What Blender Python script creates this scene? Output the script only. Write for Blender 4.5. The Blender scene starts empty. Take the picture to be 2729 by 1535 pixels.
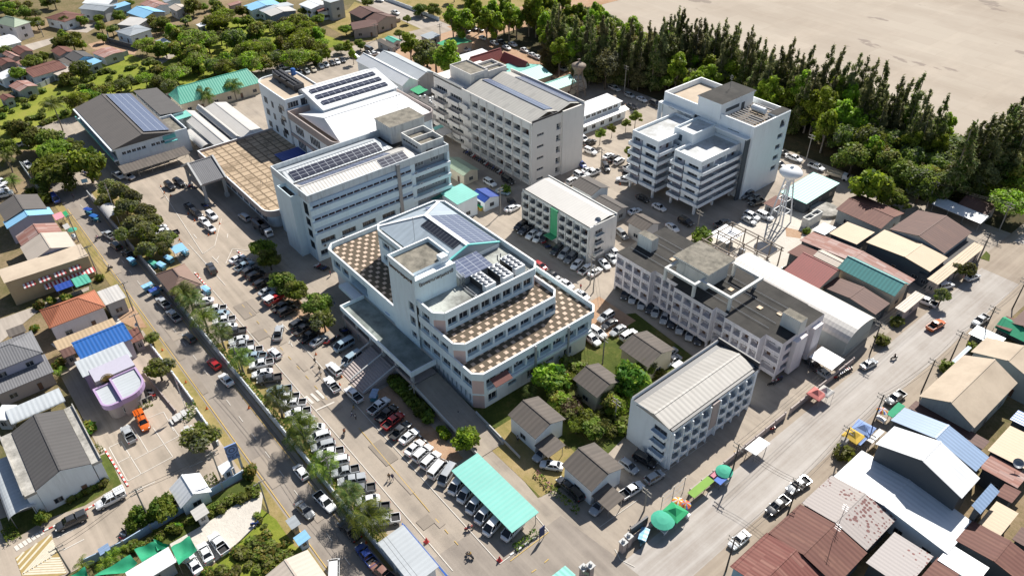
import bpy,bmesh,math,random
from mathutils import Vector,Matrix
random.seed(11)
scene=bpy.context.scene
COL=scene.collection
PI=math.pi
rad=math.radians
# ------------------------------------------------------------------ camera model
PW,PH,FOC=2729.0,1535.0,2060.0
CAM=Vector((87.49,-64.20,115.0))
_th,_ro,_ya=rad(37.22),rad(-0.47),rad(50.5)
def _rot(v):
    c,s=math.cos(_ya),math.sin(_ya)
    return Vector((c*v[0]-s*v[1],s*v[0]+c*v[1],v[2]))
_fw=_rot((0,math.cos(_th),-math.sin(_th)))
_up=_rot((0,math.sin(_th),math.cos(_th)))
_rt=_rot((1,0,0))
_R=_rt*math.cos(_ro)+_up*math.sin(_ro)
_U=_up*math.cos(_ro)-_rt*math.sin(_ro)
def un(x,y,z=0.0):
    """survey: photograph pixel -> real point at height z"""
    d=_R*((x-PW/2)/FOC)-_U*((y-PH/2)/FOC)+_fw
    t=(z-CAM.z)/d.z
    return CAM+d*t
_TX,_TY=(0,680,1360,2029),(0,380,760,1135)
def G(p,z=0.0):
    if len(p)==2:return Vector((p[0],p[1],z))
    c,r,x,y=p
    return un(_TX[c]+x/3.623,_TY[r]+y/3.623,z)
cd=bpy.data.cameras.new('camera');cam=bpy.data.objects.new('camera',cd);COL.objects.link(cam)
m=Matrix((_R,_U,-_fw)).transposed().to_4x4();m.translation=CAM
cam.matrix_world=m
cd.sensor_width=36.0;cd.lens=36.0*FOC/PW;cd.clip_end=4000;cd.clip_start=1
scene.camera=cam
# ------------------------------------------------------------------ light
SUN_EL,SUN_AZ=rad(46.5),rad(111)
w=bpy.data.worlds.new('World');scene.world=w;w.use_nodes=True
nt=w.node_tree;nt.nodes.clear()
sky=nt.nodes.new('ShaderNodeTexSky');sky.sky_type='NISHITA';sky.sun_disc=False
sky.sun_elevation=SUN_EL;sky.sun_rotation=PI/2-SUN_AZ
bg=nt.nodes.new('ShaderNodeBackground');bg.inputs[1].default_value=0.065
wo=nt.nodes.new('ShaderNodeOutputWorld')
nt.links.new(sky.outputs[0],bg.inputs[0]);nt.links.new(bg.outputs[0],wo.inputs[0])
sl=bpy.data.lights.new('sun','SUN');sl.energy=4.8;sl.angle=rad(0.53);sl.color=(1,0.955,0.88)
so=bpy.data.objects.new('sun',sl);COL.objects.link(so)
sd=Vector((math.cos(SUN_EL)*math.cos(SUN_AZ),math.cos(SUN_EL)*math.sin(SUN_AZ),math.sin(SUN_EL)))
so.rotation_euler=(-sd).to_track_quat('-Z','Y').to_euler()
so.location=(0,60,200)
scene.view_settings.view_transform='Standard';scene.view_settings.look='None'
scene.view_settings.exposure=0.55;scene.view_settings.gamma=1.0
scene.render.engine='CYCLES'
scene.cycles.max_bounces=6;scene.cycles.diffuse_bounces=3;scene.cycles.glossy_bounces=3
# ------------------------------------------------------------------ materials
MATS={}
def _nodes(name):
    m=bpy.data.materials.new(name);m.use_nodes=True
    nt=m.node_tree;b=nt.nodes['Principled BSDF']
    return m,nt,b
def N(nt,t,**kw):
    n=nt.nodes.new(t)
    for k,v in kw.items():
        if k.startswith('i_'):n.inputs[int(k[2:])].default_value=v
        else:setattr(n,k,v)
    return n
def c4(c):return(c[0],c[1],c[2],1)
def coords(nt,scale=(1,1,1),rot=(0,0,0)):
    tc=N(nt,'ShaderNodeTexCoord');mp=N(nt,'ShaderNodeMapping')
    mp.inputs['Scale'].default_value=scale;mp.inputs['Rotation'].default_value=rot
    nt.links.new(tc.outputs['Object'],mp.inputs[0]);return mp.outputs[0]
def noise(nt,co,scale,detail=4,rough=.6):
    n=N(nt,'ShaderNodeTexNoise');n.inputs['Scale'].default_value=scale
    n.inputs['Detail'].default_value=detail;n.inputs['Roughness'].default_value=rough
    nt.links.new(co,n.inputs['Vector']);return n.outputs[0]
def ramp(nt,fac,stops):
    r=N(nt,'ShaderNodeValToRGB');e=r.color_ramp.elements
    while len(e)<len(stops):e.new(.5)
    for k,(p,c) in enumerate(stops):e[k].position=p;e[k].color=c4(c) if len(c)==3 else c
    nt.links.new(fac,r.inputs[0]);return r.outputs[0]
def mix(nt,fac,a,b,typ='MIX'):
    x=N(nt,'ShaderNodeMix',data_type='RGBA',blend_type=typ)
    for i,v in((0,fac),(6,a),(7,b)):
        if hasattr(v,'links') or hasattr(v,'is_linked'):nt.links.new(v,x.inputs[i])
        else:x.inputs[i].default_value=v if i==0 else c4(v)
    return x.outputs[2]
def math_(nt,op,a,b=None,c=None):
    x=N(nt,'ShaderNodeMath',operation=op)
    for i,v in enumerate((a,b,c)):
        if v is None:continue
        if hasattr(v,'is_linked'):nt.links.new(v,x.inputs[i])
        else:x.inputs[i].default_value=v
    return x.outputs[0]
def sep(nt,co):
    s=N(nt,'ShaderNodeSeparateXYZ');nt.links.new(co,s.inputs[0]);return s.outputs
def bump(nt,b,h,strength=.3,dist=.05):
    x=N(nt,'ShaderNodeBump');x.inputs['Strength'].default_value=strength;x.inputs['Distance'].default_value=dist
    nt.links.new(h,x.inputs['Height']);nt.links.new(x.outputs[0],b.inputs['Normal'])
def mul(c,k):return tuple(min(1,x*k) for x in c)
def plain(name,c,rough=.7,var=.12,scale=.6,metal=0.0,coat=0.0,spec=.5):
    """a surface with soft mottling"""
    if name in MATS:return MATS[name]
    m,nt,b=_nodes(name)
    co=coords(nt)
    f=noise(nt,co,scale,5)
    f2=noise(nt,co,scale*9,3)
    a=mix(nt,f,mul(c,1-var),mul(c,1+var))
    a=mix(nt,math_(nt,'MULTIPLY',f2,var*.9),a,mul(c,.55))
    nt.links.new(a,b.inputs['Base Color'])
    b.inputs['Roughness'].default_value=rough;b.inputs['Metallic'].default_value=metal
    b.inputs['Coat Weight'].default_value=coat;b.inputs['Specular IOR Level'].default_value=spec
    MATS[name]=m;return m
def wall(name,c,stain=.25,dark=(.09,.09,.085),rough=.75):
    """painted render with rain streaks and soot"""
    if name in MATS:return MATS[name]
    m,nt,b=_nodes(name)
    co=coords(nt);st=coords(nt,(1,1,.13))
    f=noise(nt,co,.25,5);g=noise(nt,st,1.1,6,.7);h=noise(nt,co,.12,3)
    base=mix(nt,f,mul(c,.93),mul(c,1.04))
    k=ramp(nt,g,[(.48,(0,0,0)),(.85,(1,1,1))])
    k=math_(nt,'MULTIPLY',k,ramp(nt,h,[(.35,(.15,.15,.15)),(.65,(1,1,1))]))
    base=mix(nt,math_(nt,'MULTIPLY',k,stain),base,dark)
    nt.links.new(base,b.inputs['Base Color']);b.inputs['Roughness'].default_value=rough
    MATS[name]=m;return m
def sheet(name,c,c2=None,pitch=.8,patch=0.0,rough=.5,metal=0.0,dirt=.25,contrast=.25,panels=True,spec=.5):
    """corrugated metal or fibre-cement sheets; ribs run down the slope (local y)"""
    if name in MATS:return MATS[name]
    m,nt,b=_nodes(name)
    co=coords(nt);s=sep(nt,co)
    rib=math_(nt,'SINE',math_(nt,'MULTIPLY',s[0],2*PI/pitch))
    rib=math_(nt,'MULTIPLY_ADD',rib,.5,.5)
    f=noise(nt,co,.22,5);st=noise(nt,coords(nt,(1,.12,.12)),1.3,5,.7)
    c2=c2 or mul(c,.72)
    base=mix(nt,ramp(nt,f,[(.3,(0,0,0)),(.7,(1,1,1))]),mul(c,.95),mul(c,1.06))
    if panels:
        bt=N(nt,'ShaderNodeTexBrick');bt.offset=.5;bt.inputs['Scale'].default_value=1
        bt.inputs['Brick Width'].default_value=pitch*1.05;bt.inputs['Row Height'].default_value=2.6
        bt.inputs['Mortar Size'].default_value=.025;bt.inputs['Bias'].default_value=0
        bt.inputs['Color1'].default_value=(0,0,0,1);bt.inputs['Color2'].default_value=(1,1,1,1);bt.inputs['Mortar'].default_value=(.3,.3,.3,1)
        nt.links.new(co,bt.inputs[0])
        pk=ramp(nt,bt.outputs[0],[(max(0,.80-patch),(0,0,0)),(.98,(1,1,1))])
        base=mix(nt,math_(nt,'MULTIPLY',pk,.25+patch),base,c2)
    base=mix(nt,math_(nt,'MULTIPLY',ramp(nt,st,[(.45,(0,0,0)),(.75,(1,1,1))]),dirt),base,c2)
    base=mix(nt,math_(nt,'MULTIPLY',rib,contrast),base,mul(c,.45))
    nt.links.new(base,b.inputs['Base Color'])
    bump(nt,b,rib,.5,.06)
    b.inputs['Roughness'].default_value=rough;b.inputs['Metallic'].default_value=metal;b.inputs['Specular IOR Level'].default_value=spec
    MATS[name]=m;return m
def concrete(name,c,dark,scale=.12,amt=.6,rough=.85,slab=0.0,stain=None):
    """weathered slab: patches, blotches, optional joints"""
    if name in MATS:return MATS[name]
    m,nt,b=_nodes(name)
    co=coords(nt)
    f=noise(nt,co,scale,7,.65);g=noise(nt,co,scale*7,5,.7)
    base=mix(nt,math_(nt,'MULTIPLY',ramp(nt,f,[(.38,(0,0,0)),(.68,(1,1,1))]),amt),c,dark)
    base=mix(nt,math_(nt,'MULTIPLY',ramp(nt,g,[(.5,(0,0,0)),(.75,(1,1,1))]),amt*.5),base,dark)
    if stain:
        h=noise(nt,co,scale*2.2,6,.7)
        base=mix(nt,ramp(nt,h,[(.52,(0,0,0)),(.58,(1,1,1))]),base,stain)
    if slab:
        bt=N(nt,'ShaderNodeTexBrick');bt.offset=0;bt.inputs['Scale'].default_value=1
        bt.inputs['Brick Width'].default_value=slab;bt.inputs['Row Height'].default_value=slab
        bt.inputs['Mortar Size'].default_value=.035;bt.inputs['Color1'].default_value=(.86,.86,.86,1)
        bt.inputs['Color2'].default_value=(1,1,1,1);bt.inputs['Mortar'].default_value=(.6,.6,.6,1)
        nt.links.new(co,bt.inputs[0]);base=mix(nt,1.0,base,bt.outputs[0],'MULTIPLY')
    nt.links.new(base,b.inputs['Base Color']);b.inputs['Roughness'].default_value=rough
    b.inputs['Specular IOR Level'].default_value=.25
    MATS[name]=m;return m
def paver(name,base_c,tile_c,sx,sy,fx=.7,fy=.7,checker=True,dark=(.05,.04,.03)):
    """pale paving squares set in a brown roof terrace"""
    m,nt,b=_nodes(name)
    co=coords(nt);s=sep(nt,co)
    ux=math_(nt,'DIVIDE',s[0],sx);uy=math_(nt,'DIVIDE',s[1],sy)
    def inside(u,f):
        fr=math_(nt,'FRACT',u)
        return math_(nt,'LESS_THAN',math_(nt,'ABSOLUTE',math_(nt,'SUBTRACT',fr,.5)),f/2)
    k=math_(nt,'MULTIPLY',inside(ux,fx),inside(uy,fy))
    if checker:
        par=math_(nt,'FRACT',math_(nt,'MULTIPLY',math_(nt,'ADD',math_(nt,'FLOOR',ux),math_(nt,'FLOOR',uy)),.5))
        k=math_(nt,'MULTIPLY',k,math_(nt,'LESS_THAN',math_(nt,'ABSOLUTE',par),.25))
    f=noise(nt,co,.35,6,.7);g=noise(nt,co,3,4)
    bc=mix(nt,f,mul(base_c,.7),mul(base_c,1.35));bc=mix(nt,math_(nt,'MULTIPLY',g,.35),bc,dark)
    tcol=mix(nt,math_(nt,'MULTIPLY',g,.3),tile_c,mul(tile_c,.7))
    dirt=ramp(nt,noise(nt,co,.18,5,.7),[(.50,(0,0,0)),(.62,(.8,.8,.8))]if not checker else[(.56,(0,0,0)),(.70,(.75,.75,.75))])
    tcol=mix(nt,dirt,tcol,bc)
    nt.links.new(mix(nt,k,bc,tcol),b.inputs['Base Color']);b.inputs['Roughness'].default_value=.85
    MATS[name]=m;return m
def solar(name,c,line,pw=1.05,ph=2.05):
    m,nt,b=_nodes(name)
    co=coords(nt);s=sep(nt,co)
    def edge(u,p,t):
        fr=math_(nt,'FRACT',math_(nt,'DIVIDE',u,p))
        return math_(nt,'GREATER_THAN',math_(nt,'ABSOLUTE',math_(nt,'SUBTRACT',fr,.5)),.5-t/p)
    k=math_(nt,'MAXIMUM',edge(s[0],pw,.05),edge(s[1],ph,.07))
    nt.links.new(mix(nt,k,c,line),b.inputs['Base Color'])
    b.inputs['Roughness'].default_value=.22;b.inputs['Specular IOR Level'].default_value=.6
    MATS[name]=m;return m
def leafmat(name,c,c2,var=.35):
    m,nt,b=_nodes(name)
    oi=N(nt,'ShaderNodeObjectInfo');co=coords(nt)
    f=noise(nt,co,.45,3)
    a=mix(nt,ramp(nt,f,[(.35,(0,0,0)),(.68,(1,1,1))]),c,c2)
    hs=N(nt,'ShaderNodeHueSaturation')
    nt.links.new(math_(nt,'MULTIPLY_ADD',oi.outputs['Random'],.05,.475),hs.inputs['Hue'])
    nt.links.new(math_(nt,'MULTIPLY_ADD',oi.outputs['Random'],var*2,1-var),hs.inputs['Value'])
    nt.links.new(a,hs.inputs['Color']);nt.links.new(hs.outputs[0],b.inputs['Base Color'])
    b.inputs['Roughness'].default_value=.55;b.inputs['Specular IOR Level'].default_value=.3
    b.inputs['Subsurface Weight'].default_value=0
    tr=N(nt,'ShaderNodeBsdfTranslucent');nt.links.new(hs.outputs[0],tr.inputs[0])
    mx=N(nt,'ShaderNodeMixShader');mx.inputs[0].default_value=.5
    out=nt.nodes['Material Output']
    nt.links.new(b.outputs[0],mx.inputs[1]);nt.links.new(tr.outputs[0],mx.inputs[2]);nt.links.new(mx.outputs[0],out.inputs[0])
    MATS[name]=m;return m
def groundmat(name,cols,scale=.05,rough=.95,fine=1.2):
    """cols: stops low->high of a broad noise, broken up by a fine one"""
    m,nt,b=_nodes(name)
    co=coords(nt)
    f=noise(nt,co,scale,8,.68);g=noise(nt,co,fine,6,.75)
    f=math_(nt,'ADD',math_(nt,'MULTIPLY',f,.7),math_(nt,'MULTIPLY',g,.3))
    n=len(cols)
    col=ramp(nt,f,[(.32+.36*i/(n-1),c) for i,c in enumerate(cols)])
    nt.links.new(col,b.inputs['Base Color']);b.inputs['Roughness'].default_value=rough
    b.inputs['Specular IOR Level'].default_value=.15
    bump(nt,b,g,.6,.25)
    MATS[name]=m;return m
def roadmat(name,c,dark,streak_axis=1,wear=None):
    """asphalt or concrete road with tyre-polished streaks along its length"""
    m,nt,b=_nodes(name)
    co=coords(nt)
    sc=(1,.035,1) if streak_axis==1 else(.035,1,1)
    st=noise(nt,coords(nt,sc),.55,5,.65);f=noise(nt,co,.11,7,.7);g=noise(nt,co,2.2,4,.7)
    base=mix(nt,ramp(nt,f,[(.38,(0,0,0)),(.68,(1,1,1))]),c,dark)
    base=mix(nt,math_(nt,'MULTIPLY',ramp(nt,st,[(.4,(0,0,0)),(.66,(1,1,1))]),.55),base,wear or mul(c,1.3))
    base=mix(nt,math_(nt,'MULTIPLY',g,.22),base,mul(dark,.6))
    nt.links.new(base,b.inputs['Base Color']);b.inputs['Roughness'].default_value=.85;b.inputs['Specular IOR Level'].default_value=.25
    MATS[name]=m;return m
# ------------------------------------------------------------------ meshes
class MB:
    def __init__(s):s.v=[];s.f=[];s.m=[]
    def face(s,pts,m=0):
        i=len(s.v);s.v+=[tuple(p) for p in pts];s.f.append(tuple(range(i,i+len(pts))));s.m.append(m)
    def box(s,x0,x1,y0,y1,z0,z1,m=0,top=None,skip=''):
        if x0>x1:x0,x1=x1,x0
        if y0>y1:y0,y1=y1,y0
        P=[(x0,y0,z0),(x1,y0,z0),(x1,y1,z0),(x0,y1,z0),(x0,y0,z1),(x1,y0,z1),(x1,y1,z1),(x0,y1,z1)]
        for k,q in(('b',(3,2,1,0)),('t',(4,5,6,7)),('s',(0,1,5,4)),('e',(1,2,6,5)),('n',(2,3,7,6)),('w',(3,0,4,7))):
            if k in skip:continue
            s.face([P[i]for i in q],top if(k=='t' and top is not None) else m)
    def prism(s,pts,z0,z1,m=0,top=None,bottom=True):
        n=len(pts)
        s.face([(p[0],p[1],z1) for p in pts],m if top is None else top)
        if bottom:s.face([(p[0],p[1],z0) for p in reversed(pts)],m)
        for i in range(n):
            a,b=pts[i],pts[(i+1)%n]
            s.face([(a[0],a[1],z0),(b[0],b[1],z0),(b[0],b[1],z1),(a[0],a[1],z1)],m)
    def tube(s,p,q,r,n=8,r2=None,m=0,cap=True):
        p,q=Vector(p),Vector(q);d=(q-p).normalized()
        a=d.orthogonal().normalized();b=d.cross(a);r2=r if r2 is None else r2
        A=[p+(a*math.cos(2*PI*i/n)+b*math.sin(2*PI*i/n))*r for i in range(n)]
        B=[q+(a*math.cos(2*PI*i/n)+b*math.sin(2*PI*i/n))*r2 for i in range(n)]
        for i in range(n):s.face([A[i],A[(i+1)%n],B[(i+1)%n],B[i]],m)
        if cap:s.face(list(reversed(A)),m);s.face(B,m)
    def bar(s,p,q,w,h,m=0):
        p,q=Vector(p),Vector(q);d=(q-p).normalized()
        up=Vector((0,0,1)) if abs(d.z)<.95 else Vector((1,0,0))
        a=d.cross(up).normalized()*(w/2);b=a.cross(d).normalized()*(h/2)
        A=[p-a-b,p+a-b,p+a+b,p-a+b];B=[x+(q-p) for x in A]
        for i in range(4):s.face([A[i],A[(i+1)%4],B[(i+1)%4],B[i]],m)
        s.face(A[::-1],m);s.face(B,m)
    def lathe(s,cx,cy,prof,n=20,m=0):
        for(r0,z0),(r1,z1) in zip(prof,prof[1:]):
            for i in range(n):
                a,b=2*PI*i/n,2*PI*(i+1)/n
                q=[(cx+r0*math.cos(a),cy+r0*math.sin(a),z0),(cx+r0*math.cos(b),cy+r0*math.sin(b),z0),
                     (cx+r1*math.cos(b),cy+r1*math.sin(b),z1),(cx+r1*math.cos(a),cy+r1*math.sin(a),z1)]
                if r0<1e-4:q=[q[0],q[2],q[3]]
                elif r1<1e-4:q=q[:3]
                s.face(q,m)
    def loft(s,rings,m=0,cap=True,mat_of=None):
        for k in range(len(rings)-1):
            A,B=rings[k],rings[k+1];n=len(A)
            for i in range(n):
                s.face([A[i],A[(i+1)%n],B[(i+1)%n],B[i]],mat_of(k,i) if mat_of else m)
        if cap:s.face(rings[0][::-1],m);s.face(rings[-1],m)
    def facade(s,p0,d,L,z0,z1,holes=(),depth=.35,m=0,mr=None,x0=0.0):
        """a wall from p0 along d (outside on its right hand), with real openings"""
        n=(d[1],-d[0])
        mr=m if mr is None else mr
        def P(x,z,k=0.0):return(p0[0]+d[0]*x-n[0]*k,p0[1]+d[1]*x-n[1]*k,z)
        hs=[h for h in holes if h[1]>h[0]and h[3]>h[2]]
        xs=sorted({x0,L}|{round(h[i],4) for h in hs for i in(0,1)})
        zs=sorted({z0,z1}|{round(h[i],4) for h in hs for i in(2,3)})
        for a,b in zip(xs,xs[1:]):
            run=None
            for c,e in zip(zs,zs[1:]):
                mx,mz=(a+b)/2,(c+e)/2
                inh=any(h[0]<mx<h[1]and h[2]<mz<h[3]for h in hs)
                if not inh:run=(run[0],e) if run else(c,e)
                if(inh or e==zs[-1]) and run:
                    s.face([P(a,run[0]),P(b,run[0]),P(b,run[1]),P(a,run[1])],m);run=None
        for h in hs:
            a,b,c,e=h[:4];dp=h[4]if len(h)>4 else depth
            s.face([P(a,c),P(b,c),P(b,c,dp),P(a,c,dp)],mr);s.face([P(a,e,dp),P(b,e,dp),P(b,e),P(a,e)],mr)
            s.face([P(a,c),P(a,c,dp),P(a,e,dp),P(a,e)],mr);s.face([P(b,c,dp),P(b,c),P(b,e),P(b,e,dp)],mr)
    def mesh(s,name,mats,off=(0,0,0),smooth=False,merge=False):
        me=bpy.data.meshes.new(name)
        o=off
        me.from_pydata([(p[0]-o[0],p[1]-o[1],p[2]-o[2]) for p in s.v],[],s.f)
        for x in mats:me.materials.append(x)
        if len(mats)>1:me.polygons.foreach_set('material_index',s.m)
        if merge or smooth:
            bm=bmesh.new();bm.from_mesh(me);bmesh.ops.remove_doubles(bm,verts=bm.verts,dist=1e-4)
            bmesh.ops.recalc_face_normals(bm,faces=bm.faces);bm.to_mesh(me);bm.free()
        if smooth:me.polygons.foreach_set('use_smooth',[True]*len(me.polygons))
        me.update();return me
    def obj(s,name,mats,parent=None,smooth=False,merge=False,off=None,loc=None):
        if not isinstance(mats,(list,tuple)):mats=[mats]
        if off is None:off=parent.location if(parent is not None and loc is None) else(0,0,0)
        me=s.mesh(name,mats,off,smooth,merge)
        o=bpy.data.objects.new(name,me);COL.objects.link(o)
        if parent:o.parent=parent
        if loc is not None:o.location=loc
        return o
def tag(o,label=None,cat=None,group=None,kind=None):
    if label:o['label']=label
    if cat:o['category']=cat
    if group:o['group']=group
    if kind:o['kind']=kind
    return o
def thing(name,label,cat,loc=(0,0,0),rz=0.0,group=None):
    o=bpy.data.objects.new(name,None);COL.objects.link(o)
    o.location=loc;o.rotation_euler=(0,0,rz);o.empty_display_size=.5
    return tag(o,label,cat,group)
def part(name,me,parent,loc=(0,0,0),rz=0.0):
    o=bpy.data.objects.new(name,me);COL.objects.link(o);o.parent=parent
    o.location=loc;o.rotation_euler=(0,0,rz)
    for k in(PANE.get(me.name),):
        if k:part(k.name.split('.')[0],k,o)
    return o
ORD=['first','second','third','fourth','fifth','sixth','seventh','eighth','ninth','tenth','eleventh','twelfth','thirteenth','fourteenth','fifteenth',
       'sixteenth','seventeenth','eighteenth','nineteenth','twentieth','twenty-first','twenty-second','twenty-third','twenty-fourth','twenty-fifth','twenty-sixth','twenty-seventh','twenty-eighth']
_WIN={};PANE={}
def win_mesh(w,h,mull=2,rows=1,frame='frame_white',glass='glass_dark',style='win'):
    key=(round(w,2),round(h,2),mull,rows,frame,glass,style)
    if key in _WIN:return _WIN[key]
    b=MB();t=.07
    g=MB();g.face([(0,.02,0),(w,.02,0),(w,.02,h),(0,.02,h)])
    for x in[0]+[w*i/mull for i in range(1,mull)]+[w]:
        xx=min(max(x,t/2),w-t/2);b.box(xx-t/2,xx+t/2,-.035,.018,0,h,0)
    for z in[0]+[h*i/rows for i in range(1,rows)]+[h]:
        zz=min(max(z,t/2),h-t/2);b.box(0.001,w-.001,-.03,.016,zz-t/2,zz+t/2,0)
    _WIN[key]=b.mesh('window',[MATS[frame]]);PANE[_WIN[key].name]=g.mesh('pane',[MATS[glass]]);return _WIN[key]
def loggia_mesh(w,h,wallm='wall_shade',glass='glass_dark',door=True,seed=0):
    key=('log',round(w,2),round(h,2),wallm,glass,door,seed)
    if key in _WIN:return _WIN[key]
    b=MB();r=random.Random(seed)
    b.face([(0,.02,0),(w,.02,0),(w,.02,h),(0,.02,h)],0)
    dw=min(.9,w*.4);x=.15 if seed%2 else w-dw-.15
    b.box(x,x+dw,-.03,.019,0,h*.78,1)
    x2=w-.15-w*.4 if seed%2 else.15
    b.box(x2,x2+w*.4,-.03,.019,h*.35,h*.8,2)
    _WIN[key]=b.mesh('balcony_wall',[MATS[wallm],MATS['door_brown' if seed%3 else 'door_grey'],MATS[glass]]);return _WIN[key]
def put_windows(parent,p0,d,holes,depth,name='window',maker=None):
    n=(d[1],-d[0]);rz=math.atan2(d[1],d[0]);L=parent.location
    for k,h in enumerate(holes):
        dp=h[4]if len(h)>4 else depth
        me=maker(h[1]-h[0],h[3]-h[2],k)
        part(name,me,parent,(p0[0]+d[0]*h[0]-n[0]*dp-L.x,p0[1]+d[1]*h[0]-n[1]*dp-L.y,h[2]-L.z),rz)
def grid(s0,pitch,n,w,z0,fl,nf,h):
    return[(s0+i*pitch,s0+i*pitch+w,z0+j*fl,z0+j*fl+h) for j in range(nf) for i in range(n)]
EX,EY,WX,WY=(1,0),(0,1),(-1,0),(0,-1)
# ------------------------------------------------------------------ palette
plain('frame_white',(.72,.73,.73),.5);plain('frame_grey',(.32,.33,.34),.5);plain('frame_dark',(.06,.06,.065),.5);plain('frame_red',(.22,.05,.04),.6)
def glassmat(name,c,rough=.12):
    m,nt,b=_nodes(name);co=coords(nt)
    f=noise(nt,co,.8,2)
    oi=N(nt,'ShaderNodeObjectInfo');cur=ramp(nt,oi.outputs['Random'],[(.62,(0,0,0)),(.95,(.55,.55,.55))]);half=math_(nt,'GREATER_THAN',math_(nt,'FRACT',math_(nt,'MULTIPLY',sep(nt,co)[0],.9)),.5)
    nt.links.new(mix(nt,math_(nt,'MULTIPLY',cur,half) if 'car' not in name else 0.0,mix(nt,f,mul(c,.6),mul(c,1.6)),(.30,.28,.25)),b.inputs['Base Color'])
    b.inputs['Roughness'].default_value=rough;b.inputs['Specular IOR Level'].default_value=.55;MATS[name]=m
glassmat('glass_dark',(.022,.027,.036));glassmat('glass_blue',(.05,.09,.13));glassmat('glass_curtain',(.19,.17,.15),.3);glassmat('glass_car',(.012,.014,.017),.06)
wall('wall_white',(.80,.85,.88),.36,(.2,.2,.19));wall('wall_blue',(.70,.82,.87),.42,(.19,.21,.21));wall('wall_stained',(.60,.64,.66),1.0,(.12,.12,.11));wall('wall_band_blue',(.42,.54,.68),.25)
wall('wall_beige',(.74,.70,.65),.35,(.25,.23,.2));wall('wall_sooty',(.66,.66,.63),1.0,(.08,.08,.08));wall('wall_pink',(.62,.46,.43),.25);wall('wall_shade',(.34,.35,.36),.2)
wall('wall_cream',(.60,.52,.40),.4);wall('wall_lilac',(.44,.42,.50),.3);wall('wall_purple',(.42,.30,.48),.15);wall('wall_grey',(.42,.43,.44),.5)
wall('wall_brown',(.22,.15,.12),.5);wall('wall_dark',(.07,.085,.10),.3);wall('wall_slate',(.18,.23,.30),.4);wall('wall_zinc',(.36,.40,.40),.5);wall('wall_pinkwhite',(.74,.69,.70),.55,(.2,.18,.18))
wall('wall_ochre',(.46,.36,.22),.35);wall('wall_taupe',(.40,.34,.32),.4);wall('wall_skyblue',(.30,.52,.66),.3)
plain('cap_white',(.80,.82,.83),.55,.06);plain('cap_grey',(.5,.5,.49),.7);plain('door_brown',(.14,.075,.05),.6);plain('door_grey',(.3,.31,.33),.6)
plain('steel_dark',(.045,.045,.05),.5,metal=.3);plain('steel_grey',(.30,.31,.33),.4,metal=.5);plain('steel_white',(.7,.72,.74),.45);plain('rust_steel',(.17,.075,.045),.8)
plain('blue_fascia',(.02,.09,.30),.5);plain('teal_paint',(.16,.52,.50),.5);plain('pole_concrete',(.30,.28,.25),.9);plain('pole_dark',(.06,.055,.05),.9);plain('wire_black',(.02,.02,.02),.7)
plain('rubber',(.018,.018,.018),.85);plain('rim',(.35,.36,.38),.3,metal=.7);plain('lamp_white',(.8,.8,.78),.15);plain('lamp_red',(.4,.012,.01),.2)
plain('red_floor',(.15,.06,.05),.8);plain('letter_brown',(.16,.12,.10),.6);plain('soil',(.30,.20,.12),.95)
concrete('roof_deck',(.48,.46,.42),(.13,.125,.11),.35,.9);concrete('roof_lichen',(.27,.245,.20),(.09,.085,.07),.5,.9);concrete('roof_black',(.060,.056,.051),(.030,.029,.027),.3,.8,slab=3.0)
concrete('deck_white',(.66,.68,.69),(.26,.245,.215),.16,.75,stain=None);concrete('roof_tan',(.52,.43,.33),(.36,.29,.22),.2,.6);concrete('roof_pale',(.48,.50,.46),(.14,.14,.13),.22,.95)
concrete('roof_mossy',(.27,.30,.28),(.10,.11,.10),.25,.9)
paver('paver_b',(.105,.078,.05),(.58,.44,.34),1.5,1.04,.60,.80);paver('paver_d',(.19,.135,.08),(.45,.34,.23),2.6,2.6,.82,.82,False)
solar('solar_navy',(.018,.022,.045),(.35,.37,.40));solar('solar_flat',(.10,.12,.19),(.34,.37,.43));solar('solar_dark',(.02,.022,.03),(.14,.15,.16),1.1,2.2)
R={}
def rs(k,*a,**kw):R[k]=sheet('roof_'+k,*a,**kw)
rs('white',(.70,.71,.72),(.45,.45,.45),1.0,0,.45,0,.10,.06,panels=False);rs('offwhite',(.52,.50,.47),(.5,.46,.42),.9,0,.5,0,.2,.12,panels=False)
rs('greywhite',(.46,.49,.51),(.3,.31,.32),.9,0,.45,0,.25,.12,panels=False);rs('zinc',(.40,.43,.45),(.25,.25,.25),.9,.1,.4,.2,.35,.2)
rs('grey',(.125,.112,.104),(.10,.095,.09),1.0,.15,.85,0,.35,.3);rs('greydark',(.095,.09,.088),(.075,.07,.07),1.0,.1,.85,0,.4,.25);rs('asbestos',(.135,.115,.10),(.08,.072,.066),1.0,.2,.9,0,.5,.3)
rs('rust',(.135,.05,.036),(.23,.11,.075),.85,.12,.75,0,.45,.25);rs('rustbrown',(.105,.050,.039),(.18,.09,.065),.85,.06,.7,0,.4,.22);rs('rustpale',(.27,.12,.09),(.46,.36,.33),.85,.5,.75,0,.5,.22)
rs('redbrown',(.25,.055,.048),(.16,.04,.035),.6,.05,.65,0,.25,.3);rs('brick',(.16,.045,.034),(.30,.15,.115),.7,.35,.75,0,.5,.25)
rs('tan',(.44,.30,.185),(.35,.24,.15),.8,.04,.6,0,.35,.12);rs('fangrey',(.40,.385,.35),(.22,.215,.2),1.1,.1,.55,0,.3,.2);rs('cream',(.45,.335,.21),(.36,.27,.17),.8,.02,.55,0,.2,.14);rs('beige',(.50,.43,.36),(.4,.34,.28),.9,.03,.6,0,.25,.12)
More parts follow.
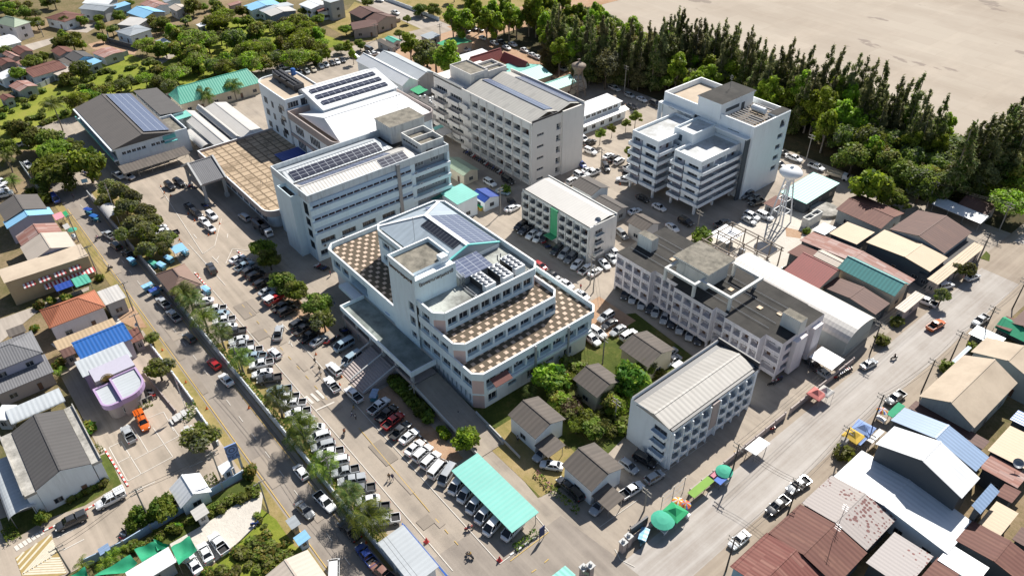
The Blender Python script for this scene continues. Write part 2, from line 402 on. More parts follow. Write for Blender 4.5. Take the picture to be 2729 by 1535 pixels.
rs('teal',(.20,.52,.45),(.15,.42,.37),.9,0,.5,0,.12,.10,panels=False);rs('tealdark',(.06,.29,.27),(.045,.22,.22),1.1,0,.5,0,.2,.35);rs('tealtile',(.075,.285,.275),(.05,.2,.2),.9,.1,.55,0,.2,.4)
rs('mint',(.09,.40,.29),(.07,.3,.22),.9,0,.5,0,.2,.12);rs('green',(.055,.36,.17),(.04,.26,.12),.9,0,.5,0,.2,.15);rs('palegreen',(.33,.40,.29),(.25,.3,.22),.9,0,.6,0,.3,.15)
rs('blue',(.025,.13,.42),(.02,.09,.3),.8,0,.4,0,.15,.45,panels=False);rs('royal',(.018,.06,.30),(.014,.05,.22),.9,0,.45,0,.1,.2,panels=False);rs('skyblue',(.25,.50,.72),(.2,.4,.6),.9,0,.45,0,.2,.1,panels=False);rs('paleblue',(.24,.34,.50),(.18,.26,.4),.8,0,.45,0,.2,.3,panels=False)
rs('orange',(.40,.135,.065),(.26,.08,.04),.45,.1,.7,0,.3,.4);rs('bluegrey',(.36,.42,.47),(.2,.23,.26),1.6,.1,.4,0,.35,.12)
rs('tilegrey',(.19,.19,.20),(.12,.12,.13),.5,.1,.75,0,.35,.45);rs('browntile',(.24,.155,.12),(.18,.11,.085),.6,.08,.7,0,.3,.3);rs('fancream',(.36,.34,.31),(.45,.43,.40),1.1,.1,.55,0,.3,.2)
def dotted(name,c,dot,scale,thr):
    m,nt,b=_nodes(name);co=coords(nt)
    v=N(nt,'ShaderNodeTexVoronoi');v.inputs['Scale'].default_value=scale;v.inputs['Randomness'].default_value=.55;nt.links.new(co,v.inputs['Vector'])
    g=noise(nt,co,.16,4);big=ramp(nt,g,[(.42,(0,0,0)),(.60,(1,1,1))])
    k=math_(nt,'LESS_THAN',math_(nt,'ADD',v.outputs['Distance'],math_(nt,'MULTIPLY',noise(nt,co,3,3),.1)),math_(nt,'MULTIPLY',big,thr))
    s=sep(nt,co);rib=math_(nt,'MULTIPLY_ADD',math_(nt,'SINE',math_(nt,'MULTIPLY',s[0],2*PI/.75)),.5,.5)
    base=mix(nt,math_(nt,'MULTIPLY',rib,.16),c,mul(c,.55));base=mix(nt,k,base,dot)
    nt.links.new(base,b.inputs['Base Color']);bump(nt,b,rib,.4,.05);b.inputs['Roughness'].default_value=.7;R[name]=m;MATS['roof_'+name]=m
dotted('dotted',(.36,.32,.30),(.15,.06,.055),1.35,.5);dotted('dotted2',(.38,.345,.33),(.2,.08,.07),1.3,.36)
def twotone(name,a,b2,pitch,axis=0):
    m,nt,b=_nodes(name);s=sep(nt,coords(nt));fr=math_(nt,'FRACT',math_(nt,'DIVIDE',s[axis],pitch))
    nt.links.new(mix(nt,math_(nt,'LESS_THAN',fr,.5),a,b2),b.inputs['Base Color']);b.inputs['Roughness'].default_value=.7;MATS[name]=m;return m
twotone('awning_stripe',(.42,.06,.06),(.72,.68,.66),1.0);twotone('kerb_red',(.5,.05,.04),(.75,.73,.7),1.4);twotone('kerb_black',(.03,.03,.03),(.7,.7,.68),1.6)
groundmat('ground_soil',[(.06,.075,.02),(.13,.115,.05),(.25,.185,.11),(.34,.26,.18)],.03)
groundmat('ground_grass',[(.07,.11,.014),(.16,.20,.025),(.25,.26,.045),(.27,.21,.08)],.045)
groundmat('ground_lawn',[(.035,.055,.012),(.08,.10,.022),(.22,.17,.07)],.12)
groundmat('ground_drygrass',[(.15,.15,.04),(.28,.22,.09),(.38,.28,.15)],.1)
groundmat('ground_dirt',[(.30,.17,.09),(.40,.26,.17),(.46,.34,.24)],.09)
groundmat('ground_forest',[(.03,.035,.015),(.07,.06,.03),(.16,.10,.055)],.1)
groundmat('ground_gravel',[(.46,.42,.37),(.56,.52,.46),(.62,.58,.52)],.1)
roadmat('street_asphalt',(.30,.26,.22),(.21,.18,.155),0);roadmat('market_road',(.40,.365,.33),(.30,.26,.225),1,(.56,.53,.50));roadmat('shoulder',(.34,.285,.225),(.25,.20,.155),1)
roadmat('lot_concrete',(.40,.34,.275),(.25,.215,.18),0,(.46,.395,.325));roadmat('yard_concrete',(.40,.335,.27),(.27,.23,.185),0);roadmat('far_road',(.40,.35,.30),(.30,.26,.22),0)
def apron():
    m,nt,b=_nodes('apron_concrete');co=coords(nt)
    bt=N(nt,'ShaderNodeTexBrick');bt.offset=.37;bt.inputs['Scale'].default_value=1;bt.inputs['Brick Width'].default_value=19;bt.inputs['Row Height'].default_value=9
    bt.inputs['Mortar Size'].default_value=.12;bt.inputs['Color1'].default_value=(.38,.325,.265,1);bt.inputs['Color2'].default_value=(.415,.36,.295,1);bt.inputs['Mortar'].default_value=(.375,.32,.26,1)
    nt.links.new(co,bt.inputs[0])
    f=noise(nt,coords(nt,(.35,1,1)),.02,8,.7);g=noise(nt,coords(nt,(1,.3,1)),.05,6,.7)
    c=mix(nt,math_(nt,'MULTIPLY',ramp(nt,f,[(.42,(0,0,0)),(.70,(1,1,1))]),.65),bt.outputs[0],(.27,.215,.165))
    c=mix(nt,math_(nt,'MULTIPLY',ramp(nt,g,[(.5,(0,0,0)),(.7,(1,1,1))]),.35),c,(.52,.44,.355))
    h=noise(nt,coords(nt,(.55,1.2,1)),.045,5,.6)
    c=mix(nt,ramp(nt,h,[(.635,(0,0,0)),(.65,(.7,.7,.7))]),c,(.21,.17,.145))
    nt.links.new(c,b.inputs['Base Color']);b.inputs['Roughness'].default_value=.9;b.inputs['Specular IOR Level'].default_value=.2;MATS['apron_concrete']=m
apron()
plain('paint_white',(.62,.58,.52),.8,.2,1.5);plain('paint_yellow',(.55,.38,.12),.8,.2,1.5);plain('paint_ochre',(.36,.26,.10),.85,.25,1.5);plain('paint_cream',(.62,.56,.44),.8,.2,1.5);plain('paint_dark',(.10,.09,.08),.9,.3,.3)
# ------------------------------------------------------------------ ground
_lay=[0.0]
def ground(name,pts,mat,z=None):
    if z is None:_lay[0]+=.0025;z=_lay[0]
    b=MB();P=[((G(p).x,G(p).y) if len(p)==4 else p) for p in pts]
    ar=sum(P[i][0]*P[(i+1)%len(P)][1]-P[(i+1)%len(P)][0]*P[i][1]for i in range(len(P)))
    if ar<0:P=P[::-1]
    b.face([(p[0],p[1],z) for p in P])
    return tag(b.obj(name,MATS[mat]),kind='structure')
def rect(x0,x1,y0,y1):return[(x0,y0),(x1,y0),(x1,y1),(x0,y1)]
ground('ground',rect(-1200,900,-500,1400),'ground_soil',0)
ground('airfield_apron',[(-172,186),(60,186),(60,215),(700,230),(700,1300),(-520,1300),(-172,330)],'apron_concrete')
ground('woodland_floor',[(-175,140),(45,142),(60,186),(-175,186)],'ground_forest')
ground('dirt_verge',[(-205,136),(-172,136),(-172,330),(-205,330)],'ground_dirt')
ground('grass_field',[(0,0,0,950),(0,0,400,850),(0,0,860,655),(0,0,1260,530),(0,0,1480,610),(0,0,1560,720),(0,0,1800,720),(0,0,1650,930),(0,0,1000,950),(0,0,740,1000),(0,0,640,1200),(0,0,500,1449),(0,0,0,1449)],'ground_grass')
ground('scrub_field',[(0,0,1480,610),(0,0,2050,200),(0,0,2536,150),(1,0,100,240),(1,0,640,330),(1,0,900,420),(1,0,200,600),(1,0,0,700),(0,0,2350,680),(0,0,1650,900)],'ground_grass')
ground('sports_field',[(1,0,1235,-20),(1,0,1790,190),(1,0,2300,210),(2,0,300,-40),(1,0,1800,-150)],'ground_drygrass')
ground('house_yard',[(1,0,600,205),(1,0,900,95),(1,0,960,20),(1,0,1060,60),(1,0,1500,240),(1,0,1660,290),(1,0,1100,400),(1,0,900,370)],'ground_drygrass')
ground('far_road',[(1,0,900,-30),(1,0,1180,-30),(1,0,1780,205),(1,0,2000,300),(1,0,1880,350),(1,0,1640,300)],'far_road')
ground('lane',[(0,0,640,300),(0,0,920,215),(0,0,940,260),(0,0,840,320)],'far_road');ground('lane',[(0,0,230,440),(0,0,540,360),(0,0,540,410),(0,0,320,490)],'far_road')
ground('lane',[(0,0,1480,600),(0,0,1660,510),(0,0,1700,540),(0,0,1520,645)],'far_road');ground('dirt_yard',[(0,0,850,430),(0,0,1010,390),(0,0,1330,480),(0,0,1300,530),(0,0,900,480)],'ground_dirt')
ground('lane',[(0,0,2010,270),(0,0,2120,210),(0,0,2180,215),(0,0,2080,280)],'far_road')
ground('campus_pavement',[(-205,-34),(39,-34),(39,150),(-20,146),(-128,142),(-200,130)],'lot_concrete')
ground('parking_dirt',[(-170,84),(-112,92),(-112,138.5),(-190,136),(-186,88)],'ground_dirt');ground('dirt_verge',[(1,0,1850,260),(1,0,2150,190),(1,0,2350,200),(1,0,2100,300),(1,0,1950,310)],'ground_dirt')
ground('dirt_verge',[(2,0,640,110),(2,0,1150,-20),(2,0,700,-30),(2,0,560,60)],'ground_dirt')
ground('forecourt',rect(-160,-62,-34,-6),'yard_concrete')
ground('west_street',rect(-175,60,-41.4,-34.1),'street_asphalt')
ground('verge',rect(-150,30,-43.4,-41.4),'ground_drygrass')
ground('shoulder',rect(38.9,54.5,-140,158),'shoulder');ground('market_road',rect(41.0,50.2,-140,420),'market_road')
ground('side_road',[(40,128),(60,128),(160,158),(160,190),(40,146)],'shoulder')
ground('gate_road',[(20,-34),(45,-44),(45,-2),(39,-2.5),(27.5,-4),(27.5,-18),(20,-18)],'street_asphalt')
ground('house_yard',[(-16,1),(9,-3),(22,-4.5),(24,6),(22,18),(22,46),(-3,48),(-12,33)],'ground_lawn')
ground('shade_yard',rect(4,22.2,-4,8),'ground_drygrass');ground('dirt_yard',[(-13,33),(-1,32),(-1,46),(-13,46)],'ground_dirt')
ground('planting_bed',rect(-56,17.5,-33.2,-29.6),'ground_drygrass');ground('planting_bed',rect(-74,-44,-14.8,-10.2),'ground_dirt');ground('planting_bed',rect(-20,6,-13.6,-9.3),'ground_dirt');ground('planting_bed',[(-146,-33),(-84,-33),(-84,-27),(-120,-25),(-146,-29)],'ground_drygrass')
ground('substation_yard',[(-12,72),(10,70),(10,100),(4,120),(-12,112)],'ground_gravel');ground('dirt_yard',[(3,1,230,820),(3,1,400,860),(3,1,380,930),(3,1,240,910)],'ground_dirt')
ground('office_yard',[(-16.6,-43.2),(-72,-43.2),(-72,-62),(-40,-62),(-40.5,-90),(-16.6,-90)],'yard_concrete')
ground('front_lawn',[(0,3,960,290),(0,3,1040,260),(0,3,1175,560),(0,3,820,770),(0,3,450,900),(0,3,120,1110),(0,3,60,1080),(0,3,0,900),(0,3,300,800),(0,3,900,500)],'ground_lawn')
ground('gravel_lane',[(1,3,60,800),(1,3,80,640),(0,3,2470,640),(0,3,1990,940),(0,3,1640,1140),(0,3,1700,1300),(0,3,1960,1400),(0,3,2180,1230),(0,3,2480,960)],'ground_gravel')
ground('weedy_plot',[(0,3,1940,1449),(0,3,2220,1210),(0,3,2490,960),(1,3,60,800),(1,3,200,900),(1,3,380,1160),(1,3,480,1200),(1,3,0,1500),(0,3,1900,1500)],'ground_grass')
ground('weedy_strip',[(0,3,2480,640),(0,3,2510,560),(0,3,2370,510),(0,3,1730,890),(0,3,1230,1190),(0,3,1640,1140),(0,3,1990,930)],'ground_lawn')
ground('back_lane',[(0,2,0,330),(0,2,0,560),(0,2,380,245),(0,2,860,50),(0,2,860,15)],'far_road')
ground('dirt_yard',[(0,2,1100,320),(0,2,1290,200),(0,2,1420,410),(0,2,1300,420)],'ground_dirt');ground('tan_yard',[(0,2,490,570),(0,2,1130,300),(0,2,1190,380),(0,2,590,650)],'ground_gravel')
ground('lawn_edge',[(3,1,2110,1120),(3,1,2170,1050),(3,1,2210,1090),(3,1,2200,1150)],'ground_lawn')
def mark(pts,mat='paint_white',name='road_marking',w=.15,z=.14):
    b=MB()
    P=[((G(p).x,G(p).y) if len(p)==4 else p) for p in pts]
    for a,c in zip(P,P[1:]):
        d=Vector((c[0]-a[0],c[1]-a[1],0));n=Vector((-d.y,d.x,0)).normalized()*(w/2)
        b.face([(a[0]-n.x,a[1]-n.y,z),(c[0]-n.x,c[1]-n.y,z),(c[0]+n.x,c[1]+n.y,z),(a[0]+n.x,a[1]+n.y,z)])
    return tag(b.obj(name,MATS[mat]),kind='structure')
def patch(pts,mat='paint_white',z=.14):
    b=MB();b.face([(G(p).x,G(p).y,z) for p in pts]);return tag(b.obj('road_marking',MATS[mat]),kind='structure')
mark([(-76,-24.7),(24,-25.1)]);mark([(-53.5,-17.5),(28,-18.3)]);mark([(28,-18.3),(28,-8)]);mark([(-100,-21.5),(-76,-21.5)])
mark([(1,3,1000,20),(1,3,1685,830)],'paint_yellow',w=.12)
for x in range(-66,-23,4):mark([(x,-21.6),(x+1.4,-21.6)],'paint_yellow',w=.12)
for q in((1740,895,1775,935),(1830,1000,1865,1040),(1925,1110,1960,1150)):mark([(1,3,q[0],q[1]),(1,3,q[2],q[3])],'paint_yellow',w=.14)
for x in range(-140,20,6):mark([(x,-37.6),(x+2,-37.6)],w=.12)
mark([(-140,-41.1),(16,-40.9)],'paint_yellow',w=.16);mark([(-140,-34.7),(16,-34.7)],'paint_yellow',w=.1)
for a,b_ in(((490,1075),(560,1145)),((540,1050),(615,1120)),((592,1020),(668,1095))):
    mark([(1,2,*a),(1,2,*b_)],w=.55)
mark([(1,2,590,1210),(1,2,765,1130)],w=.35)
mark([(1,2,365,595),(1,2,335,550)],w=.18);patch([(1,2,322,570),(1,2,330,540),(1,2,352,558)])
mark([(0,1,1540,430),(0,1,1960,1080),(0,1,2075,1000),(0,1,2140,740)]);mark([(0,1,2180,1175),(0,1,2245,1030),(0,1,2400,1045)])
for q in((2050,1105,2110,1165),(2090,1140,2115,1100),(2200,885,2195,925),(1870,890,1900,930)):mark([(0,1,q[0],q[1]),(0,1,q[2],q[3])],w=.2)
for q in((1055,210,1170,155),(1055,210,1235,535),(1235,535,1670,300),(1170,150,1365,465),(1145,355,1265,295),(1285,10,1430,250),(1480,20,1670,300),(1295,330,1730,100),(1660,0,1730,100)):
    mark([(0,3,q[0],q[1]),(0,3,q[2],q[3])],w=.14)
mark([(0,2,1430,1285),(0,2,1580,1225),(0,2,1680,1410)],w=.14)
for q in((550,1085,745,985),(615,1200,815,1095),(1290,640,1500,540),(1830,400,1960,340)):mark([(0,3,q[0],q[1]),(0,3,q[2],q[3])],w=.18)
patch([(0,3,150,1275),(0,3,490,1045),(0,3,645,1425),(0,3,400,1500),(0,3,215,1449)],'paint_ochre')
def _hit(x,y,dx,dy):
    best=None
    for(x0,y0),(x1,y1) in(((490,1045),(645,1425)),((150,1275),(490,1045))):
        ex,ey=x1-x0,y1-y0;dt=dx*-ey+dy*ex
        if abs(dt)<1e-6:continue
        t=((x0-x)*-ey+(y0-y)*ex)/dt;s_=(dx*(y0-y)-dy*(x0-x))/dt
        if t>5 and-.01<=s_<=1.01 and(best is None or t<best):best=t
    return(0,3,x+dx*(best or 60),y+dy*(best or 60))
for k in range(7):
    x,y=222+42*k,1432-25*k
    mark([_hit(x,y,.66,-.75),(0,3,x,y),_hit(x,y,1,-.045)],'paint_cream',w=.36,z=.145)
for x,y in((196,1390),(178,1340),(162,1300)):mark([_hit(x,y,.66,-.75),(0,3,x,y)],'paint_cream',w=.36,z=.145)
for k in range(7):mark([(0,3,150+40*k,1160-24*k),(0,3,180+40*k,1200-25*k)],w=.55)
mark([(2,3,240,865),(2,3,370,1020)],w=.14);mark([(2,3,0,1305),(2,3,370,1025)],'paint_yellow',w=.14);mark([(2,3,1010,1190),(2,3,1060,1290),(2,3,1200,1360)],w=.12);mark([(2,3,860,980),(2,3,1230,715)],w=.12)
mark([(2,3,1190,655),(2,3,1900,155)],w=.1)
for q in((2160,245,2175,258),(330,1320,370,1285),(205,1415,250,1385)):mark([(2,3,q[0],q[1]),(2,3,q[2],q[3])],'paint_yellow',w=.16)
concrete('patch_dark',(.27,.23,.19),(.21,.18,.15),.3,.7);concrete('patch_pale',(.33,.28,.23),(.27,.23,.19),.3,.6)
prng=random.Random(21)
for i in range(28):
    x,y,l,w_=((prng.uniform(-140,20),prng.uniform(-40.6,-35),prng.uniform(2,9),prng.uniform(1,2.6)) if i<16 else(prng.uniform(-70,25),prng.uniform(-24,-18.5),prng.uniform(2,7),prng.uniform(1,3)) if i<28 else(prng.uniform(42,48),prng.uniform(-10,120),prng.uniform(1,2.4),prng.uniform(3,10)) if i<38 else(prng.uniform(-150,-70),prng.uniform(-30,-12),prng.uniform(2,8),prng.uniform(2,5)))
    ground('road_patch',[(x-l/2,y-w_/2),(x+l/2,y-w_/2+.1),(x+l/2-.1,y+w_/2),(x-l/2,y+w_/2)],'patch_dark' if i%3==0 else 'patch_pale',.122+.0002*i)
# ------------------------------------------------------------------ the hospital's main blocks
def rectf(x0,x1,y0,y1):
    """the four walls of a rectangular block, outside on the right: (start, dir, length)"""
    return{'s':((x0,y0),EX,x1-x0),'e':((x1,y0),EY,y1-y0),'n':((x1,y1),WX,x1-x0),'w':((x0,y1),WY,y1-y0)}
def parapet(b,x0,x1,y0,y1,z,h,t=.25,m=0,sides='senw',cap=None):
    if 's' in sides:b.box(x0,x1,y0,y0+t,z,z+h,m,cap)
    if 'n' in sides:b.box(x0,x1,y1-t,y1,z,z+h,m,cap)
    if 'w' in sides:b.box(x0,x0+t,y0+(t if 's' in sides else 0),y1-(t if 'n' in sides else 0),z,z+h,m,cap)
    if 'e' in sides:b.box(x1-t,x1,y0+(t if 's' in sides else 0),y1-(t if 'n' in sides else 0),z,z+h,m,cap)
def wmk(mull=2,rows=1,frame='frame_white',glass='glass_dark'):return lambda w,h,k:win_mesh(w,h,mull,rows,frame,glass)
def lmk(wallm='wall_shade'):return lambda w,h,k:loggia_mesh(w,h,wallm,'glass_dark',True,k%5)
def solar_slab(parent,x0,x1,y0,y1,z,tilt_axis=None,rise=0,mat='solar_navy',name='solar_array'):
    """flat rack lying on a slope: rise over +y ('y') or over +x ('x')"""
    b=MB();t=.08
    def Z(x,y):return(rise*(y-y0)/(y1-y0) if tilt_axis=='y' else rise*(x-x0)/(x1-x0) if tilt_axis=='x' else 0)
    P=[(x0,y0),(x1,y0),(x1,y1),(x0,y1)]
    b.face([(p[0]-x0,p[1]-y0,t+Z(*p)) for p in P]);b.face([(p[0]-x0,p[1]-y0,Z(*p)) for p in reversed(P)])
    for i in range(4):
        p,q=P[i],P[(i+1)%4]
        b.face([(p[0]-x0,p[1]-y0,Z(*p)),(q[0]-x0,q[1]-y0,Z(*q)),(q[0]-x0,q[1]-y0,t+Z(*q)),(p[0]-x0,p[1]-y0,t+Z(*p))])
    return b.obj(name,MATS[mat],parent,loc=(x0-parent.location.x,y0-parent.location.y,z-parent.location.z))
def roof_gable(parent,x0,x1,y0,y1,z,rise,mat,axis='y',name='roof',lo=.12,pos=.5,hip0=0.0,hip1=0.0):
    """two slopes with ridge along x or y; ribs run down the slope"""
    b=MB();rz=0.0
    if axis=='x':L,W,ox,oy,rz=x1-x0,y1-y0,x0,y0,0.0
    else:L,W,ox,oy,rz=y1-y0,x1-x0,x1,y0,PI/2
    c=W*pos
    A=[(0,0,0),(L,0,0),(L-hip1,c,rise),(hip0,c,rise)];B=[(L,W,0),(0,W,0),(hip0,c,rise),(L-hip1,c,rise)]
    for q in(A,B):b.face(q);b.face([(p[0],p[1],p[2]-lo) for p in q[::-1]])
    for p,q in(((0,0,0),(L,0,0)),((L,W,0),(0,W,0))):b.face([(p[0],p[1],-lo),(q[0],q[1],-lo),q,p])
    for a in([(L,0,0),(L,W,0),(L-hip1,c,rise)],[(0,W,0),(0,0,0),(hip0,c,rise)]):b.face(a)
    b.bar((hip0,c,rise+.03),(L-hip1,c,rise+.03),.45,.08)
    return b.obj(name,MATS[mat],parent,loc=(ox-parent.location.x,oy-parent.location.y,z-parent.location.z)),rz
def place_gable(*a,**k):
    o,rz=roof_gable(*a,**k);o.rotation_euler=(0,0,rz);return o
def slope_sheet(parent,x0,x1,y0,y1,z0,z1,axis,mat,name='roof',t=.1):
    """one slope: height z0 at the low coordinate, z1 at the high one, measured along axis"""
    b=MB()
    if axis=='y':L,W,loc,rz=x1-x0,y1-y0,(x0,y0,z0),0.0
    else:L,W,loc,rz=y1-y0,x1-x0,(x1,y0,z1),PI/2
    h0,h1=(0,z1-z0) if axis=='y' else(0,z0-z1)
    P=[(0,0,h0),(L,0,h0),(L,W,h1),(0,W,h1)]
    b.face(P);b.face([(p[0],p[1],p[2]-t) for p in P[::-1]])
    for i in range(4):p,q=P[i],P[(i+1)%4];b.face([(p[0],p[1],p[2]-t),(q[0],q[1],q[2]-t),q,p])
    o=b.obj(name,MATS[mat],parent,loc=(loc[0]-parent.location.x,loc[1]-parent.location.y,loc[2]-parent.location.z));o.rotation_euler=(0,0,rz);return o
# ---- central building: stepped terraces, name tower, entrance canopy
cb=thing('hospital_building','pale blue hospital building with stepped paved terraces and a lettered tower','hospital building',(-30,14,0))
def chamf(x0,x1,y0,y1,c=1.7,which='se,ne,sw,nw'):
    p=[]
    p+=[(x0+c,y0)]if 'sw' in which else[(x0,y0)]
    p+=[(x1-c,y0),(x1,y0+c)]if 'se' in which else[(x1,y0)]
    p+=[(x1,y1-c),(x1-c,y1)]if 'ne' in which else[(x1,y1)]
    p+=[(x0+c,y1),(x0,y1-c)]if 'nw' in which else[(x0,y1)]
    p+=[(x0,y0+c)]if 'sw' in which else[]
    return p
def ring_wall(b,pts,z0,z1,t=.35,m=0,cap=None):
    """a parapet that follows a convex outline"""
    n=len(pts);cx=sum(p[0]for p in pts)/n;cy=sum(p[1]for p in pts)/n
    ins=[]
    for i in range(n):
        a,p,c=Vector(pts[i-1]),Vector(pts[i]),Vector(pts[(i+1)%n])
        n1=Vector((-(p-a).y,(p-a).x)).normalized();n2=Vector((-(c-p).y,(c-p).x)).normalized()
        bi=(n1+n2)/(1+n1.dot(n2));ins.append((p.x+bi.x*t,p.y+bi.y*t))
    for i in range(n):
        a,c,d,e=pts[i],pts[(i+1)%n],ins[(i+1)%n],ins[i]
        b.face([(a[0],a[1],z1),(c[0],c[1],z1),(d[0],d[1],z1),(e[0],e[1],z1)],m if cap is None else cap)
        b.face([(a[0],a[1],z0),(c[0],c[1],z0),(c[0],c[1],z1),(a[0],a[1],z1)],m)
        b.face([(d[0],d[1],z0),(e[0],e[1],z0),(e[0],e[1],z1),(d[0],d[1],z1)],m)
    return ins
CBM=[MATS['wall_blue'],MATS['wall_pink'],MATS['cap_white'],MATS['wall_white']]
def poly_walls(b,pts,z0,z1,holes_for=None,depth=.45,mat_for=None):
    n=len(pts);fills=[]
    for i in range(n):
        a,c=pts[i],pts[(i+1)%n];d=Vector((c[0]-a[0],c[1]-a[1]));L=d.length;d.normalize()
        hs=holes_for(i,L) if holes_for else[]
        b.facade(a,(d.x,d.y),L,z0,z1,hs,depth,mat_for(i) if mat_for else 0,mr=0)
        fills.append((a,(d.x,d.y),hs))
    return fills
b=MB();wb=[]
outl=chamf(-60.2,-.9,-.4,32.6)
low=chamf(-59.6,-1.7,.2,32.0)
def lowholes(i,L):
    if i==0:return[(s,s+.5,1.3,3.3) for s in[4+2.1*k for k in range(9)]]+[(s,s+.5,1.3,3.3) for s in[41+1.55*k for k in range(9)]]
    if i==2:return[(1+5.2*k,3.2+5.2*k,2.4 if k%2 else 1.2,3.3) for k in range(5)]
    return[]
f1=poly_walls(b,low,0,4.6,lowholes,.3,lambda i:1 if i in(1,3,5,7) else 3)
b.prism(outl,4.6,5.0,0)
def uphol(i,L):
    if i==0:return[(1.2+3.9*k,4.3+3.9*k,6.5,8.7) for k in range(2)]+[(9.2,16.5,5.9,8.7,2.2)]+[(38.6+3.55*k,41.6+3.55*k,6.3,8.3) for k in range(5)]
    if i==2:return[(.6+3.55*k,3.7+3.55*k,6.4,8.5,.9) for k in range(8)]
    if i==6:return[(1+3.6*k,3.8+3.6*k,6.6,8.2) for k in range(8)]
    return[(1+3.6*k,3.8+3.6*k,6.6,8.2) for k in range(int(L//3.6))]if L>4 else[]
f2=poly_walls(b,outl,5.0,9.4,uphol,.55,lambda i:1 if i in(1,3,5,7) else 0)
for pl in(chamf(-60.5,-.6,-.7,32.9),):
    ins=ring_wall(b,pl,9.0,10.8,.4,0,2);b.face([(p[0],p[1],9.0) for p in reversed(pl)],0)
b.box(-.75,-.3,2,30.5,5.55,6.1,0,2)
for fs in(f1,f2):wb+=fs
def stepped(o,e):
    return[(-47.6,7.2),(-20,7.2),(-20,-.4-o),(e-1.7+o*.6,-.4-o),(e+o,1.3-o*.6),(e+o,24.8+o*.6),(e-1.7+o*.6,26.5+o),(-48.1,26.5+o),(-49.8-o,24.8),(-49.8-o,8.8)]
def midh(i,L):
    if i==4:return[(.5+3.45*k,3.45+3.45*k,10.6,12.5,.8) for k in range(7)]
    if i==2:return[(s,s+2.7,10.9,12.4) for s in[.6+3.3*k for k in range(3)]]
    if i==0:return[(1.6+4.2*k,4.6+4.2*k,10.7,12.3) for k in range(5)]
    return[]
wb+=poly_walls(b,stepped(0,-6.6),9.4,13.2,midh,.6,lambda i:1 if i in(3,5,7,9) else 0)
def edge_parapet(tq,zb,zm,z1,edges):
    n=len(tq)
    for i in edges:
        a,c=Vector(tq[i]),Vector(tq[(i+1)%n]);d=(c-a).normalized();nn=Vector((-d.y,d.x))*.4
        for m_,P in((2,[(*a,z1),(*c,z1),(*(c+nn),z1),(*(a+nn),z1)]),(0,[(*a,zb),(*c,zb),(*c,z1),(*a,z1)]),(0,[(*(c+nn),zb),(*(a+nn),zb),(*(a+nn),z1),(*(c+nn),z1)])):b.face(P,m_)
sm=stepped(.25,-6.6);edge_parapet(sm,12.9,12.9,14.6,(2,3,4,5,6));b.face([(p[0],p[1],12.9) for p in reversed(sm)],0)
def toph(i,L):
    if i==0:return[(1.6+4.2*k,4.6+4.2*k,14.5,16.1) for k in range(5)]
    if i==4:return[(.6+2.85*k,3.0+2.85*k,14.4,16.4,.5) for k in range(8)]
    if i==2:return[(1.2,3.8,14.6,16.2)]
    return[]
tp=stepped(0,-13.0)
wb+=poly_walls(b,tp,13.2,17.0,toph,.5,lambda i:1 if i in(3,5,7,9) else 0)
tq=stepped(.25,-13.0);edge_parapet(tq,16.6,16.6,18.4,(0,2,3,4,5,6,7,8,9))
b.face([(p[0],p[1],16.6) for p in reversed(tq)],0)
TX0,TX1,TY0,TY1=-29.6,-20.0,-.9,9.4
F=rectf(TX0,TX1,TY0,TY1)
sh=[(6.7,8.7,14.6,16.8),(6.7,8.7,10.8,13.0),(6.7,8.7,7.3,8.9)]
b.facade(*F['s'],5.0,22.6,sh,.3,0);wb.append((F['s'][0],EX,sh))
b.facade(*F['e'],17.0,22.6,[],.3,0);b.box(TX1-.15,TX1,TY0+.35,TY1,22.6,22.75,0);b.facade(*F['n'],17.0,22.6,[],.3,0);b.facade(*F['w'],14,22.6,[],.3,0)
b.box(TX0,TX1,TY0,TY0+.35,22.6,24.6,0,2);b.box(TX0,TX0+.35,TY0+.35,TY1-.35,22.6,24.6,0,2);b.box(TX0,TX1-2.0,TY1-.35,TY1,22.6,24.6,0,2)
b.box(TX0+.35,TX1-2.0,TY0+.35,TY1-.35,22.6,23.6,3);b.box(TX1-2.0,TX1-.002,TY0+.352,TY1-.002,22.602,22.75,3);b.box(TX1-.3,TX1,TY0+.35,TY1,22.75,23.1,0,2)
b.box(TX1-2.9,TX1-1.2,TY1-2.6,TY1-.9,23.6,24.7,3)
b.obj('wall',CBM,cb)
for p0,d,hs in wb:put_windows(cb,p0,d,hs,.45,'window',wmk(2,1,'frame_white','glass_dark'))
def deck(pts,z,mat,parent,name='terrace'):
    b=MB();b.face([(p[0],p[1],z) for p in pts]);return b.obj(name,MATS[mat],parent)
deck(chamf(-59.9,-1.2,-.1,32.3),9.62,'paver_b',cb);deck(stepped(-.02,-6.6),13.42,'paver_b',cb);deck(stepped(-.02,-13.0),17.02,'roof_pale',cb,'roof_deck')
deck([(TX0+.35,TY0+.35),(TX1-2.0,TY0+.35),(TX1-2.0,TY1-.35),(TX0+.35,TY1-.35)],23.62,'roof_lichen',cb,'roof_deck')
place_gable(cb,-49.0,-25.5,8.2,25.6,18.2,3.0,'roof_bluegrey','x',hip0=7.2)
bb=MB();bb.face([(-25.6,8.4,17.0),(-25.6,25.4,17.0),(-25.6,25.4,18.2),(-25.6,16.9,21.1),(-25.6,8.4,18.2)]);bb.obj('gable_wall',MATS['wall_white'],cb)
slx=solar_slab(cb,-41.0,-26.3,17.5,25.2,21.1,'y',-2.66,'solar_flat');solar_slab(cb,-40.0,-27.6,14.2,16.4,20.33,'y',.76,'solar_dark');solar_slab(cb,-46.6,-41.6,19.6,25.0,19.9,'y',-1.6,'solar_flat')
solar_slab(cb,-24.6,-18.8,10.8,18.2,19.6,'x',-.5,'solar_flat')
